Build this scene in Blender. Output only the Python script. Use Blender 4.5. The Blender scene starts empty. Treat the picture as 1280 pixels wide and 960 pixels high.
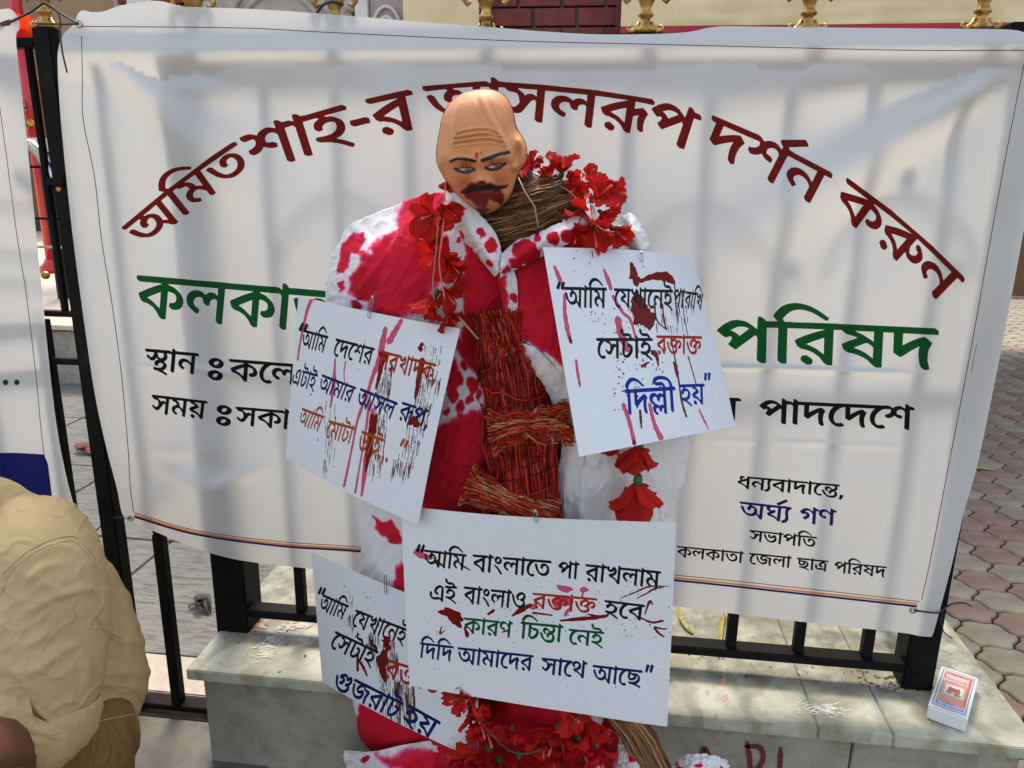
import bpy, bmesh, math, random, zlib
import numpy as np
from mathutils import Vector, Matrix, noise, geometry
random.seed(7)
rng = np.random.default_rng(11)
SC = bpy.context.scene
COL = SC.collection
rad = math.radians
# ---------------------------------------------------------------- camera
YAW, PITCH, ROLL = rad(7), rad(15.1), rad(.74)
CAM = np.array([0, -1.5, 1.4])
cd = bpy.data.cameras.new('camera'); cam = bpy.data.objects.new('camera', cd); COL.objects.link(cam)
cd.sensor_width = 36; cd.lens = 27; cd.clip_end = 500; cd.clip_start = .02
RM = Matrix.Rotation(YAW, 3, 'Z') @ Matrix.Rotation(math.pi/2-PITCH, 3, 'X') @ Matrix.Rotation(ROLL, 3, 'Z')
cam.matrix_world = Matrix.Translation(Vector(CAM)) @ RM.to_4x4()
SC.camera = cam
R = np.array(RM)
# ---------------------------------------------------------------- world, sun, exposure
SUN_DIR = Vector((-.20, 1.0, 1.60)).normalized()          # towards the sun
elev = math.asin(SUN_DIR.z)
az = math.atan2(SUN_DIR.x, SUN_DIR.y)
w = bpy.data.worlds.new('World'); SC.world = w; w.use_nodes = True
nt = w.node_tree; bg = nt.nodes['Background']
sky = nt.nodes.new('ShaderNodeTexSky'); sky.sky_type = 'NISHITA'; sky.sun_disc = False
sky.sun_elevation = elev; sky.sun_rotation = az; sky.air_density = 1.2; sky.dust_density = 3.0; sky.ozone_density = 1
hs = nt.nodes.new('ShaderNodeHueSaturation'); hs.inputs['Saturation'].default_value = .62; nt.links.new(sky.outputs[0], hs.inputs['Color']); nt.links.new(hs.outputs[0], bg.inputs[0]); bg.inputs[1].default_value = .13
sl = bpy.data.lights.new('sun', 'SUN'); sl.energy = 1.35; sl.angle = rad(15); sl.color = (1, .90, .76)
so = bpy.data.objects.new('sun', sl); COL.objects.link(so)
so.rotation_euler = SUN_DIR.to_track_quat('Z', 'Y').to_euler(); so.location = (-1, 4, 6)
SC.view_settings.view_transform = 'Standard'; SC.view_settings.look = 'None'
SC.view_settings.exposure = 1.62; SC.view_settings.gamma = 1
SC.cycles.max_bounces = 8; SC.cycles.transmission_bounces = 6; SC.cycles.diffuse_bounces = 4

# ---------------------------------------------------------------- helpers: pixels of the 1280x960 photograph to places in the world
def ray(x, y):
    x = np.asarray(x, float); y = np.asarray(y, float)
    d = np.stack([(x-640)/960, -(y-480)/960, -np.ones_like(x)], -1)
    return d @ R.T
def P(x, y, Y=0.):
    d = ray(x, y); t = (np.asarray(Y)-CAM[1])/d[..., 1]
    return CAM + t[..., None]*d
def PZ(x, y, Z=0.):
    d = ray(x, y); t = (np.asarray(Z)-CAM[2])/d[..., 2]
    return CAM + t[..., None]*d
def PIX(p):
    q = (np.asarray(p, float)-CAM) @ R
    return 640-960*q[..., 0]/q[..., 2], 480+960*q[..., 1]/q[..., 2]
def V(x, y, Y=0.): return Vector(P(x, y, Y))
def VZ(x, y, Z=0.): return Vector(PZ(x, y, Z))

# ---------------------------------------------------------------- materials
def srgb(r, g, b):
    f = lambda c: (c/255/12.92 if c/255 <= .04045 else ((c/255+.055)/1.055)**2.4)
    return (f(r), f(g), f(b), 1)
class M:
    def __init__(s, name, rough=.6, metal=0., spec=.5):
        s.m = bpy.data.materials.new(name); s.m.use_nodes = True
        s.t = s.m.node_tree; s.b = s.t.nodes['Principled BSDF']
        s.b.inputs['Roughness'].default_value = rough; s.b.inputs['Metallic'].default_value = metal
        s.b.inputs['Specular IOR Level'].default_value = spec
        s.tc = s.t.nodes.new('ShaderNodeTexCoord')
    def n(s, k, **kw):
        nd = s.t.nodes.new(k)
        for a, v in kw.items():
            if a in nd.inputs: nd.inputs[a].default_value = v
            else: setattr(nd, a, v)
        return nd
    def l(s, a, b): s.t.links.new(a, b); return s
    def noise(s, scale, detail=4, rough=.55, stretch=None, dist=0.):
        t = s.n('ShaderNodeTexNoise'); t.inputs['Scale'].default_value = scale; t.inputs['Detail'].default_value = detail
        t.inputs['Roughness'].default_value = rough; t.inputs['Distortion'].default_value = dist
        if stretch:
            mp = s.n('ShaderNodeMapping'); mp.inputs['Scale'].default_value = stretch
            s.l(s.tc.outputs['Object'], mp.inputs[0]); s.l(mp.outputs[0], t.inputs['Vector'])
        else: s.l(s.tc.outputs['Object'], t.inputs['Vector'])
        return t.outputs['Fac']
    def ramp(s, fac, stops):
        r = s.n('ShaderNodeValToRGB'); e = r.color_ramp.elements
        while len(e) < len(stops): e.new(.5)
        for i, (p, c) in enumerate(stops):
            e[i].position = p; e[i].color = c if len(c) == 4 else (*c, 1)
        s.l(fac, r.inputs[0]); return r.outputs[0]
    def mix(s, a, b, fac, mode='MIX'):
        m = s.n('ShaderNodeMixRGB'); m.blend_type = mode
        for i, v in ((1, a), (2, b), (0, fac)):
            if hasattr(v, 'is_output'): s.l(v, m.inputs[i])
            else: m.inputs[i].default_value = v
        return m.outputs[0]
    def color(s, c):
        if hasattr(c, 'is_output'): s.l(c, s.b.inputs['Base Color'])
        else: s.b.inputs['Base Color'].default_value = c
        return s
    def bump(s, fac, strength=.3, dist=.002):
        b = s.n('ShaderNodeBump'); b.inputs['Strength'].default_value = strength; b.inputs['Distance'].default_value = dist
        s.l(fac, b.inputs['Height']); s.l(b.outputs[0], s.b.inputs['Normal']); s.nb = b.outputs[0]; return s
    def translucent(s, fac, col):
        tr = s.n('ShaderNodeBsdfTranslucent'); mx = s.n('ShaderNodeMixShader'); mx.inputs[0].default_value = fac
        if hasattr(col, 'is_output'): s.l(col, tr.inputs[0])
        else: tr.inputs[0].default_value = col
        s.l(s.b.outputs[0], mx.inputs[1]); s.l(tr.outputs[0], mx.inputs[2])
        s.l(mx.outputs[0], s.t.nodes['Material Output'].inputs[0]); return s
def mottled(name, c1, c2, scale, rough=.6, bump=.2, dist=.002, metal=0., spec=.5, stretch=None, lo=.3, hi=.7, rvar=0):
    m = M(name, rough, metal, spec); f = m.noise(scale, 6, .6, stretch)
    m.color(m.ramp(f, [(lo, c1), (hi, c2)])); f2 = m.noise(scale*6, 4, .6, stretch); m.bump(f2, bump, dist)
    if rvar:
        r = m.n('ShaderNodeMapRange'); r.inputs['To Min'].default_value = rough-rvar; r.inputs['To Max'].default_value = rough+rvar
        m.l(f, r.inputs[0]); m.l(r.outputs[0], m.b.inputs['Roughness'])
    return m
def flat(name, c, rough=.6, **k):
    c = c if len(c) == 4 else (*c, 1)
    return mottled(name, c, tuple(min(1, v*1.12) for v in c[:3])+(1,), 30, rough, .05, .001, **k).m

MT = {}
def vinyl(name, c, tf):
    m = M(name, .28 if name == 'banner_vinyl' else .45, 0, .45 if name == 'banner_vinyl' else .10); f = m.noise(3, 3)
    c2 = tuple(v*.94 for v in c[:3])+(1,)
    cc = m.ramp(f, [(.3, c2), (.7, c)]); m.color(cc)
    wv = m.noise(900, 2); m.bump(wv, .12, .0005)
    m.translucent(tf, cc); return m.m
MT['vinyl'] = vinyl('banner_vinyl', (.80, .785, .755, 1), .31)
for k, c in dict(ink_maroon=(.155, .008, .006), ink_green=(.006, .085, .02), ink_black=(.008, .008, .009), ink_navy=(.012, .014, .12),
                 ink_orange=(.75, .28, .06), ink_redline=(.20, .02, .02)).items():
    MT[k] = vinyl(k, (*c, 1), .25)
def paperink(name, c, rough=.45):
    m = M(name, rough, 0, .30 if sum(c) > 1.5 else .08); f = m.noise(60, 4); m.color(m.ramp(f, [(.25, tuple(v*(.97 if sum(c) > 1.5 else .8) for v in c)+(1,)), (.75, (*c, 1))])); return m.m
MT['paper'] = paperink('paper_white', (.79, .80, .82), .38)
MT['p_black'] = paperink('print_black', (.012, .012, .014))
MT['p_red'] = paperink('print_red', (.42, .03, .015))
MT['p_navy'] = paperink('print_navy', (.012, .016, .11))
MT['p_blue'] = paperink('print_blue', (.008, .03, .30))
MT['p_green'] = paperink('print_green', (.004, .09, .03))
MT['p_orange'] = paperink('print_orange', (.40, .08, .02))
MT['p_blood'] = paperink('blood_dark', (.20, .010, .008), .3)
MT['p_dry'] = paperink('blood_dry', (.10, .025, .018), .4)
MT['p_pink'] = paperink('blood_pink', (.66, .10, .19), .3)

def iron():
    m = M('black_iron', .55, 0, .09); f = m.noise(14, 6, .65)
    m.color(m.ramp(f, [(.3, (.004, .004, .004)), (.62, (.008, .0075, .007)), (.85, (.03, .024, .018))])); m.bump(m.noise(160, 4), .25, .001); return m.m
MT['iron'] = iron()
def gold():
    m = M('gold_paint', .38, .75, .5); f = m.noise(45, 5, .6)
    m.color(m.ramp(f, [(.25, (.10, .045, .012)), (.5, (.42, .24, .06)), (.8, (.62, .42, .14))])); m.bump(m.noise(120, 3), .3, .001); return m.m
MT['gold'] = gold()
def marble(name, base, vein, dirt, sc=1., stretch=None, rough=.25, dirtamt=.5, grime=False):
    m = M(name, rough, 0, .5)
    f = m.noise(5*sc, 8, .62, stretch, 1.2); c = m.ramp(f, [(.30, vein), (.52, base), (.75, tuple(min(1, v*1.12) for v in base[:3])+(1,))])
    f2 = m.noise(11*sc, 8, .72, stretch, .4); d = m.ramp(f2, [(.50, (0, 0, 0)), (.72, (1, 1, 1))])
    f3 = m.noise(70*sc, 5, .7, stretch); d3 = m.ramp(f3, [(.60, (0, 0, 0)), (.72, (1, 1, 1))])
    x = m.mix(c, dirt, m.mix(d, (dirtamt,)*3+(1,), 1., 'MULTIPLY')); x = m.mix(x, tuple(v*.6 for v in dirt[:3])+(1,), m.mix(d3, (.5, .5, .5, 1), 1., 'MULTIPLY'))
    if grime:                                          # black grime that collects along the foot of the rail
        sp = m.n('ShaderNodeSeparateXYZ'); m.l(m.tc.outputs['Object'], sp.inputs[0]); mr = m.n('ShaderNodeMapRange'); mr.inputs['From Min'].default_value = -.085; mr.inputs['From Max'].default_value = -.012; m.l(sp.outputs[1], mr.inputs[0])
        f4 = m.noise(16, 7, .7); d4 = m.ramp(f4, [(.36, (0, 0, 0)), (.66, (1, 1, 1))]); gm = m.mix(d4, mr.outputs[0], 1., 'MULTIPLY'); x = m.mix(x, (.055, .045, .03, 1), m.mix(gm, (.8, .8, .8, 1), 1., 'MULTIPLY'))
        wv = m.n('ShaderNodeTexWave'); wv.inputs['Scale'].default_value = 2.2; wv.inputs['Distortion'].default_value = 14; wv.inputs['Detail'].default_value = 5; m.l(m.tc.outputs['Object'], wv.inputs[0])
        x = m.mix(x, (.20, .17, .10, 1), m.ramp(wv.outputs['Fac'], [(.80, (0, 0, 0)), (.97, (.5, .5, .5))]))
    m.color(x); m.bump(f3, .15, .001)
    r = m.n('ShaderNodeMapRange'); r.inputs['To Min'].default_value = rough; r.inputs['To Max'].default_value = rough+.4
    m.l(f2, r.inputs[0]); m.l(r.outputs[0], m.b.inputs['Roughness']); return m.m
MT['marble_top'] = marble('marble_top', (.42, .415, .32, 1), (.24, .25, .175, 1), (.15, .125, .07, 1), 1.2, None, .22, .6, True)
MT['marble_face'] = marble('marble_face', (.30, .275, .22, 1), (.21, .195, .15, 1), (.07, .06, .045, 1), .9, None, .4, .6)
MT['marble_floor'] = marble('marble_floor', (.17, .16, .135, 1), (.065, .06, .05, 1), (.018, .016, .013, 1), 1.6, (1, 6, 1), .4, 1.)
MT['tile_dark'] = marble('tile_dark', (.12, .108, .088, 1), (.07, .064, .052, 1), (.05, .045, .04, 1), 1.4, None, .4, .6)
MT['sill'] = marble('sunlit_sill_marble', (.46, .38, .29, 1), (.34, .28, .21, 1), (.20, .17, .13, 1), 1.2, None, .3, .4)  # beige sill marble lightened, sunlight of the lit strip put into its colour
MT['terrace'] = marble('terrace_stone', (.55, .44, .34, 1), (.40, .32, .25, 1), (.2, .17, .13, 1), 1., None, .5, .3)
MT['grout'] = mottled('grout', (.11, .09, .065, 1), (.21, .17, .125, 1), 20, .9, .4, .003).m
MT['paver_pink'] = mottled('paver_pink', (.12, .075, .055, 1), (.22, .145, .115, 1), 9, .85, .6, .004).m
MT['paver_grey'] = mottled('paver_grey', (.13, .11, .075, 1), (.24, .21, .155, 1), 9, .85, .6, .004).m
MT['brick'] = mottled('red_brick', (.10, .012, .010, 1), (.20, .03, .024, 1), 8, .7, .4, .004).m
MT['mortar'] = mottled('mortar', (.28, .24, .20, 1), (.42, .38, .33, 1), 12, .9, .3, .003).m
MT['cloth_cream'] = mottled('cream_cloth', (.66, .52, .27, 1), (.78, .64, .36, 1), 3, .8, .1, .002).m
MT['cloth_red'] = mottled('red_border_cloth', (.34, .02, .035, 1), (.45, .03, .05, 1), 5, .8, .1, .002).m
MT['wall_brown'] = mottled('brown_wall', (.14, .06, .03, 1), (.20, .09, .045, 1), 2, .8, .1, .002).m
MT['wall_tan'] = mottled('tan_canopy', (.26, .17, .09, 1), (.34, .23, .13, 1), 3, .8, .1, .002).m
MT['relief'] = mottled('carved_stone', (.30, .25, .21, 1), (.46, .40, .34, 1), 8, .7, .4, .004).m
MT['white_stone'] = mottled('white_stone', (.55, .52, .48, 1), (.68, .65, .60, 1), 4, .6, .2, .002).m
MT['redpaint'] = mottled('red_gloss_paint', (.42, .008, .012, 1), (.52, .012, .018, 1), 5, .25, .05, .001).m
MT['picture'] = mottled('picture_print', (.30, .12, .04, 1), (.62, .38, .22, 1), 14, .4, .05, .001).m
MT['frame'] = flat('dark_wood_frame', (.015, .01, .008), .4)
MT['flag'] = M('red_flag_cloth', .7).color((.72, .02, .005, 1)).translucent(.5, (.8, .05, .01, 1)).m
MT['cord'] = flat('black_cord', (.012, .012, .014), .5)
MT['twine'] = flat('jute_twine', (.30, .20, .11), .8)
MT['steel'] = mottled('steel_wire', (.35, .35, .36, 1), (.6, .6, .6, 1), 20, .3, .05, .0005, metal=1.).m
def strawm(name, stops, rough=.55):
    m = M(name, rough, 0, .15); g = m.n('ShaderNodeNewGeometry')
    m.color(m.ramp(g.outputs['Random Per Island'], stops)); return m.m
MT['straw'] = strawm('dry_straw', [(0, (.035, .014, .007)), (.4, (.12, .05, .02)), (.75, (.25, .12, .05)), (1, (.42, .25, .11))])
MT['straw_red'] = strawm('straw_painted_red', [(0, (.05, .003, .003)), (.5, (.24, .008, .006)), (.8, (.46, .02, .010)), (1, (.6, .08, .03))], .4)
MT['straw_mix'] = strawm('straw_partly_painted', [(0, (.16, .008, .006)), (.55, (.48, .025, .015)), (.72, (.52, .08, .03)), (.85, (.38, .20, .08)), (1, (.55, .36, .17))], .45)
MT['straw_dark'] = strawm('dark_straw', [(0, (.012, .006, .004)), (.6, (.05, .02, .012)), (1, (.11, .05, .025))])
def petal():
    m = M('hibiscus_petal', .55, 0, .18); f = m.noise(60, 4, .6, None, .5); a = m.n('ShaderNodeObjectInfo')
    c = m.ramp(f, [(.3, (.42, .008, .008)), (.7, (.78, .025, .012))])
    c = m.mix(c, (.22, .003, .006, 1), a.outputs['Random']); c = m.mix(c, m.ramp(f, [(.3, (.5, .01, .01)), (.7, (.85, .03, .015))]), .35)
    m.color(c); m.bump(m.noise(240, 4, .6, (1, 1, .25)), .5, .001); m.translucent(.25, c); return m.m
MT['petal'] = petal()
MT['leafgreen'] = flat('calyx_green', (.025, .07, .015), .5)
MT['stamen'] = flat('stamen_pink', (.55, .10, .07), .5)
def dyed():
    m = M('dyed_cotton', .85, 0, .10); a = m.n('ShaderNodeAttribute'); a.attribute_name = 'dye'; b = m.n('ShaderNodeAttribute'); b.attribute_name = 'deep_dye_shade'
    f = m.noise(50, 5, .6)
    d = m.n('ShaderNodeMath', operation='ADD'); s2 = m.n('ShaderNodeMath', operation='MULTIPLY_ADD'); s2.inputs[1].default_value = .16; s2.inputs[2].default_value = -.08
    m.l(f, s2.inputs[0]); m.l(a.outputs['Fac'], d.inputs[0]); m.l(s2.outputs[0], d.inputs[1])
    c = m.ramp(d.outputs[0], [(.18, (.72, .69, .68)), (.34, (.74, .50, .60)), (.46, (.68, .14, .28)), (.60, (.64, .025, .075)), (.95, (.56, .012, .03))])
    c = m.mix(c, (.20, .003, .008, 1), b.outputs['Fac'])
    m.color(c); wv = m.n('ShaderNodeTexWave'); wv.inputs['Scale'].default_value = 300
    f2 = m.noise(55, 6, .7); m.bump(f2, .35, .0015); m.translucent(.12, c); return m.m
MT['dyed'] = dyed()
def skinm(name, attr, base, base2):
    m = M(name, .42, 0, .45); f = m.noise(22, 5, .6); c = m.ramp(f, [(.3, base), (.7, base2)])
    if attr:
        for nm, col in attr:
            a = m.n('ShaderNodeAttribute'); a.attribute_name = nm; c = m.mix(c, col, a.outputs['Fac'])
    sc_ = m.ramp(m.noise(95, 6, .75, (1, 1, .5)), [(.64, (0, 0, 0)), (.72, (.45, .45, .45))]); c = m.mix(c, (.30, .16, .09, 1), sc_)
    r = m.n('ShaderNodeMapRange'); r.inputs['To Min'].default_value = .45; r.inputs['To Max'].default_value = .75; m.l(f, r.inputs[0]); m.l(r.outputs[0], m.b.inputs['Roughness'])
    m.color(c); m.bump(m.noise(140, 4), .12, .0008); return m.m
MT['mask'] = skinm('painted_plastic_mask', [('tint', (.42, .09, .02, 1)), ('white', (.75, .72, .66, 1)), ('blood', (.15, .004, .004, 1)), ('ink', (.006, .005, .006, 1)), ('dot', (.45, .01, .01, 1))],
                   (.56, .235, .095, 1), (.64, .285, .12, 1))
MT['skin'] = skinm('brown_skin', None, (.10, .034, .017, 1), (.16, .056, .03, 1))
MT['hair'] = flat('black_hair', (.01, .009, .009), .5)
def fabric(name, c1, c2, sc=400):
    m = M(name, .9, 0, .08); f = m.noise(5, 5, .6); c = m.ramp(f, [(.3, c1), (.7, c2)]); m.color(c)
    f2 = m.noise(sc, 2); f3 = m.noise(28, 6, .65); h = m.mix(f2, f3, .7); m.bump(h, .5, .0022); return m.m
MT['khaki'] = fabric('khaki_cotton', (.42, .295, .145, 1), (.54, .39, .20, 1), 700)
MT['brown'] = fabric('brown_corduroy', (.17, .085, .03, 1), (.23, .12, .045, 1))
MT['thread'] = flat('seam_thread', (.45, .32, .15), .8)
MT['card'] = paperink('card_white', (.72, .72, .72), .5)
MT['yleaf'] = mottled('yellow_leaf', (.16, .13, .02, 1), (.50, .40, .05, 1), 90, .5, .3, .001).m
MT['dleaf'] = mottled('dry_leaf', (.08, .02, .01, 1), (.20, .05, .03, 1), 30, .7, .3, .001).m
MT['bleaf'] = mottled('black_leaf', (.01, .01, .009, 1), (.03, .028, .022, 1), 30, .6, .3, .001).m
MT['graffiti'] = flat('dark_red_paint', (.10, .012, .014), .6)
MT['scrape'] = mottled('white_scrape', (.52, .52, .46, 1), (.74, .74, .68, 1), 60, .8, .5, .001).m
MT['splash'] = mottled('pink_splash', (.42, .20, .17, 1), (.42, .33, .26, 1), 60, .5, .1, .001).m
MT['dirt'] = mottled('black_grime', (.03, .025, .018, 1), (.10, .085, .06, 1), 40, .9, .6, .002).m

# ---------------------------------------------------------------- mesh helpers
def link(name, me, parent=None):
    o = bpy.data.objects.new(name, me); COL.objects.link(o)
    if parent is not None:
        o.parent = parent
        if parent.parent is None and parent.type == 'EMPTY' and parent.get('_w'): o.location = -parent.location
    return o
def mk(name, verts, faces, mats, parent=None, mi=None, smooth=False, attrs=None):
    me = bpy.data.meshes.new(name); me.from_pydata([tuple(map(float, v)) for v in verts], [], [tuple(map(int, f)) for f in faces])
    for m in (mats if isinstance(mats, (list, tuple)) else [mats]): me.materials.append(MT[m] if isinstance(m, str) else m)
    if mi is not None: me.polygons.foreach_set('material_index', np.asarray(mi, np.int32))
    if smooth: me.polygons.foreach_set('use_smooth', [True]*len(me.polygons))
    for k, v in (attrs or {}).items():
        a = me.attributes.new(k, 'FLOAT', 'POINT'); a.data.foreach_set('value', np.asarray(v, np.float32))
    me.update(); return link(name, me, parent)
def thing(name, label, cat, loc=(0, 0, 0), group=None, world=True):
    """Empty at the thing's base; with world=True its parts are written in world coordinates"""
    o = bpy.data.objects.new(name, None); COL.objects.link(o); o.location = loc; o.empty_display_size = .05
    o['label'] = label; o['category'] = cat
    if world: o['_w'] = 1
    if group: o['group'] = group
    return o
def tag(o, label, cat, group=None):
    o['label'] = label; o['category'] = cat
    if group: o['group'] = group
    return o
class G:
    """collects shapes into one mesh"""
    def __init__(s): s.v = []; s.f = []
    def add(s, v, f):
        k = len(s.v); s.v += [tuple(p) for p in v]; s.f += [tuple(i+k for i in q) for q in f]; return s
    def box(s, x0, x1, y0, y1, z0, z1, b=0.):
        if b <= 0:
            v = [(x, y, z) for z in (z0, z1) for y in (y0, y1) for x in (x0, x1)]
            return s.add(v, [(0, 2, 3, 1), (4, 5, 7, 6), (0, 1, 5, 4), (2, 6, 7, 3), (0, 4, 6, 2), (1, 3, 7, 5)])
        bm = bmesh.new(); bmesh.ops.create_cube(bm, size=1)
        for q in bm.verts: q.co = Vector(((x0+x1)/2+q.co.x*(x1-x0), (y0+y1)/2+q.co.y*(y1-y0), (z0+z1)/2+q.co.z*(z1-z0)))
        bmesh.ops.bevel(bm, geom=list(bm.edges), offset=b, segments=2, affect='EDGES'); bm.verts.index_update()
        s.add([q.co for q in bm.verts], [[q.index for q in f.verts] for f in bm.faces]); bm.free(); return s
    def tube(s, pts, r, n=8, cap=True):
        pts = [Vector(p) for p in pts]; rs = r if isinstance(r, (list, tuple)) else [r]*len(pts); k = len(s.v)
        up = None
        for i, p in enumerate(pts):
            t = (pts[min(i+1, len(pts)-1)]-pts[max(i-1, 0)])
            t = t.normalized() if t.length > 1e-9 else Vector((0, 0, 1))
            if up is None: up = t.orthogonal().normalized()
            a = (up-t*up.dot(t)); a = a.normalized() if a.length > 1e-6 else t.orthogonal().normalized(); up = a; b = t.cross(a)
            for j in range(n):
                q = 2*math.pi*j/n; s.v.append(tuple(p+(a*math.cos(q)+b*math.sin(q))*rs[i]))
        for i in range(len(pts)-1):
            for j in range(n): s.f.append((k+i*n+j, k+i*n+(j+1) % n, k+(i+1)*n+(j+1) % n, k+(i+1)*n+j))
        if cap: s.f.append(tuple(k+j for j in range(n))[::-1]); s.f.append(tuple(k+(len(pts)-1)*n+j for j in range(n)))
        return s
    def lathe(s, prof, c=(0, 0, 0), n=16):
        k = len(s.v)
        for z, r in prof:
            for j in range(n): q = 2*math.pi*j/n; s.v.append((c[0]+r*math.cos(q), c[1]+r*math.sin(q), c[2]+z))
        for i in range(len(prof)-1):
            for j in range(n): s.f.append((k+i*n+j, k+i*n+(j+1) % n, k+(i+1)*n+(j+1) % n, k+(i+1)*n+j))
        s.f.append(tuple(k+j for j in range(n))[::-1]); s.f.append(tuple(k+(len(prof)-1)*n+j for j in range(n))); return s
    def ball(s, c, r, n=10): return s.lathe([(-r*math.cos(math.pi*i/n)*.999, max(1e-4, r*math.sin(math.pi*i/n))) for i in range(n+1)], c, n*2)
    def obj(s, name, mats, parent=None, smooth=False): return mk(name, s.v, s.f, mats, parent, smooth=smooth)

def hashn(ix, iy, seed):
    h = (ix.astype(np.int64)*374761393+iy.astype(np.int64)*668265263+seed*974711) & 0xffffffff
    h = ((h ^ (h >> 13))*1274126177) & 0xffffffff
    return ((h ^ (h >> 16)) & 0xffff)/65535.
def vnoise(x, y, seed=0, octv=3):
    o = 0; amp = 1; tot = 0
    for k in range(octv):
        xi = np.floor(x); yi = np.floor(y); fx = x-xi; fy = y-yi; fx = fx*fx*(3-2*fx); fy = fy*fy*(3-2*fy)
        a = hashn(xi, yi, seed+k); b = hashn(xi+1, yi, seed+k); c = hashn(xi, yi+1, seed+k); d = hashn(xi+1, yi+1, seed+k)
        o = o+amp*((a*(1-fx)+b*fx)*(1-fy)+(c*(1-fx)+d*fx)*fy); tot += amp; amp *= .5; x = x*2.03+7.1; y = y*2.03+3.3
    return o/tot*2-1
def cr(P0, t):
    """Catmull-Rom through rows of P0 at parameters t in 0..n-1"""
    P0 = np.asarray(P0, float); n = len(P0); E = np.concatenate([2*P0[:1]-P0[1:2], P0, 2*P0[-1:]-P0[-2:-1]])
    i = np.clip(np.floor(t).astype(int), 0, n-2); f = (t-i).reshape((-1,)+(1,)*(P0.ndim-1))
    a, b, c, d = E[i], E[i+1], E[i+2], E[i+3]
    return .5*((2*b)+(-a+c)*f+(2*a-5*b+4*c-d)*f*f+(-a+3*b-3*c+d)*f**3)

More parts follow.
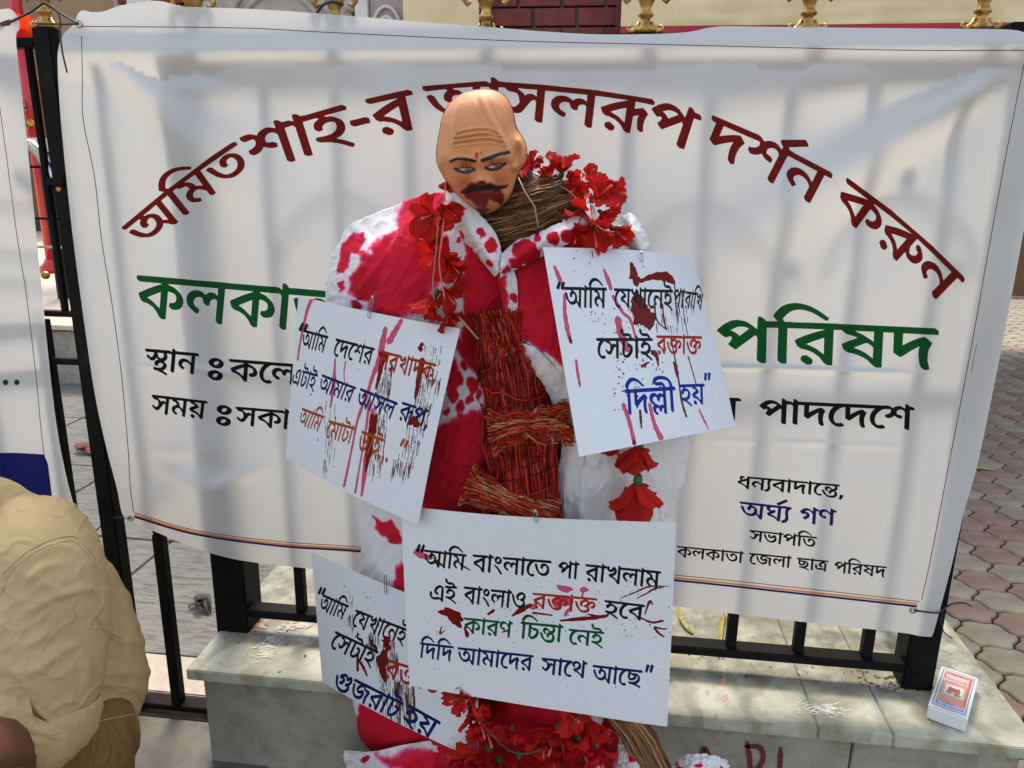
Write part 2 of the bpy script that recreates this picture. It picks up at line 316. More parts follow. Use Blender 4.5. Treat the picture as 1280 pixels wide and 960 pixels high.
# ---------------------------------------------------------------- the lettering: outlines of Bengali letters, as closed polygons
FONT_RAW = {
    'অ': (893, [[186,-4,174,6,162,24,153,34,148,38,139,30,127,24,112,20,98,19,90,20,79,22,67,27,60,31,42,46,32,56,20,74,11,91,4,110,4,114,4,115,16,119,19,119,31,110,44,79,56,60,61,54,64,51,74,48,82,46,96,46,104,48,112,50,118,56,122,60,125,66,127,76,127,84,125,94,121,101,118,102,114,104,106,104,103,102,99,100,94,95,94,90,94,82,94,79,92,78,80,76,78,76,66,86,63,96,63,106,67,116,72,121,79,126,76,132,69,134,4,134,-8,144,-8,158,-5,159,217,159,218,158,226,153,231,148,231,137,230,134,207,134,206,134,204,132,204,-2,204,-4,202,-4], [174,38,175,39,175,41,175,134,174,134,102,134,102,132,105,128,118,125,127,120,142,108,146,102,152,92,156,82,156,76,156,62,155,55]]),
    'া': (266, [[31,-4,18,7,18,122,13,132,10,133,4,134,-7,144,-8,146,-8,157,-6,159,3,158,18,149,18,174,20,175,21,176,31,175,42,166,46,160,62,159,73,150,74,148,74,137,73,134,50,134,49,134,48,132,48,-2,47,-4,45,-4]]),
    'ই': (530, [[127,-18,99,1,82,11,68,18,55,24,39,29,20,34,8,44,7,48,9,56,12,58,36,55,54,55,66,56,75,60,82,64,87,71,90,78,91,84,90,91,87,99,84,101,74,104,60,104,52,102,48,100,44,94,42,90,42,82,40,80,32,78,26,78,14,88,12,95,12,104,15,112,20,118,26,123,35,126,36,128,32,132,27,134,4,134,-8,144,-8,158,-5,159,82,159,84,160,84,166,82,169,79,171,46,171,38,172,26,175,17,180,2,192,-4,200,-6,206,-8,215,-8,224,-7,230,-6,232,9,231,20,222,22,220,22,208,23,202,25,199,37,196,68,196,79,195,86,192,95,186,106,178,109,172,113,160,128,159,140,149,140,136,138,134,61,134,59,133,63,128,73,127,82,124,93,118,110,104,115,98,119,90,121,80,121,72,119,61,115,54,108,46,103,42,96,38,82,34,81,32,104,19,118,10,138,-5,138,-8,138,-10,132,-17]]),
    'এ': (758, [[154,-4,143,6,138,15,134,17,129,18,118,18,90,14,71,14,50,17,44,19,34,24,18,37,13,44,10,50,8,56,6,68,6,80,9,96,10,98,14,98,26,96,38,86,38,82,36,72,36,60,40,48,44,43,58,40,71,40,95,44,112,44,124,42,130,40,140,34,142,34,142,128,140,134,135,136,128,135,122,133,112,129,106,124,98,116,93,108,90,102,89,97,90,90,102,90,114,80,115,68,113,65,106,64,95,64,86,66,82,68,64,84,60,91,58,104,61,118,68,131,78,143,92,153,106,159,116,160,130,160,136,160,142,158,150,154,166,140,170,132,172,122,172,-2,171,-4,170,-4]]),
    'ও': (738, [[111,7,92,11,77,17,69,22,54,33,42,44,28,64,17,86,11,101,4,122,3,128,4,131,12,134,18,135,32,125,40,98,47,82,54,68,63,54,73,43,82,38,88,36,99,34,110,33,124,36,132,39,140,46,144,54,145,62,144,68,142,73,140,73,130,68,126,68,113,79,109,90,110,94,126,101,133,106,137,110,140,114,142,120,143,126,141,133,140,134,136,136,128,136,120,134,106,128,95,119,90,113,88,106,89,102,100,94,101,92,98,79,94,77,86,80,81,82,68,92,61,98,58,106,57,113,58,119,63,130,68,138,74,143,87,152,104,159,119,161,131,160,138,159,144,156,152,151,166,139,170,133,172,127,173,122,173,110,169,98,159,85,165,79,170,73,173,66,175,60,176,50,174,40,172,34,167,26,161,19,149,12,132,8,126,7]]),
    'ক': (807, [[110,-4,98,6,92,16,84,26,70,40,49,51,26,57,14,67,5,88,6,90,10,93,48,112,74,123,96,131,98,132,98,134,97,134,6,134,-8,144,-8,156,-7,158,196,159,200,156,210,149,210,136,208,134,130,134,128,133,128,131,129,130,148,124,159,118,182,100,188,91,193,82,196,72,196,64,194,56,191,49,186,43,180,40,169,36,152,36,150,37,137,47,137,56,138,61,140,62,152,62,159,65,162,68,165,74,165,83,162,90,158,96,144,102,130,105,129,104,128,102,128,-2,127,-4,126,-4], [98,38,98,39,99,41,98,100,94,99,72,89,45,76,45,74,58,68,70,60]]),
    'খ': (696, [[137,-4,124,7,112,22,98,35,84,43,75,48,62,52,48,56,36,66,32,82,32,86,34,87,44,88,58,91,72,96,82,104,87,112,89,120,88,121,87,121,83,116,74,110,63,105,50,104,39,105,32,108,14,121,10,128,7,138,7,145,10,157,12,160,16,160,28,156,39,148,40,144,38,137,38,132,38,130,40,129,47,130,56,134,62,140,74,156,78,158,83,159,88,159,105,145,112,134,115,128,117,121,118,112,116,98,110,89,102,81,94,75,78,69,78,68,96,58,125,34,126,34,126,36,126,42,126,174,128,176,138,175,150,166,153,159,170,159,182,149,182,137,180,134,158,134,156,134,156,132,156,-2,154,-4,153,-4]]),
    'গ': (656, [[128,-4,116,7,116,102,102,120,92,130,81,134,66,135,56,132,48,126,50,125,60,124,68,120,84,108,89,100,92,90,91,78,86,66,79,58,64,47,56,42,52,40,50,41,39,50,30,62,30,64,30,66,50,78,57,84,60,89,61,98,59,100,52,100,42,99,34,96,30,96,12,109,2,118,2,122,14,138,24,148,30,153,40,158,50,160,60,161,72,160,82,156,89,153,99,146,114,133,116,132,116,174,118,176,126,176,129,175,140,166,143,160,160,159,172,149,172,137,171,134,148,134,147,134,146,132,146,-2,145,-4,143,-4]]),
    'ঘ': (631, [[120,-4,109,6,97,19,88,24,80,29,63,36,48,40,37,41,24,52,17,66,17,72,22,76,36,85,36,86,24,96,14,106,10,112,9,118,9,126,10,133,10,134,4,134,-8,144,-8,156,-7,158,152,159,156,156,165,149,166,137,164,134,142,134,140,134,139,132,139,-2,138,-4,136,-4], [109,30,110,30,110,32,109,38,109,134,108,134,52,134,46,129,40,120,40,112,42,106,46,105,56,105,67,108,74,112,78,112,90,102,96,92,96,90,95,89,58,64,56,62,56,61,66,58,78,52,90,45]]),
    'চ': (567, [[58,2,50,5,38,12,27,22,21,32,18,44,18,133,16,134,4,134,-7,144,-8,146,-8,158,-5,159,138,159,150,149,150,136,148,134,51,134,49,133,48,130,50,126,55,118,61,114,68,111,78,110,96,110,102,109,110,106,116,102,128,93,130,90,134,80,135,73,133,59,129,47,126,40,120,30,112,22,100,13,88,6,72,2], [52,28,60,28,67,30,72,32,84,40,92,47,98,56,102,66,104,73,103,83,84,84,76,86,63,91,50,100,48,101,48,36,50,31]]),
    'ছ': (687, [[164,-14,134,0,103,9,78,15,44,20,32,28,31,30,31,36,32,42,34,44,40,44,57,42,75,42,84,42,100,46,112,52,122,62,127,70,130,82,128,90,125,98,122,99,118,100,117,98,118,88,116,82,112,73,103,63,94,58,88,55,72,51,54,51,42,55,25,68,20,78,18,86,18,133,16,134,4,134,-7,144,-8,146,-8,157,-7,159,166,160,168,159,179,150,180,148,180,136,180,135,178,134,50,134,48,134,47,132,49,130,52,128,66,124,109,124,118,122,124,120,133,115,150,100,155,92,159,79,159,66,156,54,151,45,144,37,135,31,126,26,124,25,146,16,160,9,173,0,174,-2,174,-4,171,-10,168,-14], [49,76,60,76,68,78,73,80,78,84,84,90,87,96,88,99,86,100,73,100,66,102,55,107,49,112,48,112,47,84,48,78]]),
    'জ': (917, [[196,-4,184,6,178,28,176,44,175,64,177,79,180,92,180,94,166,97,152,102,141,110,122,126,106,116,96,106,93,103,89,94,90,87,91,86,96,86,103,88,109,91,124,102,129,102,146,96,158,86,160,80,162,67,162,52,160,42,155,32,150,26,140,19,130,15,118,12,103,12,87,14,78,17,66,23,49,36,37,46,31,55,20,72,10,96,4,116,4,120,4,121,14,124,20,124,32,114,40,88,52,64,57,56,66,47,73,43,88,39,103,39,116,42,124,47,128,52,132,62,133,68,132,68,118,62,109,60,94,61,82,66,68,78,64,82,61,90,59,99,61,110,64,118,69,126,76,132,76,134,4,134,-8,144,-8,158,-5,160,223,160,228,157,237,148,237,136,235,134,146,134,144,134,147,129,151,125,159,122,170,119,180,118,196,119,208,109,216,96,216,92,210,79,208,70,205,50,207,26,213,0,210,-2,200,-5]]),
    'ট': (567, [[60,2,50,5,38,12,27,22,21,32,18,44,18,133,16,134,4,134,-7,144,-8,146,-8,157,-7,158,-5,159,92,159,94,161,92,168,91,170,87,171,50,171,42,172,32,174,20,180,4,194,-1,202,-3,211,-4,221,-3,229,0,232,14,231,25,222,26,220,25,211,26,205,28,199,40,196,76,196,84,196,93,193,103,187,115,176,120,168,122,160,138,159,150,148,150,136,148,134,51,134,49,133,48,36,50,31,51,28,58,28,64,29,72,32,83,38,95,52,101,62,103,68,105,78,103,86,102,87,86,86,74,96,73,97,72,108,72,110,74,112,84,113,98,113,105,112,111,108,126,98,129,92,133,84,135,73,134,62,130,48,122,34,112,22,97,11,86,6,72,2]]),
    'ণ': (620, [[119,-4,107,7,107,101,106,103,90,122,86,127,82,130,74,133,66,135,56,135,48,132,41,127,37,120,36,112,37,102,39,98,42,97,50,95,62,93,73,84,74,82,73,66,71,64,64,65,53,68,40,73,28,80,14,93,8,103,6,110,5,116,5,124,8,138,14,148,21,154,26,156,34,160,44,161,57,160,68,158,82,150,106,132,107,132,107,174,108,176,118,176,120,175,130,166,134,160,150,159,163,149,163,137,162,134,140,134,138,134,137,132,137,-2,136,-4,134,-4]]),
    'ত': (707, [[100,9,87,11,76,15,68,20,52,30,40,42,26,60,17,78,11,92,4,112,3,118,4,121,15,124,19,124,32,114,39,93,46,74,52,64,59,52,68,42,80,38,87,36,96,35,106,36,116,38,124,43,130,50,135,58,138,67,138,80,135,90,129,100,122,103,111,103,104,100,99,94,97,88,98,82,98,76,96,76,85,73,82,74,70,84,67,92,66,100,68,106,70,112,73,118,79,122,90,127,99,129,115,128,124,126,133,121,146,112,154,104,160,96,163,90,166,80,168,69,168,58,167,52,164,42,159,32,152,23,144,17,136,14,121,10,114,9], [4,134,-8,144,-8,158,-7,159,-5,160,170,160,172,159,180,154,184,150,184,148,184,136,183,134,182,134]]),
    'থ': (645, [[124,-4,112,6,102,20,87,34,76,40,62,48,49,52,36,56,24,66,19,83,19,86,20,87,31,88,46,91,58,96,64,100,71,108,74,114,75,121,73,130,70,133,62,135,54,135,48,134,43,132,38,127,35,124,34,120,35,114,41,108,41,104,34,94,32,94,30,94,12,109,8,114,5,120,4,132,6,138,12,148,16,152,24,156,38,160,56,160,61,159,72,156,76,154,88,145,97,136,103,126,106,114,105,104,102,96,97,87,91,82,82,76,75,72,66,69,64,68,88,54,112,34,113,36,113,174,116,176,126,175,137,166,140,160,157,159,169,149,169,137,168,134,146,134,144,134,143,132,143,-2,142,-4,140,-4]]),
    'দ': (603, [[118,-4,106,6,101,22,97,48,97,70,99,86,98,86,93,83,73,68,43,42,38,42,28,48,16,58,16,60,15,133,14,134,4,134,-8,144,-8,157,-7,159,145,160,150,157,158,150,159,136,157,134,48,134,46,134,45,132,45,88,46,88,60,98,76,108,90,116,110,124,115,124,118,122,127,114,139,102,139,99,130,78,127,58,127,34,129,24,134,4,134,0,132,-2,122,-5]]),
    'ধ': (596, [[112,-4,100,6,90,22,78,34,74,37,54,48,42,53,26,57,14,66,12,68,6,85,6,90,37,108,37,109,29,116,25,122,22,132,22,138,24,144,28,151,33,156,38,158,42,160,52,161,64,160,78,150,78,137,76,136,62,134,58,132,54,128,52,122,53,118,56,116,77,125,100,133,101,136,101,157,102,159,144,159,157,149,157,137,156,134,134,134,132,134,131,132,131,-2,130,-4,128,-4], [100,38,101,40,100,101,98,101,70,89,53,81,44,76,46,74,60,67,76,58]]),
    'ন': (604, [[115,-4,102,7,102,56,98,63,86,75,73,82,62,84,52,83,46,81,42,76,38,71,37,67,37,61,38,58,41,53,51,46,57,40,56,37,51,28,49,26,45,26,39,30,18,46,11,55,8,61,6,68,6,79,8,84,13,96,19,101,25,105,32,108,40,110,52,110,68,106,80,100,102,83,103,83,102,134,100,134,6,134,-8,144,-8,156,-7,158,145,159,150,156,158,149,159,137,158,134,135,134,134,134,132,132,132,-2,132,-4,130,-4]]),
    'প': (716, [[143,-4,131,7,131,94,126,102,124,103,123,102,65,47,64,46,60,47,48,56,38,66,39,69,44,74,48,82,50,90,48,95,44,96,39,95,32,92,28,92,16,102,2,116,2,120,8,127,20,140,26,145,41,155,53,160,65,161,77,160,89,157,100,152,114,141,130,127,131,173,131,174,134,176,143,175,154,166,158,160,174,159,186,149,187,137,186,134,164,134,162,134,161,132,161,-2,160,-4,158,-4], [73,100,75,100,96,120,103,127,102,129,98,132,90,134,86,135,74,135,66,133,60,130,47,121,46,120,56,115,68,106]]),
    'ব': (596, [[112,-4,100,6,88,24,75,36,62,45,52,49,39,54,26,56,14,66,12,70,5,88,6,90,13,94,46,112,75,124,98,132,100,134,6,134,-8,144,-8,156,-7,158,142,159,147,156,156,149,156,137,156,134,133,134,131,134,130,132,130,-2,129,-4,128,-4], [100,38,100,39,101,41,100,101,96,100,73,90,45,76,45,74,64,65,78,57]]),
    'ভ': (721, [[103,7,86,10,72,16,63,22,52,30,38,44,28,58,17,77,10,94,5,110,3,118,4,120,15,124,19,124,32,114,40,88,46,74,56,58,66,44,74,39,82,36,98,33,108,34,118,36,126,41,133,47,139,57,142,65,142,78,140,84,139,84,134,80,126,73,117,70,111,68,99,67,92,68,82,71,66,83,62,88,59,93,58,98,57,106,58,116,61,122,62,124,66,124,78,121,90,111,90,108,88,100,88,95,88,94,90,92,94,92,100,94,105,96,118,108,126,119,128,121,142,122,154,112,164,94,168,83,171,72,172,64,171,52,166,38,162,29,156,22,148,16,140,12,135,10,124,8,118,7], [4,134,-8,144,-8,158,-7,159,-5,159,174,159,176,159,183,153,188,149,188,148,188,136,187,134,186,134]]),
    'ম': (622, [[120,-4,107,6,107,30,106,34,88,57,84,60,79,64,72,66,66,67,58,66,50,62,46,58,44,54,42,50,42,43,46,36,52,32,65,22,65,19,62,10,60,6,56,6,44,12,22,28,19,33,14,43,11,54,12,64,14,72,18,78,26,85,34,89,48,92,49,94,48,98,45,108,42,113,34,116,18,120,6,128,4,134,-8,144,-8,156,-7,158,150,159,154,156,163,149,163,137,162,134,140,134,138,134,137,132,137,-2,136,-4,134,-4], [106,66,106,65,107,66,106,134,105,134,48,134,49,132,64,121,69,116,72,110,78,98,80,85,92,77]]),
    'য': (626, [[120,-4,106,7,99,16,88,26,80,32,66,39,54,43,28,49,15,60,8,77,8,81,30,94,54,106,55,108,52,110,42,114,21,121,10,130,8,134,4,134,-3,140,-8,145,-8,156,-7,158,150,159,155,156,164,149,164,137,163,134,140,134,139,134,138,132,138,-2,137,-4,135,-4], [106,32,108,32,108,34,108,134,106,134,50,134,51,132,73,118,88,106,90,102,90,92,90,90,88,89,56,73,48,68,66,61,80,54,94,43]]),
    'য়': (626, [[48,-5,43,-4,38,0,28,8,26,12,24,18,26,24,30,28,34,31,43,32,48,30,61,19,64,14,65,12,65,6,63,0,58,-4,54,-5], [120,-4,106,7,99,16,88,26,80,32,66,39,54,43,28,49,15,60,8,77,8,81,30,94,54,106,55,108,52,110,42,114,21,121,10,130,8,134,4,134,-3,140,-8,145,-8,156,-7,158,150,159,155,156,164,149,164,137,163,134,140,134,139,134,138,132,138,-2,137,-4,135,-4], [106,32,108,32,108,34,108,134,106,134,50,134,51,132,73,118,88,106,90,102,90,92,90,90,88,89,56,73,48,68,66,61,80,54,94,43]]),
    'র': (596, [[48,-5,43,-3,40,0,30,7,27,12,26,16,27,23,30,28,34,31,44,32,48,30,62,19,66,14,66,6,64,0,61,-3,56,-5], [112,-4,100,6,88,24,75,36,62,45,52,49,39,54,26,56,14,66,12,70,5,88,6,90,13,94,46,112,75,124,98,132,100,134,6,134,-8,144,-8,156,-7,158,142,159,147,156,156,149,156,137,156,134,133,134,131,134,130,132,130,-2,129,-4,128,-4], [100,38,100,39,101,41,100,101,96,100,73,90,45,76,45,74,64,65,78,57]]),
    'ল': (731, [[147,-4,135,7,135,82,133,86,130,89,126,91,120,91,112,88,108,84,106,80,104,65,103,64,92,63,88,66,79,73,74,86,72,90,69,93,63,94,54,94,48,92,44,90,39,83,37,78,37,72,39,66,43,60,52,55,64,46,64,42,60,31,57,29,50,31,39,37,21,51,16,56,10,65,6,78,6,90,8,97,11,103,18,111,28,117,40,120,54,120,58,119,70,115,82,106,85,105,90,110,97,114,102,116,114,116,122,114,134,106,135,108,134,134,133,134,6,134,-8,144,-8,156,-7,158,176,159,178,158,189,150,190,148,190,137,189,134,166,134,165,134,164,132,164,-2,163,-4,162,-4]]),
    'শ': (677, [[133,-4,121,7,121,118,119,121,112,130,107,133,101,135,92,135,88,134,82,130,78,127,75,121,74,116,75,107,78,102,84,100,96,98,108,88,108,82,107,74,106,72,98,72,84,76,74,81,61,91,53,82,47,78,36,73,22,71,8,82,7,96,8,98,14,98,26,102,33,106,37,112,40,118,40,127,37,133,31,135,18,135,10,134,6,134,-6,144,-7,156,-6,159,1,160,16,161,29,159,37,155,52,144,60,153,70,158,77,160,88,161,97,160,104,156,120,146,122,148,121,151,121,174,122,176,132,176,134,175,144,166,148,160,164,159,176,149,177,137,176,134,154,134,152,134,151,132,151,-2,150,-4,148,-4]]),
    'ষ': (633, [[121,-4,108,6,92,24,81,31,61,41,43,46,28,49,15,60,8,77,8,81,32,95,55,106,57,108,55,109,42,114,21,121,14,127,9,131,8,134,4,134,-8,144,-8,156,-7,158,152,159,157,156,166,149,166,137,165,134,142,134,141,134,140,132,140,-2,139,-4,138,-4], [110,31,111,34,110,37,110,72,102,81,92,88,90,89,85,88,49,70,49,68,69,60,84,52], [110,96,111,96,111,98,110,102,110,132,109,134,50,134,52,132,76,120,92,109]]),
    'স': (682, [[134,-4,122,7,122,83,120,86,116,90,114,90,109,88,103,83,78,42,72,34,66,30,54,28,46,28,40,30,36,32,28,38,15,50,6,62,6,66,7,67,14,72,19,72,31,62,36,55,43,55,48,58,54,63,62,75,60,86,56,102,51,112,36,117,18,120,6,130,4,134,-8,144,-8,156,-7,158,164,159,169,156,178,149,178,137,177,134,154,134,153,134,152,132,152,-2,151,-4,150,-4], [122,106,123,106,123,110,122,114,122,132,121,134,52,134,53,132,70,119,75,114,80,107,90,114,99,116,109,114,114,112]]),
    'হ': (530, [[127,-18,99,1,82,11,68,18,55,24,39,29,20,34,8,44,7,48,9,56,12,58,36,55,54,55,66,56,75,60,82,64,87,71,90,78,91,85,89,96,86,100,74,104,60,104,51,101,45,96,42,91,42,82,42,80,32,78,28,78,23,80,14,89,12,96,13,106,15,112,19,118,25,122,35,126,36,128,32,132,27,134,6,134,4,135,-8,144,-8,156,-7,158,126,159,131,156,140,149,140,136,138,134,61,134,59,133,63,128,73,127,82,124,93,118,110,104,115,98,119,90,121,80,121,72,119,61,115,54,108,46,103,42,96,38,82,34,81,32,104,19,118,10,138,-5,138,-8,138,-10,132,-17]]),
    'ি': (266, [[31,-4,20,6,18,8,18,133,16,134,4,134,-7,144,-8,146,-8,157,-6,159,14,160,14,161,1,179,1,182,9,196,18,208,28,218,37,224,50,230,61,232,70,233,86,232,103,228,124,220,146,206,179,180,180,179,180,176,174,168,169,168,141,188,124,198,108,204,94,207,79,207,66,204,54,197,43,186,32,170,34,166,39,159,60,159,62,158,74,149,74,137,74,135,72,134,50,134,49,134,48,132,48,-2,47,-4,45,-4]]),
    'ী': (266, [[30,-4,19,6,18,8,18,133,16,134,4,134,-8,145,-8,156,-7,159,16,159,18,160,16,172,10,186,4,194,-3,198,-15,203,-34,207,-52,208,-75,208,-92,204,-98,203,-102,200,-104,196,-104,195,-100,194,-62,194,-50,192,-41,187,-28,176,-23,169,-21,162,-20,152,-21,150,-34,150,-46,160,-48,166,-50,168,-56,170,-94,170,-100,170,-114,174,-121,180,-130,188,-134,194,-136,199,-136,204,-134,210,-132,215,-126,220,-116,226,-106,229,-88,232,-74,233,-52,232,-38,231,-14,226,-1,220,8,216,29,199,34,192,41,181,44,174,48,160,62,159,74,149,74,137,74,134,51,134,49,134,48,132,48,-2,47,-4,46,-4]]),
    'ে': (346, [[66,-5,55,-2,48,0,32,12,24,20,20,24,12,39,9,50,7,60,7,78,9,89,13,102,17,112,26,125,33,133,32,134,4,134,-8,144,-8,156,-6,159,81,159,94,149,94,135,92,134,86,133,79,130,70,124,61,116,52,106,46,96,42,88,38,74,37,66,38,47,42,34,48,25,50,24,58,21,68,21,78,25,82,25,94,15,99,6,100,4,98,2,90,-2,76,-5]]),
    '^': (0, [[-48,159,-61,170,-66,178,-66,182,-66,183,10,231,14,231,26,222,31,213,31,210,29,208,-43,160]]),
    'Y': (255, [[4,-16,-8,-6,-11,3,-12,7,-10,9,2,13,10,18,18,25,21,33,23,42,23,54,16,91,15,109,17,122,22,133,20,134,6,134,-3,140,-8,145,-8,158,-7,159,-5,160,60,159,72,150,72,136,70,134,63,134,55,126,49,116,46,106,45,100,45,88,53,44,53,32,50,18,44,6,40,0,36,-4,22,-11,8,-16]]),
    'রু': (803, [[48,-5,43,-3,40,0,30,7,27,12,26,16,27,23,30,28,34,31,44,32,48,30,62,19,66,14,66,6,64,0,61,-3,56,-5], [112,-4,100,6,88,24,75,36,62,45,52,49,39,54,26,56,14,66,12,70,5,88,6,90,13,94,46,112,75,124,98,132,100,134,6,134,-8,144,-8,156,-7,158,194,159,199,156,208,149,208,136,206,134,133,134,130,133,130,90,135,77,142,65,144,63,148,62,154,62,158,64,165,70,168,78,167,85,165,90,157,93,145,103,144,108,146,116,148,118,150,118,156,118,168,112,187,96,192,90,195,83,197,74,197,66,194,56,189,46,184,42,175,38,170,38,159,38,152,39,144,43,132,52,130,52,130,-2,128,-4], [100,38,100,39,101,41,100,101,96,100,73,90,45,76,45,74,64,65,78,57]]),
    'রূ': (769, [[48,-5,43,-3,40,0,30,7,27,12,26,16,27,23,30,28,34,31,44,32,48,30,62,19,66,14,66,6,64,0,61,-3,56,-5], [112,-4,100,6,88,24,75,36,62,45,52,49,39,54,26,56,14,66,12,70,5,88,6,90,13,94,46,112,75,124,98,132,100,134,6,134,-8,144,-8,156,-7,158,186,159,191,156,200,149,200,136,198,134,133,134,131,134,130,132,130,104,134,104,159,113,162,113,175,104,186,92,186,88,181,76,178,58,178,37,183,18,182,14,181,12,178,12,168,10,155,20,152,31,149,48,148,64,150,77,150,78,148,78,134,72,130,70,130,-2,128,-4], [100,38,100,39,101,41,100,101,96,100,73,90,45,76,45,74,64,65,78,57]]),
    'গু': (825, [[126,4,110,6,100,9,82,16,68,25,48,40,33,56,21,74,12,91,6,106,3,116,4,120,12,123,18,124,32,114,40,94,47,78,55,64,62,56,74,44,87,38,102,33,122,30,135,31,143,33,154,38,162,44,165,50,167,60,165,66,164,66,152,61,147,61,135,70,130,82,131,86,144,92,154,99,158,103,161,108,164,115,165,122,164,126,162,125,149,109,136,108,123,118,119,129,116,134,105,136,98,135,90,132,98,128,114,115,118,106,120,102,120,94,116,84,108,72,94,62,88,59,83,58,78,61,68,69,63,78,62,81,64,83,80,92,86,97,89,103,89,108,87,108,81,108,68,104,64,104,41,122,39,124,39,128,49,140,60,150,74,157,88,161,100,161,113,158,122,153,136,142,138,142,148,156,160,159,165,158,178,148,184,142,188,136,192,128,194,118,194,109,193,100,189,91,183,81,192,70,196,61,198,48,195,34,188,24,182,16,172,11,160,7,150,5,143,4]]),
    'ন্ত': (721, [[102,-17,84,-14,70,-9,56,-1,40,12,30,22,18,38,8,58,2,72,2,74,4,76,14,79,18,79,30,70,43,44,48,34,55,25,61,19,66,16,76,12,93,9,112,10,123,13,129,16,133,20,137,26,139,32,140,37,140,44,138,54,136,57,132,59,127,60,120,60,114,57,108,52,106,48,106,34,102,32,91,31,78,42,76,49,76,58,77,66,80,71,86,76,98,82,99,84,79,99,76,100,69,99,64,96,63,92,63,88,64,82,72,74,72,70,62,62,58,62,45,72,37,82,34,88,32,94,32,104,36,115,44,122,54,126,66,126,70,125,80,121,108,99,118,96,127,98,132,100,135,104,138,114,138,122,134,132,130,134,6,134,-8,144,-8,157,-6,159,174,160,179,157,188,150,188,136,187,134,160,134,160,132,164,124,168,112,168,100,166,92,162,84,158,80,153,76,145,73,157,63,162,57,165,50,168,42,169,37,169,24,166,12,163,6,160,0,154,-5,147,-10,139,-14,130,-16,118,-18]]),
    'ক্ত': (930, [[106,-4,88,0,80,2,69,8,48,24,36,35,27,48,16,68,9,85,3,107,6,109,15,112,19,112,32,102,40,79,51,54,60,42,68,32,78,27,84,25,92,23,104,22,116,24,126,28,133,33,137,40,138,44,138,50,136,55,134,55,124,50,120,50,108,60,103,72,103,74,104,76,118,81,126,85,131,90,134,94,136,98,136,107,134,109,132,110,120,110,115,109,104,106,98,102,92,98,86,90,84,85,85,83,95,74,95,71,92,62,91,60,90,59,81,61,74,65,58,78,54,86,54,96,56,102,59,109,68,119,80,127,95,133,95,134,6,134,-8,144,-8,158,-5,159,226,159,229,158,240,150,240,148,240,137,240,135,238,134,134,134,142,130,160,115,172,120,182,122,193,121,204,118,220,104,224,100,227,94,228,88,228,77,227,70,224,64,214,53,206,48,198,44,194,44,190,44,178,54,174,66,176,68,188,74,195,78,198,82,199,86,199,95,198,97,192,98,187,96,178,93,166,83,154,68,154,66,159,62,164,56,167,50,168,44,168,32,168,28,165,22,162,14,156,8,150,5,136,-1,121,-4]]),
    'স্থ': (721, [[170,-31,154,-22,132,-12,105,-2,78,3,67,12,66,14,67,24,68,26,70,28,92,24,108,24,122,26,130,30,135,36,138,40,138,49,137,55,134,58,126,60,117,60,110,58,106,56,103,52,102,48,102,40,101,38,88,35,85,36,74,46,72,53,72,62,74,70,80,76,90,81,97,83,94,86,85,94,84,95,80,88,74,80,67,74,58,71,46,72,36,77,20,88,14,95,6,106,6,108,7,110,16,115,19,116,31,106,37,98,42,98,48,100,55,106,58,112,60,120,62,131,62,134,60,134,4,134,-8,144,-8,156,-7,158,174,159,176,158,187,150,188,148,188,137,187,134,162,134,160,133,164,124,167,115,168,102,167,96,164,90,161,84,154,78,146,74,145,73,157,63,164,54,167,48,168,36,167,26,164,22,160,16,153,10,144,6,143,4,164,-7,178,-18,179,-23,174,-30,172,-32], [113,97,123,97,128,98,132,101,136,106,138,110,138,120,135,128,133,133,130,134,92,134,90,132,93,122,99,108,105,100]]),
    'ত্র': (715, [[142,-4,130,6,127,14,124,17,110,18,85,14,66,14,50,16,40,19,32,24,16,37,10,46,6,61,6,78,8,90,10,92,12,92,24,90,37,79,36,54,38,48,42,42,52,40,64,40,90,44,104,44,118,41,130,34,130,36,130,106,129,110,118,110,112,108,104,105,98,100,93,95,89,90,87,84,88,79,98,79,110,70,112,67,112,55,108,53,100,52,88,53,84,55,75,60,62,71,58,76,57,82,57,92,59,101,63,108,68,115,78,124,94,134,6,134,-8,144,-8,156,-7,158,172,159,175,158,186,150,186,148,186,137,186,135,184,134,132,134,132,132,141,127,154,116,158,110,160,98,160,-2,159,-4,158,-4]]),
    'ল্ল': (731, [[73,-19,64,-15,53,-7,44,1,38,8,34,20,34,29,37,38,42,46,19,64,11,73,8,80,6,88,6,100,9,107,13,114,20,120,32,125,43,127,56,126,66,124,73,120,84,111,86,112,90,117,94,120,100,122,106,123,118,121,124,119,134,113,135,114,134,133,133,134,6,134,-8,144,-8,158,-5,159,178,159,190,149,190,137,190,135,188,134,166,134,165,134,164,132,164,-13,162,-14,147,-14,135,-4,135,22,134,23,130,24,126,23,121,19,118,14,118,4,117,2,106,2,104,2,93,12,90,22,86,27,82,28,76,28,70,27,68,25,65,22,64,16,64,12,66,8,78,-1,83,-6,82,-11,79,-18,76,-20], [98,40,100,40,104,45,111,48,122,48,133,44,134,44,135,88,134,91,130,94,127,96,122,98,112,95,108,90,106,86,105,82,104,71,102,70,92,70,90,70,78,80,74,94,69,99,64,100,56,101,49,100,44,97,42,95,38,90,37,86,37,80,39,74,42,72,48,68,60,60,60,58,60,54,70,53,84,50,90,46]]),
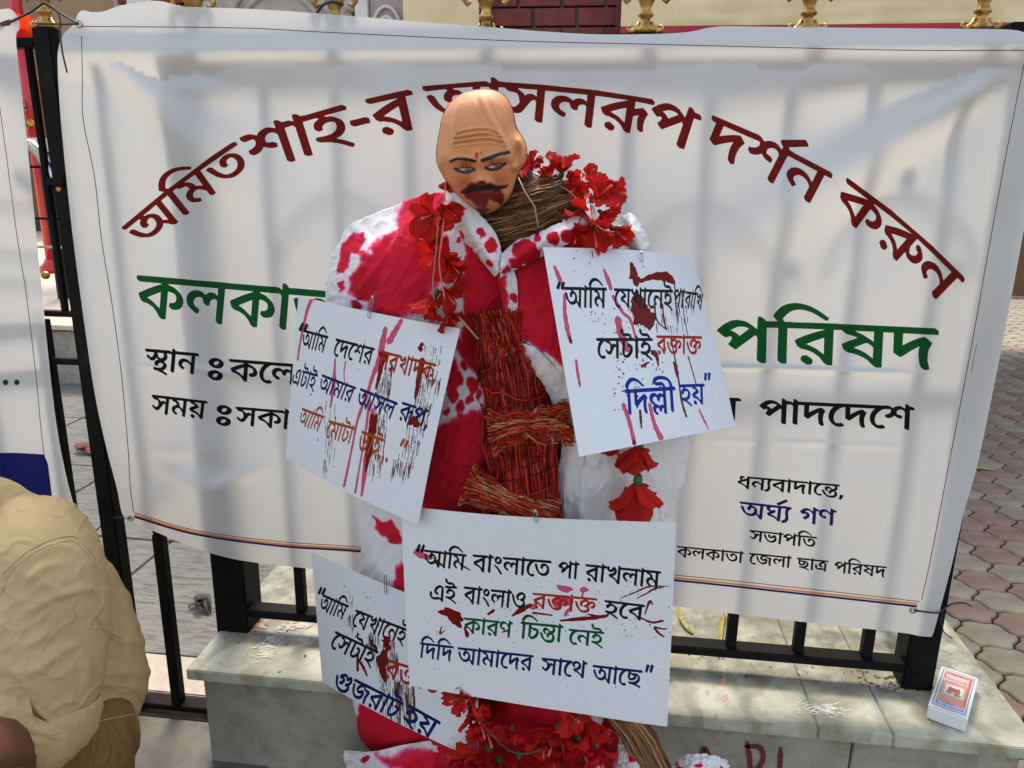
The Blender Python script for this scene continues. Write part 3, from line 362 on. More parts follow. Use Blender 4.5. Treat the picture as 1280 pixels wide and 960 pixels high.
    'ং': (438, [[94,-12,82,-2,66,20,48,41,40,48,26,58,16,66,15,68,16,70,23,80,27,80,30,80,54,62,63,54,81,36,90,26,104,6,109,-3,109,-6,108,-8,99,-12], [54,84,48,85,41,88,24,101,18,110,14,120,14,131,16,138,22,148,25,152,32,155,36,158,44,159,53,159,59,158,68,154,75,150,84,142,91,135,94,125,96,119,95,110,92,102,88,96,84,91,76,87,70,84,64,84], [45,108,52,108,56,108,60,110,64,115,67,120,68,125,67,132,65,135,58,135,54,134,50,132,46,128,43,124,42,120,42,112,43,110]]),
    'ঃ': (438, [[55,-4,48,-2,42,0,26,12,19,20,15,30,14,43,16,50,19,56,23,62,28,66,32,69,40,71,54,72,62,70,68,67,88,52,92,46,94,38,95,34,94,22,92,14,88,8,82,2,73,-2,64,-4], [44,20,54,20,59,23,64,26,66,32,68,36,67,42,65,48,58,48,54,47,50,45,44,40,42,32,42,26], [58,84,49,85,43,87,30,96,20,106,17,112,15,118,14,130,15,136,18,143,22,148,28,154,34,156,42,159,56,159,64,156,70,154,88,139,92,133,94,126,95,120,94,108,92,102,88,96,81,89,76,86,68,84], [46,108,52,107,58,109,64,115,66,118,68,124,67,130,65,134,60,136,53,134,48,131,45,128,43,124,42,115,44,109]]),
    '“': (500, [[28,118,16,128,16,131,18,137,26,161,36,184,38,186,50,186,62,177,63,174,63,171,52,119,51,118,50,117], [75,118,63,128,63,130,65,138,73,160,83,185,86,186,98,186,109,177,110,174,100,119,98,118,97,117]]),
    '”': (500, [[28,118,17,126,16,129,27,184,28,186,30,186,50,186,63,176,63,172,60,164,52,140,43,119,41,117], [76,118,64,126,63,129,74,184,76,186,98,186,110,176,110,173,108,164,100,141,90,119,88,117]]),
    ',': (263, [[20,-33,9,-24,8,-22,18,30,18,32,20,32,41,32,53,22,54,18,52,12,44,-9,34,-32,32,-34]]),
    '.': (268, [[36,-7,31,-6,26,-2,16,6,14,10,13,16,14,26,18,31,24,34,30,34,37,32,51,20,54,15,54,4,52,-2,48,-4,46,-6,41,-7]]),
    '-': (340, [[20,60,7,70,7,86,8,87,9,88,65,88,74,82,78,77,78,62,76,60]]),
}
FONT = {k: (a, [np.array(c, float).reshape(-1, 2)*4 for c in cs]) for k, (a, cs) in FONT_RAW.items()}
MATRA = 695.
def word(toks, pts, h, space=330):
    """tokens laid along the head line pts (pixels of the photograph), letters h pixels tall; -> shapes in pixels"""
    x = 0; G_ = []
    for t in toks.split():
        if t == '_': x += space; continue
        adv, cs = FONT[t]; G_.append([c+[x, 0] for c in cs]); x += adv
    pts = np.array(pts, float); T = np.linspace(0, len(pts)-1, 200); C = cr(pts, T) if len(pts) > 2 else pts[0]+(pts[1]-pts[0])*np.linspace(0, 1, 200)[:, None]
    L = np.concatenate([[0], np.cumsum(np.hypot(*np.diff(C, axis=0).T))]); s = L[-1]/x
    D = np.gradient(C, axis=0); D /= np.hypot(D[:, 0], D[:, 1])[:, None]
    out = []
    for g in G_:
        o = []
        for c in g:
            q = c[:, 0]*s; px = np.interp(q, L, C[:, 0]); py = np.interp(q, L, C[:, 1]); tx = np.interp(q, L, D[:, 0]); ty = np.interp(q, L, D[:, 1])
            ex = np.where(q < 0, q, np.where(q > L[-1], q-L[-1], 0)); t = (MATRA-c[:, 1])*h/MATRA
            o.append(np.stack([px+tx*ex-ty*t, py+ty*ex+tx*t], 1))
        out.append(o)
    return out
def winding(pt, cs):
    w_ = np.zeros(len(pt), int)
    for c in cs:
        n_ = np.roll(c, -1, 0)
        for (ax, ay), (bx, by) in zip(c, n_):
            if ay == by: continue
            k = (pt[:, 1] >= min(ay, by)) & (pt[:, 1] < max(ay, by))
            if not k.any(): continue
            xx = ax+(pt[k, 1]-ay)*(bx-ax)/(by-ay); w_[k] += np.where(pt[k, 0] > xx, 1 if by > ay else -1, 0)
    return w_
def sheet(name, S, outline, prints, step, mats, parent=None, thick=0.):
    """a sheet S(u,v)->3D with prints [(slot, [contours])] cut into its faces as flat colour"""
    vs = []; es = []
    def loop(c):
        k = len(vs); vs.extend([Vector((float(a), float(b))) for a, b in c]); es.extend([(k+i, k+(i+1) % len(c)) for i in range(len(c))])
    loop(outline); ol = np.asarray(outline, float)
    for s_, cs in prints:
        for c in cs: loop(c)
    lo = ol.min(0); hi = ol.max(0)
    gx = np.arange(lo[0]+step*.5, hi[0], step); gy = np.arange(lo[1]+step*.5, hi[1], step)
    A = np.stack(np.meshgrid(gx, gy), -1).reshape(-1, 2); A += rng.uniform(-.1, .1, A.shape)*step
    A = A[winding(A, [ol]) != 0]
    vs.extend([Vector((float(a), float(b))) for a, b in A])
    r_ = geometry.delaunay_2d_cdt(vs, es, [], 0, 1e-7); uv = np.array([tuple(v) for v in r_[0]]); tri = np.array([t for t in r_[2] if len(t) == 3])
    c = uv[tri].mean(1); keep = winding(c, [ol]) != 0; tri = tri[keep]; c = c[keep]; mi = np.zeros(len(tri), int)
    order = np.argsort(c[:, 0]); cx = c[order, 0]
    for s_, cs in prints:
        a_ = np.vstack(cs); l, h = a_.min(0), a_.max(0)
        i0, i1 = np.searchsorted(cx, [l[0], h[0]]); ids = order[i0:i1]; ids = ids[(c[ids, 1] > l[1]) & (c[ids, 1] < h[1])]
        if len(ids): mi[ids[winding(c[ids], cs) != 0]] = s_
    X = S(uv[:, 0], uv[:, 1]); e = 1e-4
    nu = S(uv[:, 0]+e, uv[:, 1])-S(uv[:, 0]-e, uv[:, 1]); nv = S(uv[:, 0], uv[:, 1]+e)-S(uv[:, 0], uv[:, 1]-e)
    N = np.cross(nu, nv); N /= np.linalg.norm(N, axis=1)[:, None]
    if (N*(CAM-X)).sum() < 0: N = -N
    a, b, d = X[tri[:, 0]], X[tri[:, 1]], X[tri[:, 2]]; fl = (np.cross(b-a, d-a)*N[tri[:, 0]]).sum(1) < 0; tri[fl] = tri[fl][:, ::-1]
    if thick:                                        # a second skin behind, joined round the edge
        n0 = len(X); X2 = X-N*thick; t2 = tri[:, ::-1]+n0
        E_ = {}
        for t in tri:
            for i in range(3): E_[(t[i], t[(i+1) % 3])] = 1
        edge_ = [(a_, b_) for (a_, b_) in E_ if (b_, a_) not in E_]; ids = sorted({i for e_ in edge_ for i in e_}); ix = {v: k for k, v in enumerate(ids)}; m0 = 2*n0; m1 = m0+len(ids)
        rim = [(m0+ix[b_], m0+ix[a_], m1+ix[a_], m1+ix[b_]) for a_, b_ in edge_]; cen = X.mean(0); O_ = X[ids]-cen; O_ -= N[ids]*(O_*N[ids]).sum(1)[:, None]; O_ /= np.linalg.norm(O_, axis=1)[:, None]
        X = np.vstack([X, X2, X[ids], X2[ids]]); N = np.vstack([N, -N, O_, O_]); F = [tuple(t) for t in tri]+[tuple(t) for t in t2]+rim; mi = list(mi)+[0]*(len(t2)+len(rim))
    else: F = [tuple(t) for t in tri]
    o = mk(name, X, F, mats, parent, mi, smooth=True)
    o.data.normals_split_custom_set_from_vertices([tuple(n) for n in N])
    o.shadow_terminator_geometry_offset = .1; o.shadow_terminator_shading_offset = .3
    return o
def px_to_uv(px, S, u0, it=14):
    """pixels -> (u,v) on surface S by Newton"""
    px = np.asarray(px, float); uv = np.tile(np.asarray(u0, float), (len(px), 1)); e = 1e-4
    f = lambda u, v: np.stack(PIX(S(u, v)), 1)
    for _ in range(it):
        r0 = f(uv[:, 0], uv[:, 1]); J1 = (f(uv[:, 0]+e, uv[:, 1])-r0)/e; J2 = (f(uv[:, 0], uv[:, 1]+e)-r0)/e; d = px-r0
        det = J1[:, 0]*J2[:, 1]-J1[:, 1]*J2[:, 0]; det = np.where(np.abs(det) < 1e-6, 1e-6, det)
        uv[:, 0] += np.clip((d[:, 0]*J2[:, 1]-d[:, 1]*J2[:, 0])/det, -.5, .5); uv[:, 1] += np.clip((J1[:, 0]*d[:, 1]-J1[:, 1]*d[:, 0])/det, -.5, .5)
    return uv
def conv(prints, S, u0):
    out = []
    for s_, cs in prints:
        n_ = [len(c) for c in cs]; a = px_to_uv(np.vstack(cs), S, u0); out.append((s_, np.split(a, np.cumsum(n_)[:-1])))
    return out
# marks of paint in pixels
def blob(x, y, rx, ry, rough=.35, n=14, a=0., seed=None):
    rr = random.Random(seed if seed is not None else random.random())
    ph = [rr.uniform(0, 6.28) for _ in range(4)]
    c = []
    for i in range(n):
        q = 2*math.pi*i/n; k = 1+rough*(.5*math.sin(2*q+ph[0])+.35*math.sin(3*q+ph[1])+.3*math.sin(5*q+ph[2]))*.8
        dx, dy = rx*k*math.cos(q), ry*k*math.sin(q); c.append((x+dx*math.cos(a)-dy*math.sin(a), y+dx*math.sin(a)+dy*math.cos(a)))
    return [np.array(c)]
def drip(pts, w):
    """tapered run of paint along pts; w = widths"""
    pts = np.array(pts, float); n = max(6, len(pts)*4); T = np.linspace(0, len(pts)-1, n); C = cr(pts, T) if len(pts) > 2 else pts[0]+(pts[1]-pts[0])*np.linspace(0, 1, n)[:, None]
    W = np.interp(T, np.linspace(0, len(pts)-1, len(w)), w)/2; D = np.gradient(C, axis=0); D /= np.hypot(D[:, 0], D[:, 1])[:, None]+1e-9
    Nn = np.stack([-D[:, 1], D[:, 0]], 1); W = W*(1+.12*np.sin(np.arange(n)*2.1)); A = C+Nn*W[:, None]; B = C-Nn*W[:, None]
    return [np.vstack([A, [C[-1]+D[-1]*W[-1]], B[::-1], [C[0]-D[0]*W[0]]])]
def speckle(n, x0, x1, y0, y1, r0, r1, st=1., a=0., seed=1):
    rr = random.Random(seed)
    return [blob(rr.uniform(x0, x1), rr.uniform(y0, y1), rr.uniform(r0, r1)*.6, rr.uniform(r0, r1)*st, .4, 7, a+rr.uniform(-.5, .5)*(st < 1.5), seed=rr.random()) for _ in range(n)]
def dashes(n, x0, y0, x1, y1, wdt, l0, l1, seed=1, dx=0.):
    """many fine broken vertical dashes between two ends of a band"""
    rr = random.Random(seed); o = []
    for _ in range(n):
        t = rr.random(); k = rr.uniform(-.5, .5)*wdt; x = x0+(x1-x0)*t+k; y = y0+(y1-y0)*t; L = rr.uniform(l0, l1)
        o.append(drip([(x, y), (x+dx*L, y+L)], [rr.uniform(.4, 1.1), rr.uniform(.25, .7)]))
    return o

# ================================================================ SETTING
def struct(o): o['kind'] = 'structure'; return o
g = G().add([(-60, -60, -.02), (60, -60, -.02), (60, 120, -.02), (-60, 120, -.02)], [(0, 1, 2, 3)])
struct(g.obj('ground', 'grout'))
# pavement of interlocking wavy pavers on the right
pave = struct(G().box(.84, 9, -1.2, 12, -.015, .006).obj('pavement', 'grout'))
def paver_mesh(mat):
    w_, d_ = .092, .070; bm = bmesh.new(); pts = []
    base = [(-w_, 0), (-w_*.52, -d_), (w_*.52, -d_), (w_, 0), (w_*.52, d_), (-w_*.52, d_)]
    for i in range(6):
        a, b = Vector(base[i]), Vector(base[(i+1) % 6]); n_ = Vector((-(b-a).y, (b-a).x)).normalized()
        for k in range(4):
            t = k/4; pts.append(a.lerp(b, t)+n_*math.sin(t*2*math.pi)*.006)
    pts = [p*.965 for p in pts]; N_ = len(pts)
    v = [(p.x, p.y, 0) for p in pts]+[(p.x, p.y, .022) for p in pts]+[(p.x*.94, p.y*.92, .027) for p in pts]
    f = [tuple(range(2*N_, 3*N_))]
    for i in range(N_):
        j = (i+1) % N_; f += [(i, j, N_+j, N_+i), (N_+i, N_+j, 2*N_+j, 2*N_+i)]
    o = mk('paver', v, f, mat); me = o.data; bpy.data.objects.remove(o); return me
pm = [paver_mesh('paver_pink'), paver_mesh('paver_grey')]
stuffp = G(); npv = 0; cand = []
for i in range(-2, 60):
    for j in range(-8, 76):
        x = .95+i*.1415; y = -.9+j*.1415+(.0708 if i % 2 else 0); cand.append((x, y, i, j))
for x, y, i, j in cand:
    qx, qy = PIX((x, y, .02)); m_ = pm[0 if (hashn(np.array(i), np.array(j//1), 3) > .48) else 1]
    if x-.11 < .86: 
        if y < .45 : continue
    if 1140 < qx < 1330 and 330 < qy < 1010 and y > -1.2 and npv < 290 and y < 5.5:
        o = bpy.data.objects.new('paver', m_); COL.objects.link(o); o.parent = pave
        o.location = (x, y, .004+random.uniform(0, .004)); o.rotation_euler = (random.uniform(-.01, .01), random.uniform(-.01, .01), random.uniform(-.02, .02)); npv += 1
    elif x < 6.5 and y < 9.5 and x > .9:
        me = m_; stuffp.add([(v.co.x+x, v.co.y+y, v.co.z+.004) for v in me.vertices if v.index >= 24], [tuple(k-24 for k in p.vertices) for p in me.polygons if min(p.vertices) >= 24]) if True else None
o = stuffp.obj('paver', 'paver_grey', pave); o['kind'] = 'stuff'
# marble floor slabs behind the fence on the left, on one bed
floor = struct(G().box(-7, -.80, -.02, 2.72, .0, .118).obj('floor', 'grout'))
for i in range(9):
    for j in range(4):
        x0 = -.885-i*.62; y0 = .20+j*.63
        if j == 0 and i == 0: pass
        G().box(x0-.612, x0, y0, y0+.622, .10, .13+random.uniform(0, .0015), .003).obj('slab', 'marble_floor', floor)
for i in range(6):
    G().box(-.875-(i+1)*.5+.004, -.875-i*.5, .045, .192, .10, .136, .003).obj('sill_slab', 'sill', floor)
tfloor = struct(G().box(-7, -.70, -3, -.025, -.01, .105).obj('tiled_floor', 'grout'))
for i in range(5):
    for j in range(4):
        x0 = -.70-i*.42 if j % 2 == 0 else -.70-i*.42
        if x0 > -.80: x1 = -.704
        G().box(x0-.414, x0, -.03-(j+1)*.36+.006, -.03-j*.36, .09, .125+random.uniform(0, .002), .003).obj('tile', 'tile_dark', tfloor)
# raised terrace behind
ter = struct(G().box(-14, 1.2, 2.76, 14, 0, .47).obj('terrace', 'marble_face'))
for i in range(16):
    G().box(-7+i*.5, -7+i*.5+.493, 2.73, 2.765, .02, .455, .004).obj('riser_panel', 'marble_face', ter)
G().box(-14, 1.2, 2.69, 14, .47, .50, .004).obj('paving', 'terrace', ter)

# ---------------------------------------------------------------- marble ledge that carries the fence
LX0, LX1, LF, LZ = -.862, .857, -.165, .37
led = thing('marble_ledge', 'low marble ledge under the iron fence, stained green and white top slabs', 'ledge', (0, 0, 0))
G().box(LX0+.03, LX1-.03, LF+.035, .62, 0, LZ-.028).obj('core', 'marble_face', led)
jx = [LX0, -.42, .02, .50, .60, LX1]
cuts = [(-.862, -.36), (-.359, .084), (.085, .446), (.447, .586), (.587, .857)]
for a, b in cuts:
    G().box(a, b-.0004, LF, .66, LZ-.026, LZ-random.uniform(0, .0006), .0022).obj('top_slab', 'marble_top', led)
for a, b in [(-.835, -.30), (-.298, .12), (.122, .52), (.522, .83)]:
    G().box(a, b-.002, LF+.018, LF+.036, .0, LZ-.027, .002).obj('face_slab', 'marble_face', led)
# painted letters on the ledge face
def stroke(pts, w_, Y):
    g_ = G()
    for a in range(len(pts)-1):
        g_.tube([P(*pts[a], Y), P(*pts[a+1], Y)], w_, 6)
    return g_
FY = LF+.0175
gl = thing('painted_letters', 'dark red hand painted letters A D I on the marble face of the ledge', 'graffiti', tuple(P(920, 955, FY)))
def flatstroke(pts, w_, nm='letter'):
    d = cr(np.array(pts, float), np.linspace(0, len(pts)-1, 8*len(pts))); c = drip([tuple(q) for q in d[::3]], [w_*.7, w_*1.15, w_, w_*1.1, w_*.6])[0]
    W3 = P(c[:, 0], c[:, 1], FY-.0015); n_ = len(W3); B3 = W3+[0, .0012, 0]
    return [tuple(v) for v in W3]+[tuple(v) for v in B3], n_
def letter(strokes, w_=6):
    g_ = G()
    for s_ in strokes:
        v, n_ = flatstroke(s_, w_); h_ = (n_-2)//2
        f = [(i, i+1, n_-2-i, n_-1-i) for i in range(h_)]
        m_ = n_//2; f = []
        A = list(range(0, (n_-2)//2)); B = list(range(n_-2, n_-2-(n_-2)//2, -1))
        for i in range(len(A)-1): f.append((A[i], A[i+1], B[i+1], B[i]))
        f.append((n_-1, A[0], B[0])); f.append((A[-1], (n_-2)//2, B[-1]))
        g_.add(v[:n_], f)
    o_ = g_.obj('letter', 'graffiti', gl); return o_
letter([[(880, 960), (876, 985), (870, 1010)], [(874, 955), (881, 936), (890, 960), (896, 1000)]])
letter([[(934, 928), (938, 960), (936, 1000)], [(932, 933), (950, 935), (953, 952), (937, 972), (934, 976)]])
letter([[(976, 935), (975, 960), (973, 1000)]])
# stains, scrapes, dirt on the ledge top, thin films
def film(x, y, rx, ry, mat, seed, nm='stain', n=26, rough=.8, parent=led, dz=.0006):
    c = blob(x, y, rx, ry, rough, n, 0, seed)[0]; v = PZ(c[:, 0], c[:, 1], LZ+dz); ce = PZ(np.array(x), np.array(y), LZ+dz+.0004)
    return [tuple(q) for q in v]+[tuple(ce)], [(i, (i+1) % n, n) for i in range(n)]
g_ = G(); rr = random.Random(5)
for _ in range(60):
    cx_, cy_ = (rr.gauss(338, 16), 0); cy_ = 800-(cx_-338)*.75+rr.gauss(0, 5)
    a = rr.uniform(-.5, 1.2); L = rr.uniform(3, 14); c = drip([(cx_, cy_), (cx_+L*math.cos(a), cy_-L*math.sin(a)*.6)], [1.2, .5])[0]
    v = PZ(c[:, 0], c[:, 1], LZ+.0009+rr.uniform(0, .0006)); h = (len(c)-2)//2; A = list(range(h)); B = list(range(len(c)-2, len(c)-2-h, -1))
    g_.add([tuple(q) for q in v], [(A[i], A[i+1], B[i+1], B[i]) for i in range(h-1)])
for _ in range(80):
    cx_ = rr.gauss(1028, 14); cy_ = 887+(cx_-1028)*.12+rr.gauss(0, 5); a = rr.choice((-.55, -.15, .5))+rr.gauss(0, .25); L = rr.uniform(3, 15); c = drip([(cx_, cy_), (cx_+L*math.cos(a), cy_-L*math.sin(a)*.6)], [.9, .4])[0]
    v = PZ(c[:, 0], c[:, 1], LZ+.0009+rr.uniform(0, .0006)); h = (len(c)-2)//2; A = list(range(h)); B = list(range(len(c)-2, len(c)-2-h, -1))
    g_.add([tuple(q) for q in v], [(A[i], A[i+1], B[i+1], B[i]) for i in range(h-1)])
o = g_.obj('scrape_marks', 'scrape', led); o['kind'] = 'stuff'
g_ = G()
for x, y, a, b in [(318, 790, 9, 3), (345, 815, 3, 2), (372, 803, 3, 2), (338, 822, 3, 2), (904, 852, 5, 4), (884, 865, 3, 3), (907, 873, 4, 4), (895, 898, 3, 3), (1000, 840, 4, 2), (867, 846, 3, 3), (960, 905, 5, 2), (322, 782, 14, 2.2)]:
    g_.add(*film(x, y, a, b, 'splash', x))
o = g_.obj('pink_stain', 'splash', led); o['kind'] = 'stuff'
g_ = G()
for _ in range(22):
    x = rr.uniform(845, 1160); y = 812+(x-845)*.11+abs(rr.gauss(0, 9)); g_.add(*film(x, y, rr.uniform(.8, 3.2), rr.uniform(.5, 1.4), 'dirt', rr.random(), n=7))
for _ in range(20):
    x = rr.uniform(270, 480); y = rr.uniform(770, 840); g_.add(*film(x, y, rr.uniform(.6, 2), rr.uniform(.5, 1.3), 'dirt', rr.random(), n=7))
for _ in range(26):
    x = rr.gauss(1120, 22); y = rr.gauss(852, 5); g_.add(*film(x, y, rr.uniform(1, 4), rr.uniform(.6, 1.6), 'dirt', rr.random(), n=7))
o = g_.obj('grime', 'dirt', led); o['kind'] = 'stuff'
g_ = G()
for _ in range(60):
    x = rr.gauss(1130, 17); y = rr.gauss(857, 4); p = PZ(np.array(x), np.array(y), LZ+.002); s_ = rr.uniform(.001, .004)
    g_.box(p[0]-s_, p[0]+s_, p[1]-s_*.5, p[1]+s_*.5, LZ, LZ+.003)
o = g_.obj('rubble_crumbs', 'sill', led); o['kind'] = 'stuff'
g_ = G()
for _ in range(26):
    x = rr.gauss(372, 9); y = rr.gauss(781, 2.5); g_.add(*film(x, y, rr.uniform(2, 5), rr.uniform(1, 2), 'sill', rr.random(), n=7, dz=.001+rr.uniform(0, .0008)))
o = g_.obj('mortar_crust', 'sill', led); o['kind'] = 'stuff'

# ---------------------------------------------------------------- iron fence on the ledge
fen = thing('iron_fence', 'black iron fence with arches and gilded spear tops behind the large white banner', 'fence', (0, 0, LZ))
def barbox(x, w_, z0, z1, par, nm='bar', y=0., mat='iron'): return G().box(x-w_/2, x+w_/2, y-w_/2, y+w_/2, z0, z1, .0015).obj(nm, mat, par)
bars = [-.664, -.524, -.384, -.244, -.104, .018, .157, .297, .436, .575]
for x in bars: barbox(x, .021, .432, 1.628, fen)
G().box(-.868, -.79, -.018, .060, LZ+.001-.24, 1.66, .003).obj('post', 'iron', fen)
G().box(.650, .712, -.016, .046, LZ+.001, 1.66, .003).obj('post', 'iron', fen)
G().box(-.789, .649, -.02, .02, .412, .432, .002).obj('bottom_rail', 'iron', fen)
G().box(-.789, .649, -.014, .018, 1.628, 1.648, .002).obj('top_rail', 'iron', fen)
G().box(-.789, .649, .012, .03, 1.085, 1.10, .002).obj('middle_rail', 'iron', fen)
G().box(.668, .688, .047, 1.6, .44, .46, .002).obj('side_rail', 'iron', fen)
G().box(.668, .688, .047, 1.6, 1.645, 1.663, .002).obj('side_rail', 'iron', fen)
for y in (.28, .56, .84, 1.12, 1.4): G().box(.668, .688, y-.01, y+.01, .46, 1.64, .002).obj('bar', 'iron', fen)
def arch(cx, r_, z0, par):
    g_ = G(); g_.tube([(cx+r_*math.cos(a), .012, z0+r_*math.sin(a)*.95) for a in np.linspace(0, math.pi, 22)], .0055, 6); g_.obj('arch', 'iron', par, True)
    G().ball((cx, 0, z0+r_+.012), .014).obj('ball', 'iron', par, True)
for cx in (-.734+.21, -.244, .157, .436+.07): arch(cx, .128, 1.32, fen)
for x in (.04, .318, .60, -.384, -.104): G().box(x-.016, x+.016, -.008, .012, 1.312, 1.320, .001).obj('bracket', 'iron', fen)
def finial(x, par, y=0., z=1.650):
    prof = [(0, .016), (.006, .017), (.010, .012), (.018, .0085), (.024, .0085), (.027, .0135), (.0305, .014), (.033, .010), (.040, .0085), (.048, .012), (.056, .016), (.075, .018), (.10, .013), (.15, .002)]
    o_ = G().lathe(prof, (x, y, z), 14).obj('finial', 'gold', par, True)
    for s_ in (-1, 1):
        c_ = [(x+s_*.010, y, z+.018), (x+s_*.014, y, z+.008), (x+s_*.022, y, z+.002), (x+s_*.029, y, z+.004), (x+s_*.030, y, z+.010), (x+s_*.026, y, z+.012)]
        G().tube(c_, [.004, .0055, .0055, .0045, .0035, .002], 8).obj('scroll', 'gold', o_, True)
        c_ = [(x+s_*.008, y, z+.050), (x+s_*.014, y, z+.066), (x+s_*.026, y, z+.075), (x+s_*.037, y, z+.070), (x+s_*.040, y, z+.058), (x+s_*.034, y, z+.050), (x+s_*.028, y, z+.054)]
        G().tube(c_, [.004, .006, .0065, .0065, .0055, .004, .0025], 8).obj('scroll', 'gold', o_, True)
    return o_
for x in (-.80, -.524, -.240, .046, .324): finial(x, fen)
finial(.607, fen, .0)

# ---------------------------------------------------------------- gate on the left of the ledge
gat = thing('iron_gate', 'tall black iron gate with curved top piece left of the marble ledge', 'gate', (-1.2, 0, .12))
G().box(-1.128, -1.090, -.018, .020, .108, 1.668, .003).obj('post', 'iron', gat)
barbox(-.996, .024, .15, .60, gat); barbox(-.996, .020, .601, 1.65, gat)
barbox(-1.206, .019, .15, 1.09, gat); barbox(-1.152, .012, 1.11, 1.64, gat)
for x in (-1.34, -1.48, -1.62, -1.76): barbox(x, .020, .15, 1.64, gat)
for z, t in ((1.098, .012), (.992, .014)): G().box(-1.9, -1.129, -.008, .010, z, z+t, .001).obj('rail', 'iron', gat)
for z in (1.405, 1.30, 1.24): G().box(-1.35, -1.129, .02, .028, z, z+.005, .001).obj('thin_rail', 'steel' if z < 1.3 else 'iron', gat)
G().box(-1.9, -1.129, -.016, .016, 1.632, 1.65, .002).obj('top_rail', 'iron', gat)
G().box(-1.9, -.872, -.018, .018, .135, .150, .002).obj('bottom_rail', 'iron', gat)
g_ = G(); g_.tube([V(x, y, .012) for x, y in [(28, 178), (40, 182), (52, 195), (64, 214), (74, 236), (79, 246)]], [.010, .012, .013, .013, .011, .007], 8); g_.obj('curved_piece', 'steel', gat, True)
G().box(-1.135, -1.095, -.03, -.018, 1.372, 1.387, .002).obj('latch', 'iron', gat)
p_ = P(76, 236, -.01); G().ball(tuple(p_), .010).obj('knob', 'gold', gat, True)
p_ = P(57, 344, .03); G().ball(tuple(p_), .009).obj('knob', 'gold', gat, True)
finial(-1.108, gat, 0, 1.668)

# ---------------------------------------------------------------- building behind, seen above the banner and through the gate
FY5 = 5.0
def strip(nm, x0, x1, z0, z1, mat, par, y=FY5, d=.15, b=.004): return G().box(x0, x1, y, y+d, z0, z1, b).obj(nm, mat, par)
X5 = lambda px, y=20: float(P(np.array(px), np.array(y), 5.)[0])
bld = thing('brick_pavilion', 'dark red brick pavilion wall with carved stone arch above the banner', 'building', (-1, 5, .5))
strip('back_wall', X5(180)-.3, X5(780), .5, 3.3, 'mortar', bld, 5.06, .2)
G().box(-3.3, 6.4, 4.98, 5.6, 3.32, 7.4, .01).obj('unseen_storey', 'brick', bld)  # unseen storey, height and left end set to shade the marble floor
G().box(X5(180), 6.4, 5.3, 5.6, .5, 3.31, .01).obj('rear_wall', 'wall_brown', bld)
zr = 2.12; r_i = 0
while zr < 3.2:
    x = X5(596)+(.12 if r_i % 2 else 0)-.34
    while x < X5(776):
        a, b = max(x, X5(600)), min(x+.33, X5(776))
        if b-a > .04: G().box(a, b-.014, 4.985, 5.07, zr, zr+.125, .004).obj('brick', 'brick', bld)
        x += .34
    zr += .14; r_i += 1
zr = 2.2
while zr < 3.2:
    for x in (X5(150), X5(150)+.3):
        G().box(x, x+.29, 4.985, 5.07, zr, zr+.12, .004).obj('brick', 'brick', bld)
    zr += .135
strip('relief_panel', X5(262), X5(440), 2.1, 3.2, 'relief', bld, 5.0, .08)
cxa = X5(350)
for k, r_ in enumerate((.92, .80, .66, .50, .36)):
    G().tube([(cxa+r_*math.cos(a)*.62, 4.99, 2.02+r_*math.sin(a)) for a in np.linspace(0, math.pi, 26)], .026-.003*k, 8).obj('carved_ring', 'relief', bld, True)
for s_ in (-1, 1):
    for zc in (2.5, 2.7, 2.9): G().ball((cxa+s_*.6, 4.98, zc), .05).obj('carved_boss', 'relief', bld, True)
strip('pillar', X5(446), X5(462), .5, 3.3, 'white_stone', bld, 4.95, .15)
strip('pillar', X5(463), X5(504), .5, 3.3, 'relief', bld, 4.99, .1)
for r_ in (.16, .11, .06):
    G().tube([(X5(484)+r_*math.cos(a)*.8, 4.975, 2.45+r_*1.5*math.sin(a)) for a in np.linspace(0, math.pi, 18)], .014, 8).obj('carved_ring', 'white_stone', bld, True)
strip('pillar', X5(180)-.1, X5(196), .5, 3.3, 'white_stone', bld, 4.93, .12)
can = thing('canopy_cloth', 'cream pleated cloth with dark red lower border above the right half of the banner', 'cloth', (1.5, 4.8, 2.4))
def drape(nm, x0, x1, z0, z1, y, mat, par, amp=.02, n=140, fr=9., seed=0, sag=0.):
    xs = np.linspace(x0, x1, n); zs = np.linspace(z0, z1, 26); v = []
    for z in zs:
        t_ = (z-z0)/(z1-z0)
        yy = y+amp*vnoise(xs*fr*.35, np.full(n, z*2.2), seed, 3)+amp*.35*np.sin((z+.04*np.sin(xs*2.))*70)*np.clip(vnoise(xs*1.3, xs*0+3, seed+5, 2), 0, 1)
        v += list(zip(xs, yy, z+sag*(xs-x0)*(1-t_)))
    f = [(i*n+j, i*n+j+1, (i+1)*n+j+1, (i+1)*n+j) for i in range(25) for j in range(n-1)]
    return mk(nm, v, f, mat, par, smooth=True)
zb = float(P(np.array(900), np.array(32), 4.8)[2])
drape('pleated_cloth', X5(773)+.02, 4.2, zb, 3.3, 4.8, 'cloth_cream', can, .05, 240, 9, 2)
drape('red_border', X5(773)+.02, 4.2, zb-.11, zb, 4.79, 'cloth_red', can, .012, 120, 4, 5)
G().box(X5(773)-.02, 4.2, 4.9, 4.96, 2.2, 3.31).obj('backing_wall', 'brick', can)
can2 = thing('canopy_cloth', 'narrow cream cloth panel between the carved pillar and the red bricks', 'cloth', (X5(560), 4.7, 2.4))
drape('panel', X5(500)+.08, X5(604), 1.9, 3.3, 4.8, 'cloth_cream', can2, .02, 60, 5, 9)
wl = thing('brown_wall', 'brown shrine wall with a framed picture seen through the gate', 'wall', (-8, 9.6, .5))
G().box(-14, -3.6, 9.6, 9.9, .5, 3.6).obj('wall_face', 'wall_brown', wl)
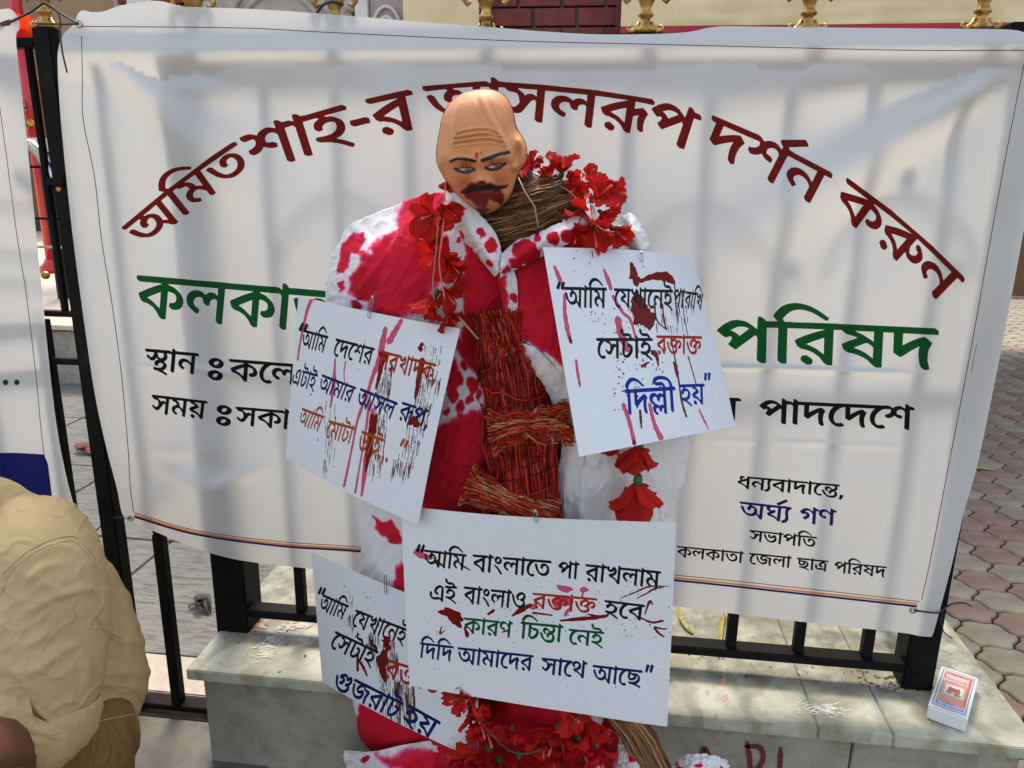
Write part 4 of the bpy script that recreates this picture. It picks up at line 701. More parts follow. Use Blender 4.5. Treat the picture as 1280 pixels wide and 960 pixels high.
G().box(-14, -3.6, 9.55, 9.6, .5, .66, .01).obj('skirting', 'frame', wl)
pic = thing('framed_picture', 'small framed orange picture hanging on the brown wall', 'picture', tuple(P(64, 145, 9.5)))
def rect(par, x0, y0, x1, y1, Y, mat, d=.03, nm='panel'):
    a = P(x0, y0, Y); b = P(x1, y1, Y); return G().box(min(a[0], b[0]), max(a[0], b[0]), Y-d, Y, min(a[2], b[2]), max(a[2], b[2])).obj(nm, mat, par)
rect(pic, 57, 121, 73, 170, 9.56, 'frame', .04, 'frame'); rect(pic, 60, 127, 70, 164, 9.515, 'picture', .01, 'print')
pc2 = thing('wall_panel', 'pale box fixed low on the brown wall beside the red pole', 'box', tuple(P(40, 175, 9.5)))
rect(pc2, 20, 150, 41, 190, 9.56, 'wall_tan', .04, 'panel')
wc = thing('white_box', 'white box standing beyond the gate near the red pole', 'box', tuple(P(50, 185, 3.6)))
a = P(50, 182, 3.6); G().box(a[0]-.055, a[0]+.05, 3.55, 3.7, a[2]-.04, a[2]+.05, .004).obj('box_body', 'white_stone', wc)
G().box(a[0]-.03, a[0]+.03, 3.6, 3.66, .5, a[2]-.041).obj('stand', 'frame', wc)
col = thing('red_pole', 'slim glossy red pole with gold ornaments beyond the gate', 'pole', (-5.07, 5.02, .5))
G().tube([(-5.07, 5.02, .5), (-5.07, 5.02, 3.4)], .05, 20).obj('shaft', 'redpaint', col, True)
G().lathe([(0, .11), (.05, .11), (.09, .07), (.12, .055)], (-5.07, 5.02, .5), 20).obj('base', 'redpaint', col, True)
for z in (1.9, 1.95, 1.80, 1.76): G().ball((-5.07+random.uniform(-.04, .04), 4.95, z), .03).obj('ornament', 'gold', col, True)
cn3 = thing('tan_canopy', 'tan cloth canopy edge high behind the gate', 'canopy', (-4.5, 4.6, 2.2))
drape('cloth', -7.5, X5(190)-.15, 2.18, 3.4, 5.2, 'wall_tan', cn3, .03, 60, 3, 12)
flg = thing('red_flag', 'small bright red and orange flag tied to the gate top beside the left banner', 'flag', tuple(P(40, 45, .05)))
def patch(nm, ctrl, nu, nv, mat, par, disp=None, dye=None, solid=0., attrs=None, wpx=True):
    """surface through a grid of control points (px,py,Y)"""
    C = np.array(ctrl, float); A = cr(C, np.linspace(0, C.shape[0]-1, nu)); A = cr(A.transpose(1, 0, 2), np.linspace(0, C.shape[1]-1, nv)).transpose(1, 0, 2)
    X = P(A[..., 0], A[..., 1], A[..., 2]) if wpx else A
    if disp is not None:
        N = np.cross(np.gradient(X, axis=1), np.gradient(X, axis=0)); N /= np.linalg.norm(N, axis=-1)[..., None]+1e-12
        tow = CAM-X; s_ = np.sign((N*tow).sum(-1).mean()); X = X+N*s_*disp(A, X)[..., None]
    F = [(i*nv+j, i*nv+j+1, (i+1)*nv+j+1, (i+1)*nv+j) for i in range(nu-1) for j in range(nv-1)]
    at = {}
    if dye is not None:
        px, py = PIX(X); d, e = dye(px, py); at = {'dye': d.ravel(), 'deep_dye_shade': e.ravel()}
    o_ = mk(nm, X.reshape(-1, 3), F, mat, par, smooth=True, attrs=at)
    if solid: md = o_.modifiers.new('solid', 'SOLIDIFY'); md.thickness = solid; md.offset = 0
    return o_
patch('cloth', [[(12, 14, .03), (30, 20, .03), (48, 24, .03)], [(14, 34, .02), (32, 36, .05), (46, 34, .03)], [(16, 47, .03), (34, 50, .03), (48, 49, .03)]], 16, 16, 'flag', flg,
      lambda A, X: .006*np.sin(A[..., 0]*.5))
# low far kerb on the right
far = thing('stone_step', 'sunlit sandstone step at the far end of the paved path', 'step', (5, 9.0, 0))
G().box(2.6, 12, 8.6, 9.6, .0, .16, .01).obj('step', 'terrace', far); G().box(2.6, 12, 9.6, 11, .0, .9, .01).obj('plinth', 'wall_brown', far)

# ================================================================ BANNERS
def fold(x, z, cx, cz, ang, wdt, amp, r0=.02, rl=.30):
    """ridge that runs from a tied corner outwards"""
    dx = x-cx; dz = z-cz; t = dx*np.cos(ang)+dz*np.sin(ang); s_ = -dx*np.sin(ang)+dz*np.cos(ang); r_ = np.hypot(dx, dz)
    return amp*np.exp(-(s_/(.022+wdt*.9*r_))**2)*np.clip(t/.12, 0, 1)**1.3*np.exp(-(r_/rl)**1.5)
def crease(x, z, x0, z0, x1, z1, wdt, amp):
    d = np.array([x1-x0, z1-z0]); L = np.hypot(*d); d /= L; t = (x-x0)*d[0]+(z-z0)*d[1]; s_ = -(x-x0)*d[1]+(z-z0)*d[0]
    return amp*np.exp(-(s_/wdt)**2)*np.clip(t/L*6, 0, 1)*np.clip((1-t/L)*3, 0, 1)*((t > 0) & (t < L))
pw = lambda x, y: P(np.array(float(x)), np.array(float(y)), -.03)[[0, 2]]
TL, TRc, BL, BRc = pw(100, 32), pw(1284, 62), pw(163, 648), pw(1148, 765)
def crs(x, z, a, b, wdt, amp):
    a = pw(*a); b = pw(*b); return crease(x, z, a[0], a[1], b[0], b[1], wdt, amp)
def bump2(x, z, p, rx, rz, amp):
    p = pw(*p); return amp*np.exp(-((x-p[0])/rx)**2-((z-p[1])/rz)**2)
def BD(x, z):
    u = np.clip((x+1.06)/1.75, 0, 1); v = np.clip((z-.55)/1.1, 0, 1)
    d = .030+.030*np.sin(np.pi*u)*np.sin(np.pi*np.clip(v*.9+.05, 0, 1))*.6+.012*(1-v)
    # towards the camera = positive
    f0 = d; d = 0*x
    d = d+fold(x, z, TL[0], TL[1], rad(-44), .11, .026, .03, .42)-fold(x, z, TL[0], TL[1], rad(-24), .13, .012, .05, .45)+fold(x, z, TL[0], TL[1], rad(-8), .10, .010, .03, .5)-fold(x, z, TL[0], TL[1], rad(-66), .16, .008, .03, .4)
    d = d+bump2(x, z, (205, 75), .05, .035, -.014)+crs(x, z, (185, 55), (262, 92), .016, .010)+crs(x, z, (200, 100), (300, 120), .020, .008)
    d = d+fold(x, z, TRc[0], TRc[1], rad(-143), .085, .030, .03, .62)-fold(x, z, TRc[0], TRc[1], rad(-160), .09, .018, .03, .45)+fold(x, z, TRc[0], TRc[1], rad(-172), .06, .007, .03, .5)-fold(x, z, TRc[0], TRc[1], rad(-122), .12, .009, .03, .5)
    d = d+fold(x, z, BL[0], BL[1], rad(28), .20, .013, .03, .25)-fold(x, z, BL[0], BL[1], rad(60), .2, .008, .03, .3)+fold(x, z, BRc[0], BRc[1], rad(150), .16, .007, .02, .22)
    d = d+crs(x, z, (262, 612), (205, 574), .016, .006)+crs(x, z, (262, 612), (350, 572), .018, .007)-bump2(x, z, (266, 580), .04, .03, .006)+bump2(x, z, (222, 562), .05, .015, .004)
    d = d+crs(x, z, (830, 452), (1190, 468), .006, .006)+crs(x, z, (150, 455), (400, 470), .006, .004)+crs(x, z, (850, 545), (1180, 560), .005, .003)
    d = f0+1.15*d
    d = d+.008*vnoise(x*5+3, z*4, 4, 2)+.0022*vnoise(x*15, z*8+5, 9, 2)+.0016*(1-2*np.abs(vnoise(x*7+2, z*5+x*3, 14, 2)))
    # hem above the top rail leans back over it
    top = np.clip(z-1.622, 0, 1); d = np.maximum(d, .024+.022*np.exp(-((z-1.622)/.05)**2)); d = d-top*.55
    d = d-.05*np.clip((x-.60)/.12, 0, 1)**2*np.clip((1.2-z)/.6, 0, 1)*0
    return .021+.006*np.logaddexp(0, (d-.021)/.006)
SB = lambda u, v: np.stack([u, -BD(u, v), v], -1)
topo = [(80, 42), (92, 30), (97, 18), (103, 13), (115, 15), (130, 14), (150, 7), (175, 3), (197, 1), (212, 4), (228, 8), (250, 9), (330, 12), (440, 20), (520, 27), (600, 33), (690, 40), (760, 43), (850, 41), (890, 34), (920, 33), (1000, 34), (1100, 35), (1200, 36), (1262, 37), (1285, 42), (1310, 52)]
outl = topo+[(1310, 90), (1295, 200), (1272, 330), (1245, 470), (1222, 580), (1205, 640), (1190, 705), (1170, 780), (1165, 795), (1164, 796), (1150, 795), (1120, 790), (1000, 777), (900, 765), (800, 752), (600, 728), (440, 716), (380, 710), (310, 702), (265, 692), (225, 678), (195, 665), (176, 658), (160, 650), (152, 640), (146, 610), (133, 560), (118, 490), (102, 380), (88, 270), (76, 150), (72, 80), (74, 56)]
def smooth_loop(c, n):
    c = np.array(c, float); E = np.vstack([c[-2:], c, c[:3]]); t = np.linspace(0, len(c), n, endpoint=False); return cr(E, t+2)
outl = smooth_loop(outl, 300)
pr = []
LT = [(1, "অ ি ম ত", [(151, 280), (222, 222), (290, 174)], 43), (1, "শ া হ - র", [(300, 167), (365, 144), (431, 125), (511, 107)], 54),
      (1, "অ া স ল রূ প", [(530, 103), (592, 97), (675, 101), (800, 116), (877, 139)], 51), (1, "দ শ ^ ন", [(895, 141), (965, 172), (1042, 212)], 50), (1, "ক রু ন", [(1064, 220), (1140, 278), (1209, 344)], 48),
      (2, "ক ল ক া ত া", [(174, 339), (300, 350), (440, 362)], 56), (2, "প ি র ষ দ", [(896, 395), (1030, 399), (1171, 406)], 56),
      (3, "স্থ া ন", [(183, 433), (248, 439)], 29), (3, "ঃ", [(258, 444), (284, 446)], 30), (3, "ক ে ল জ", [(288, 446), (414, 456)], 29),
      (3, "স ম য়", [(191, 491), (259, 499)], 25), (3, "ঃ", [(268, 503), (294, 505)], 28), (3, "স ক া ল", [(296, 506), (392, 514)], 25),
      (3, "র", [(888, 493), (925, 495)], 30), (3, "প া দ ে দ ে শ", [(949, 497), (1142, 506)], 31), (3, "ঃ", [(780, 293), (812, 294)], 26),
      (3, "ধ ন Y ব া দ া ে ন্ত ,", [(922, 593), (1057, 605)], 17), (4, "অ ঘ ^ Y", [(926, 625), (989, 632)], 21), (4, "গ ণ", [(1000, 633), (1045, 636)], 21),
      (3, "স ভ া প ি ত", [(938, 661), (1021, 670)], 15), (3, "ক ল ক া ত া _ ে জ ল া _ ছ া ত্র _ প ি র ষ দ", [(847, 681), (980, 694), (1108, 707)], 15)]
for s_, t_, p_, h_ in LT:
    for gl_ in word(t_, p_, h_): pr.append((s_, gl_))
def line(pts, w_): return drip(pts, [w_, w_])
def cband(pts, w_):
    d = cr(np.array(pts, float), np.linspace(0, len(pts)-1, 40)); D = np.gradient(d, axis=0); D /= np.hypot(D[:, 0], D[:, 1])[:, None]; N_ = np.stack([-D[:, 1], D[:, 0]], 1)*w_/2
    return [np.vstack([d+N_, (d-N_)[::-1]])]
pr += [(6, cband([(100, 33), (300, 35), (420, 41), (640, 51), (800, 55), (1000, 60), (1150, 63), (1290, 63)], 1.1)), (3, cband([(102, 45), (103, 100), (104, 150), (118, 220), (127, 300), (140, 380), (152, 470), (160, 560), (163, 610), (167, 640)], 1.0)),
       (6, cband([(1283, 66), (1262, 170), (1238, 300), (1213, 440), (1190, 560), (1165, 690), (1152, 750)], 1.1)), (6, cband([(168, 641), (245, 663), (350, 677), (452, 684), (640, 702), (845, 719), (1000, 735), (1150, 752)], .9)),
       (5, cband([(168, 643.5), (245, 665.5), (350, 680), (452, 687), (640, 705), (845, 722.5), (1000, 739), (1147, 755)], 2.2)), (4, cband([(168, 646), (245, 668), (350, 682.5), (452, 689.5), (640, 708), (845, 725.5), (1000, 742), (1146, 758)], 2.6))]
for k in range(26): pr.append((3, blob(1221-k*.28, 430+k*1.4, .6, .6, .4, 6, 0, k)))
bn = thing('protest_banner', 'large white vinyl banner with dark red arched lettering tied to the fence', 'banner', (-.2, -.04, .55))
inits = [0., 1.1]
ou = px_to_uv(outl, SB, inits)
sheet('vinyl_sheet', SB, ou, conv(pr, SB, inits), .0085, ['vinyl', 'ink_maroon', 'ink_green', 'ink_black', 'ink_navy', 'ink_orange', 'ink_redline'], bn)
def eyelet(x, y, par, Y=-.042):
    c = V(x, y, Y); G().tube([c+Vector((.006*math.cos(a), 0, .006*math.sin(a))) for a in np.linspace(0, 2*math.pi, 17)], .0018, 6, False).obj('eyelet', 'steel', par, True)
bdy = lambda x, y: -float(BD(*px_to_uv([(x, y)], SB, inits)[0][:, None])[0])
eyelet(99, 30, bn, bdy(99, 30)-.003); eyelet(163, 648, bn, bdy(163, 648)-.003); eyelet(1142, 763, bn, bdy(1142, 763)-.003)
# left banner
def BD2(x, z): return .032+.008*np.sin(x*9+z*3)+.005*vnoise(x*6, z*5, 21, 2)
SB2 = lambda u, v: np.stack([u, -BD2(u, v), v], -1)
o2 = smooth_loop([(-130, 30), (-60, 26), (0, 12), (14, 12), (22, 22), (24, 36), (20, 46), (24, 90), (32, 160), (42, 260), (52, 360), (62, 460), (72, 540), (84, 600), (95, 645), (100, 700), (60, 705), (-60, 700), (-130, 690), (-135, 400)], 120)
pr2 = [(2, blob(7, 478, 3.6, 3.6, 0., 12)), (2, blob(21, 478, 3.6, 3.6, 0., 12)), (4, [np.array([(-120, 566), (20, 566), (55, 568), (60, 580), (66, 628), (70, 690), (-120, 685)])]),
       (3, cband([(-1, 130), (6, 180), (14, 240), (22, 300), (33, 370), (45, 470), (54, 560), (68, 640)], .9)), (6, [np.array([(0, 28), (12, 24), (15, 27), (12, 32), (0, 33)])])]
for k in range(22): pr2.append((3, blob(31+k*.2, 343+k*1.45, .5, .4, .4, 6, 0, k)))
bn2 = thing('protest_banner', 'second white banner at the left edge with a navy blue lower block and green dots', 'banner', (-1.5, -.03, .6))
sheet('vinyl_sheet', SB2, px_to_uv(o2, SB2, [-1.4, 1.1]), conv(pr2, SB2, [-1.3, 1.1]), .02, ['vinyl', 'ink_maroon', 'ink_green', 'ink_black', 'ink_navy', 'ink_orange', 'ink_redline'], bn2)
# cords
def cord(pts, r_, label, mat='cord', nm='tie_cord', n=36):
    q = cr(np.array([P(x, y, Y) for x, y, Y in pts]), np.linspace(0, len(pts)-1, n)); o_ = G().tube([tuple(v) for v in q], r_, 6).obj(nm, mat, None, True)
    return tag(o_, label, 'cord')
cord([(-6, 36, -.03), (16, 26, -.045), (40, 14, -.03), (54, 4, -.03), (62, 8, -.02), (78, 18, -.03), (98, 30, -.045)], .0022, 'black cord tying the top corners of the two banners to the gate post')
cord([(98, 30, -.045), (70, 30, -.03), (45, 29, -.02), (52, 24, .03), (66, 22, .03)], .0018, 'thin black cord wrapped across the gold post top')
cord([(54, 2, -.035), (66, 9, -.05), (74, 20, -.05), (75, 40, -.055), (78, 65, -.06), (84, 91, -.06)], .0016, 'loose black cord end hanging beside the top left banner corner')
cord([(163, 648, -.05), (148, 647, -.03), (135, 650, .0), (118, 665, .03), (108, 674, .03)], .0018, 'black cord tying the lower left banner corner to the gate post')
cord([(1142, 763, -.045), (1168, 766, -.06), (1176, 764, -.03), (1190, 755, -.02), (1206, 754, -.015), (1214, 758, 0)], .0020, 'black cord tying the lower right banner corner to the fence post')
cord([(1178, 766, -.03), (1176, 776, -.03), (1180, 790, -.02), (1190, 798, .0)], .0014, 'short black cord end dangling at the lower right banner corner')
cord([(396, 16, .0), (404, 6, -.02), (416, 2, -.03), (428, 6, .0)], .003, 'black cord looped round the gold fence top above the banner')
cord([(1262, 50, -.035), (1272, 46, -.03), (1290, 47, -.02)], .002, 'black cord at the upper right banner corner')

# ================================================================ PLACARDS
def quad(c, dep):
    """3D corners from pixel corners and depth along the view axis"""
    return [CAM+d*ray(*p) for p, d in zip(c, dep)]
def placard(label, corners, dep, prints, curl, pin, grp='placards pinned to the effigy'):
    A, B, C_, D = quad(corners, dep); n_ = np.cross(B-A, D-A); n_ /= np.linalg.norm(n_)
    if n_ @ (CAM-A) < 0: n_ = -n_
    def S(u, v):
        u = np.asarray(u, float); v = np.asarray(v, float); U, W_ = u[..., None], v[..., None]
        return A*(1-U)*(1-W_)+B*U*(1-W_)+C_*U*W_+D*(1-U)*W_+n_*curl(u, v)[..., None]
    t = thing('placard', label, 'placard', tuple((A+B+C_+D)/4-[0, 0, .0]), grp)
    q_ = np.linspace(0, 1, 15)[:-1]; z_ = 0*q_; ol = np.concatenate([np.stack([q_, z_], 1), np.stack([z_+1, q_], 1), np.stack([1-q_, z_+1], 1), np.stack([z_, 1-q_], 1)])
    pv = conv(prints, S, [.5, .5]); pv = [(s_, [np.clip(c, .001, .999) for c in cs]) for s_, cs in pv]
    sheet('board', S, ol, pv, .035, ['paper', 'p_black', 'p_red', 'p_navy', 'p_blue', 'p_green', 'p_orange', 'p_blood', 'p_dry', 'p_pink'], t, thick=.0007)
    # safety pin
    for (x0, y0, x1, y1) in pin:
        d_ = n_*.004; uv = px_to_uv([(x1, y1)], S, [.5, .1]); q1 = S(uv[:, 0], uv[:, 1])[0]+d_
        uv = px_to_uv([(x0, y0)], S, [.5, .02]); q0 = S(uv[:, 0], uv[:, 1])[0]+d_*2
        s_ = np.cross(q1-q0, n_); s_ /= np.linalg.norm(s_)
        G().tube([q1, q1+s_*.003-(q1-q0)*.04, q0+s_*.003, q0, q0-s_*.002+(q1-q0)*.06, q1-s_*.002], .0007, 5).obj('safety_pin', 'steel', t, True)
        G().ball(tuple(q0), .0024, 6).obj('pin_head', 'steel', t, True)
    return t, S
BK, RD, NV, BU, GN, OR, BL_, DR, PK = range(1, 10)
def W(s_, t_, p_, h_): return [(s_, g__) for g__ in word(t_, p_, h_, 300)]
def MK(s_, L): return [(s_, c) for c in L]
# 1: left placard
p1 = MK(PK, [drip([(390, 373), (385, 385), (381, 400), (375, 430), (372, 450)], [5, 4, 3.5, 2.5, 2.5])]) + MK(PK, [drip([(502, 400), (494, 414), (486, 428)], [5, 7, 8]), drip([(482, 410), (478, 430), (474, 450), (466, 470), (460, 490)], [5, 8, 7, 5, 4]), drip([(460, 490), (447, 525), (440, 560), (430, 608)], [5, 3.4, 2.6, 3.4]), drip([(419, 448), (417, 480), (413, 510)], [2, 5, 2]), drip([(432, 452), (430, 466), (431, 480)], [2, 1.6, 1]), drip([(462, 500), (457, 540), (450, 580), (444, 616)], [4, 3, 2.2, 3]), drip([(466, 512), (462, 550), (458, 575), (452, 620)], [5, 7, 8, 3])])
p1 += MK(BL_, [blob(480, 445, 5, 8, .6, 14, 0, 3), drip([(478, 450), (474, 470), (470, 486)], [7, 5, 3]), drip([(528, 450), (524, 470), (519, 498)], [8, 7, 3]), blob(526, 434, 4, 5, .7, 12, 0, 5), blob(468, 530, 5, 10, .6, 14, .2, 6), drip([(466, 520), (462, 560), (457, 590)], [7, 9, 2]), blob(518, 527, 6, 9, .7, 14, .3, 8)])
p1 += MK(DR, dashes(150, 484, 455, 468, 585, 20, 5, 20, 3, -.12)+dashes(170, 540, 470, 500, 590, 26, 5, 18, 4, -.14)+dashes(26, 413, 500, 412, 585, 14, 6, 18, 8, -.1)+speckle(16, 385, 500, 400, 600, .5, 1.3, 2, .1, 5)+dashes(40, 540, 430, 536, 480, 24, 4, 12, 6, -.1))
p1 += W(BK, "“", [(373, 404), (387, 407)], 29)+W(BK, "অ া ি ম", [(381, 410), (411, 418)], 24)+W(BK, "ে দ ে শ র", [(421, 421), (469, 433)], 24)+W(RD, "ন র খ া দ ক ,", [(478, 436), (551, 454)], 25)
p1 += W(NV, "এ ট া ই", [(369, 458), (398, 466)], 23)+W(NV, "অ া ম া র", [(404, 466), (446, 482)], 23)+W(NV, "অ া স ল", [(452, 483), (498, 501)], 25)+W(NV, "রূ প ,", [(504, 500), (542, 512)], 25)
p1 += W(OR, "অ া ি ম", [(379, 508), (406, 518)], 23)+W(OR, "ে ম া ট া", [(412, 523), (444, 532)], 24)+W(OR, "ভ া ই . . .", [(454, 536), (495, 552)], 28)+W(OR, "”", [(500, 549), (513, 553)], 26)
placard('square placard with three lines of lettering ending in three dots, hung at the left arm', [(373, 370), (575, 411), (523, 656), (357, 572)], [1.31, 1.10, 1.17, 1.385], p1,
        lambda u, v: .010*np.sin(np.pi*u)+.004*np.sin(np.pi*v)*u, [(471, 371, 463, 397)])
# 2: right placard
p2 = MK(PK, [drip([(693, 333), (698, 345), (705, 362)], [3, 6, 3]), drip([(706, 368), (706, 390), (709, 410), (713, 427)], [4, 5, 6, 4]), drip([(755, 337), (760, 350), (764, 362)], [3, 6, 4]), drip([(766, 370), (778, 390), (788, 400), (795, 425), (797, 440)], [4, 4, 4, 2, 4]), drip([(772, 398), (777, 420), (786, 438)], [8, 9, 9]), drip([(720, 450), (722, 465), (725, 483)], [3, 4, 3]), drip([(779, 505), (786, 525), (793, 553)], [5, 5, 5]), drip([(812, 505), (818, 530), (827, 549)], [4, 5, 7]), drip([(874, 512), (880, 525), (886, 537)], [2, 3, 1])])
p2 += MK(BL_, [drip([(789, 329), (792, 340), (796, 356)], [4, 9, 7]), blob(793, 346, 7, 6, .7, 14, 0, 2), drip([(800, 352), (815, 346), (832, 346), (842, 353)], [4, 8, 13, 6]), drip([(796, 372), (800, 388), (810, 402), (812, 412)], [14, 22, 20, 3]), blob(805, 395, 11, 15, .7, 18, .2, 4), drip([(712, 421), (714, 428)], [3, 4]), drip([(828, 380), (830, 400), (833, 412)], [2, 2, 2]), drip([(816, 440), (821, 446), (823, 458)], [7, 5, 1.5]), drip([(792, 551), (793, 555)], [4, 5]), blob(806, 456, 6, 2.4, .6, 10, -.4, 9), drip([(842, 452), (846, 465), (847, 472)], [2, 5, 2]), blob(845, 460, 2.4, 4, .4, 9, 0, 12), drip([(740, 314), (741, 322)], [1.5, 1])])
p2 += MK(DR, [drip([(800, 513), (801, 525), (802, 536)], [3, 3.6, 1.4]), drip([(818, 380), (821, 400), (833, 412)], [2.6, 2, 1.4]), drip([(838, 420), (846, 460), (852, 500), (858, 521)], [2, 1.6, 2.8, 2.6]), drip([(860, 445), (866, 465), (870, 480)], [1.6, 1.4, 1.4]), drip([(843, 352), (845, 380), (848, 405)], [1.6, 1.4, 1]), drip([(853, 380), (856, 400), (860, 420)], [1.3, 1.1, 1])]
         + speckle(46, 730, 800, 385, 420, .5, 2.2, .5, .8, 7)+speckle(50, 765, 800, 440, 515, .5, 3., .5, .7, 8)+speckle(26, 800, 835, 430, 500, .5, 2.2, 1.6, .2, 9)+dashes(40, 800, 380, 830, 410, 40, 4, 14, 10, .15)+speckle(12, 700, 900, 312, 345, .4, 1.4, 2., .2, 11)+dashes(26, 845, 365, 860, 400, 30, 6, 20, 12, .12))
p2 += W(BK, "“", [(694, 353), (708, 354)], 26)+W(BK, "অ া ি ম", [(706, 356), (758, 357)], 28)+W(BK, "ে য খ া ে ন ই", [(768, 358), (841, 360)], 26)+W(BK, "প া", [(843, 359), (857, 361)], 24)+W(BK, "র া ি খ", [(858, 362), (880, 365)], 23)
p2 += W(BK, "ে স ট া ই", [(746, 420), (815, 420)], 28)+W(RD, "র ক্ত া ক্ত", [(821, 417), (877, 418)], 25)
p2 += W(BU, "ি দ ল্ল ী", [(781, 484), (843, 480)], 34)+W(BU, "হ য়", [(850, 478), (880, 477)], 28)+W(BU, "”", [(878, 468), (890, 467)], 26)
placard('white placard with big blue bottom words pinned over the right shoulder, its top edge bent', [(679, 309), (874, 322), (919, 533), (724, 571)], [1.045, 1.315, 1.27, 1.0], p2,
        lambda u, v: .012*np.sin(np.pi*u)-.05*np.clip(u-.55, 0, 1)**2*np.clip(1-v*1.3, 0, 1), [(797, 318, 800, 329)])
# 3: bottom placard
p3 = MK(PK, [blob(524, 692, 8, 5, .5, 14, .3, 2), drip([(522, 690), (532, 696), (540, 697)], [5, 8, 5]), blob(706, 736, 9, 5, .4, 12, .2, 3), blob(730, 737, 5, 4, .4, 10, 0, 4), drip([(729, 740), (727, 748)], [3, 2]), blob(668, 758, 6, 3.5, .5, 10, -.4, 5), blob(709, 765, 3, 6, .5, 10, .6, 6), blob(703, 752, 12, 8, .5, 14, 0, 7)])
p3 += MK(BL_, [blob(565, 768, 13, 7, .6, 18, .2, 1), drip([(558, 762), (568, 774), (576, 784)], [8, 12, 4]), drip([(581, 784), (584, 795)], [3, 5]), blob(584, 793, 2.6, 3.4, .3, 9), drip([(552, 783), (550, 792), (556, 788)], [1.5, 3, 1]), drip([(576, 706), (588, 713)], [3, 1.5]), drip([(545, 701), (556, 709)], [4, 2]), drip([(640, 770), (652, 762), (664, 756)], [2, 8, 4]), drip([(610, 768), (617, 763)], [3, 4]), drip([(700, 776), (720, 774), (745, 772), (760, 769)], [2, 5, 5, 3]), drip([(735, 768), (755, 771), (762, 765)], [2, 4, 2]), drip([(800, 772), (815, 778), (828, 776)], [2, 3, 3]), drip([(818, 785), (824, 792), (830, 796)], [3, 3, 2]), drip([(818, 784), (828, 786), (833, 786)], [3, 2, 2]), drip([(666, 766), (690, 769)], [3, 2]), drip([(796, 748), (808, 742), (818, 736), (830, 734)], [1.2, 2, 3, 1]), drip([(775, 748), (795, 740), (812, 733), (836, 733)], [1, 2, 2.4, 1]), drip([(628, 790), (636, 788)], [2, 3]), drip([(816, 756), (812, 752), (806, 768)], [1.5, 4, 1.5])])
p3 += MK(BL_, speckle(60, 610, 700, 748, 790, .4, 1.6, .5, 0, 3)+speckle(70, 700, 800, 735, 790, .4, 1.8, .4, -.2, 4)+speckle(36, 770, 838, 725, 800, .5, 2.2, .5, -.3, 5))
p3 += MK(DR, speckle(60, 530, 700, 745, 805, .4, 1.2, .7, 0, 6)+speckle(30, 600, 780, 790, 830, .3, 1., 1, 0, 7)+speckle(8, 700, 840, 820, 880, .5, 1.2, 1, 0, 8)+speckle(14, 525, 560, 780, 840, .4, 1., 1, 0, 9)+speckle(10, 630, 700, 725, 745, .4, 1.1, 1, 0, 10)+speckle(12, 780, 840, 722, 735, .4, 1.3, 1, 0, 12))
p3 += W(BK, "“", [(519, 681), (533, 683)], 27)+W(BK, "অ া ি ম", [(531, 685), (583, 691)], 22)+W(BK, "ব া ং ল া ে ত", [(592, 691), (689, 699)], 23)+W(BK, "প া", [(698, 700), (724, 702)], 22)+W(BK, "র া খ ল া ম", [(733, 703), (826, 712)], 23)
p3 += W(BK, "এ ই", [(537, 729), (571, 731)], 22)+W(BK, "ব া ং ল া ও", [(581, 731), (659, 739)], 23)+W(RD, "র ক্ত া ক্ত", [(667, 739), (746, 746)], 21)+W(BK, "হ ে ব", [(757, 748), (806, 754)], 22)
p3 += W(GN, "ক া র ণ", [(581, 770), (641, 776)], 21)+W(GN, "ি চ ন্ত া", [(652, 775), (704, 780)], 23)+W(GN, "ে ন ই", [(712, 784), (755, 788)], 21)
p3 += W(NV, "ি দ ি দ", [(526, 801), (567, 806)], 21)+W(NV, "অ া ম া ে দ র", [(573, 807), (667, 817)], 22)+W(NV, "স া ে থ", [(678, 820), (734, 826)], 22)+W(NV, "অ া ে ছ", [(742, 829), (803, 836)], 23)+W(NV, "”", [(805, 832), (819, 833)], 27)
placard('largest white placard with four lines of lettering across the lower front of the effigy', [(502, 632), (845, 655), (835, 903), (512, 857)], [1.20, 1.07, 1.14, 1.27], p3,
        lambda u, v: .010*np.sin(np.pi*u)+.010*np.clip(u-.7, 0, 1)*np.clip(v-.6, 0, 1)*6+.003*np.sin(5*u+3*v), [(671, 636, 672, 652)])
# 4: lower left placard
p4 = MK(RD, [])
p4 += MK(BL_, [blob(484, 806, 5, 8, .6, 14, .3, 2), drip([(480, 816), (478, 835), (482, 852)], [9, 10, 4]), blob(478, 828, 6, 11, .7, 16, .1, 3), drip([(447, 818), (447, 838)], [3, 3.5]), drip([(446, 822), (453, 832), (459, 845)], [2, 4, 2]), blob(483, 800, 6, 4, .6, 12, 0, 5), drip([(560, 942), (575, 938), (590, 930), (597, 927)], [2, 7, 9, 6])])
p4 += MK(PK, [drip([(570, 938), (585, 936), (597, 930)], [3, 9, 10])])
p4 += MK(DR, dashes(150, 480, 800, 500, 900, 34, 6, 26, 3, 0)+dashes(60, 505, 850, 510, 880, 26, 10, 40, 4, 0)+speckle(20, 430, 500, 730, 800, .5, 1.3, 1.5, 0, 5)+dashes(14, 437, 730, 440, 790, 10, 6, 14, 6, 0)+dashes(20, 465, 790, 470, 800, 14, 10, 26, 9, 0)+speckle(14, 560, 597, 920, 945, .5, 1.4, .6, 0, 7))
p4 += W(BK, "“", [(397, 734), (409, 737)], 26)+W(BK, "অ া ি ম", [(405, 741), (437, 755)], 22)+W(BK, "ে য খ া ে ন ই", [(446, 760), (512, 785)], 23)+W(BK, "ে স ট া ই", [(421, 787), (474, 812)], 24)+W(RD, "র ক্ত া ক্ত", [(487, 822), (560, 846)], 25)
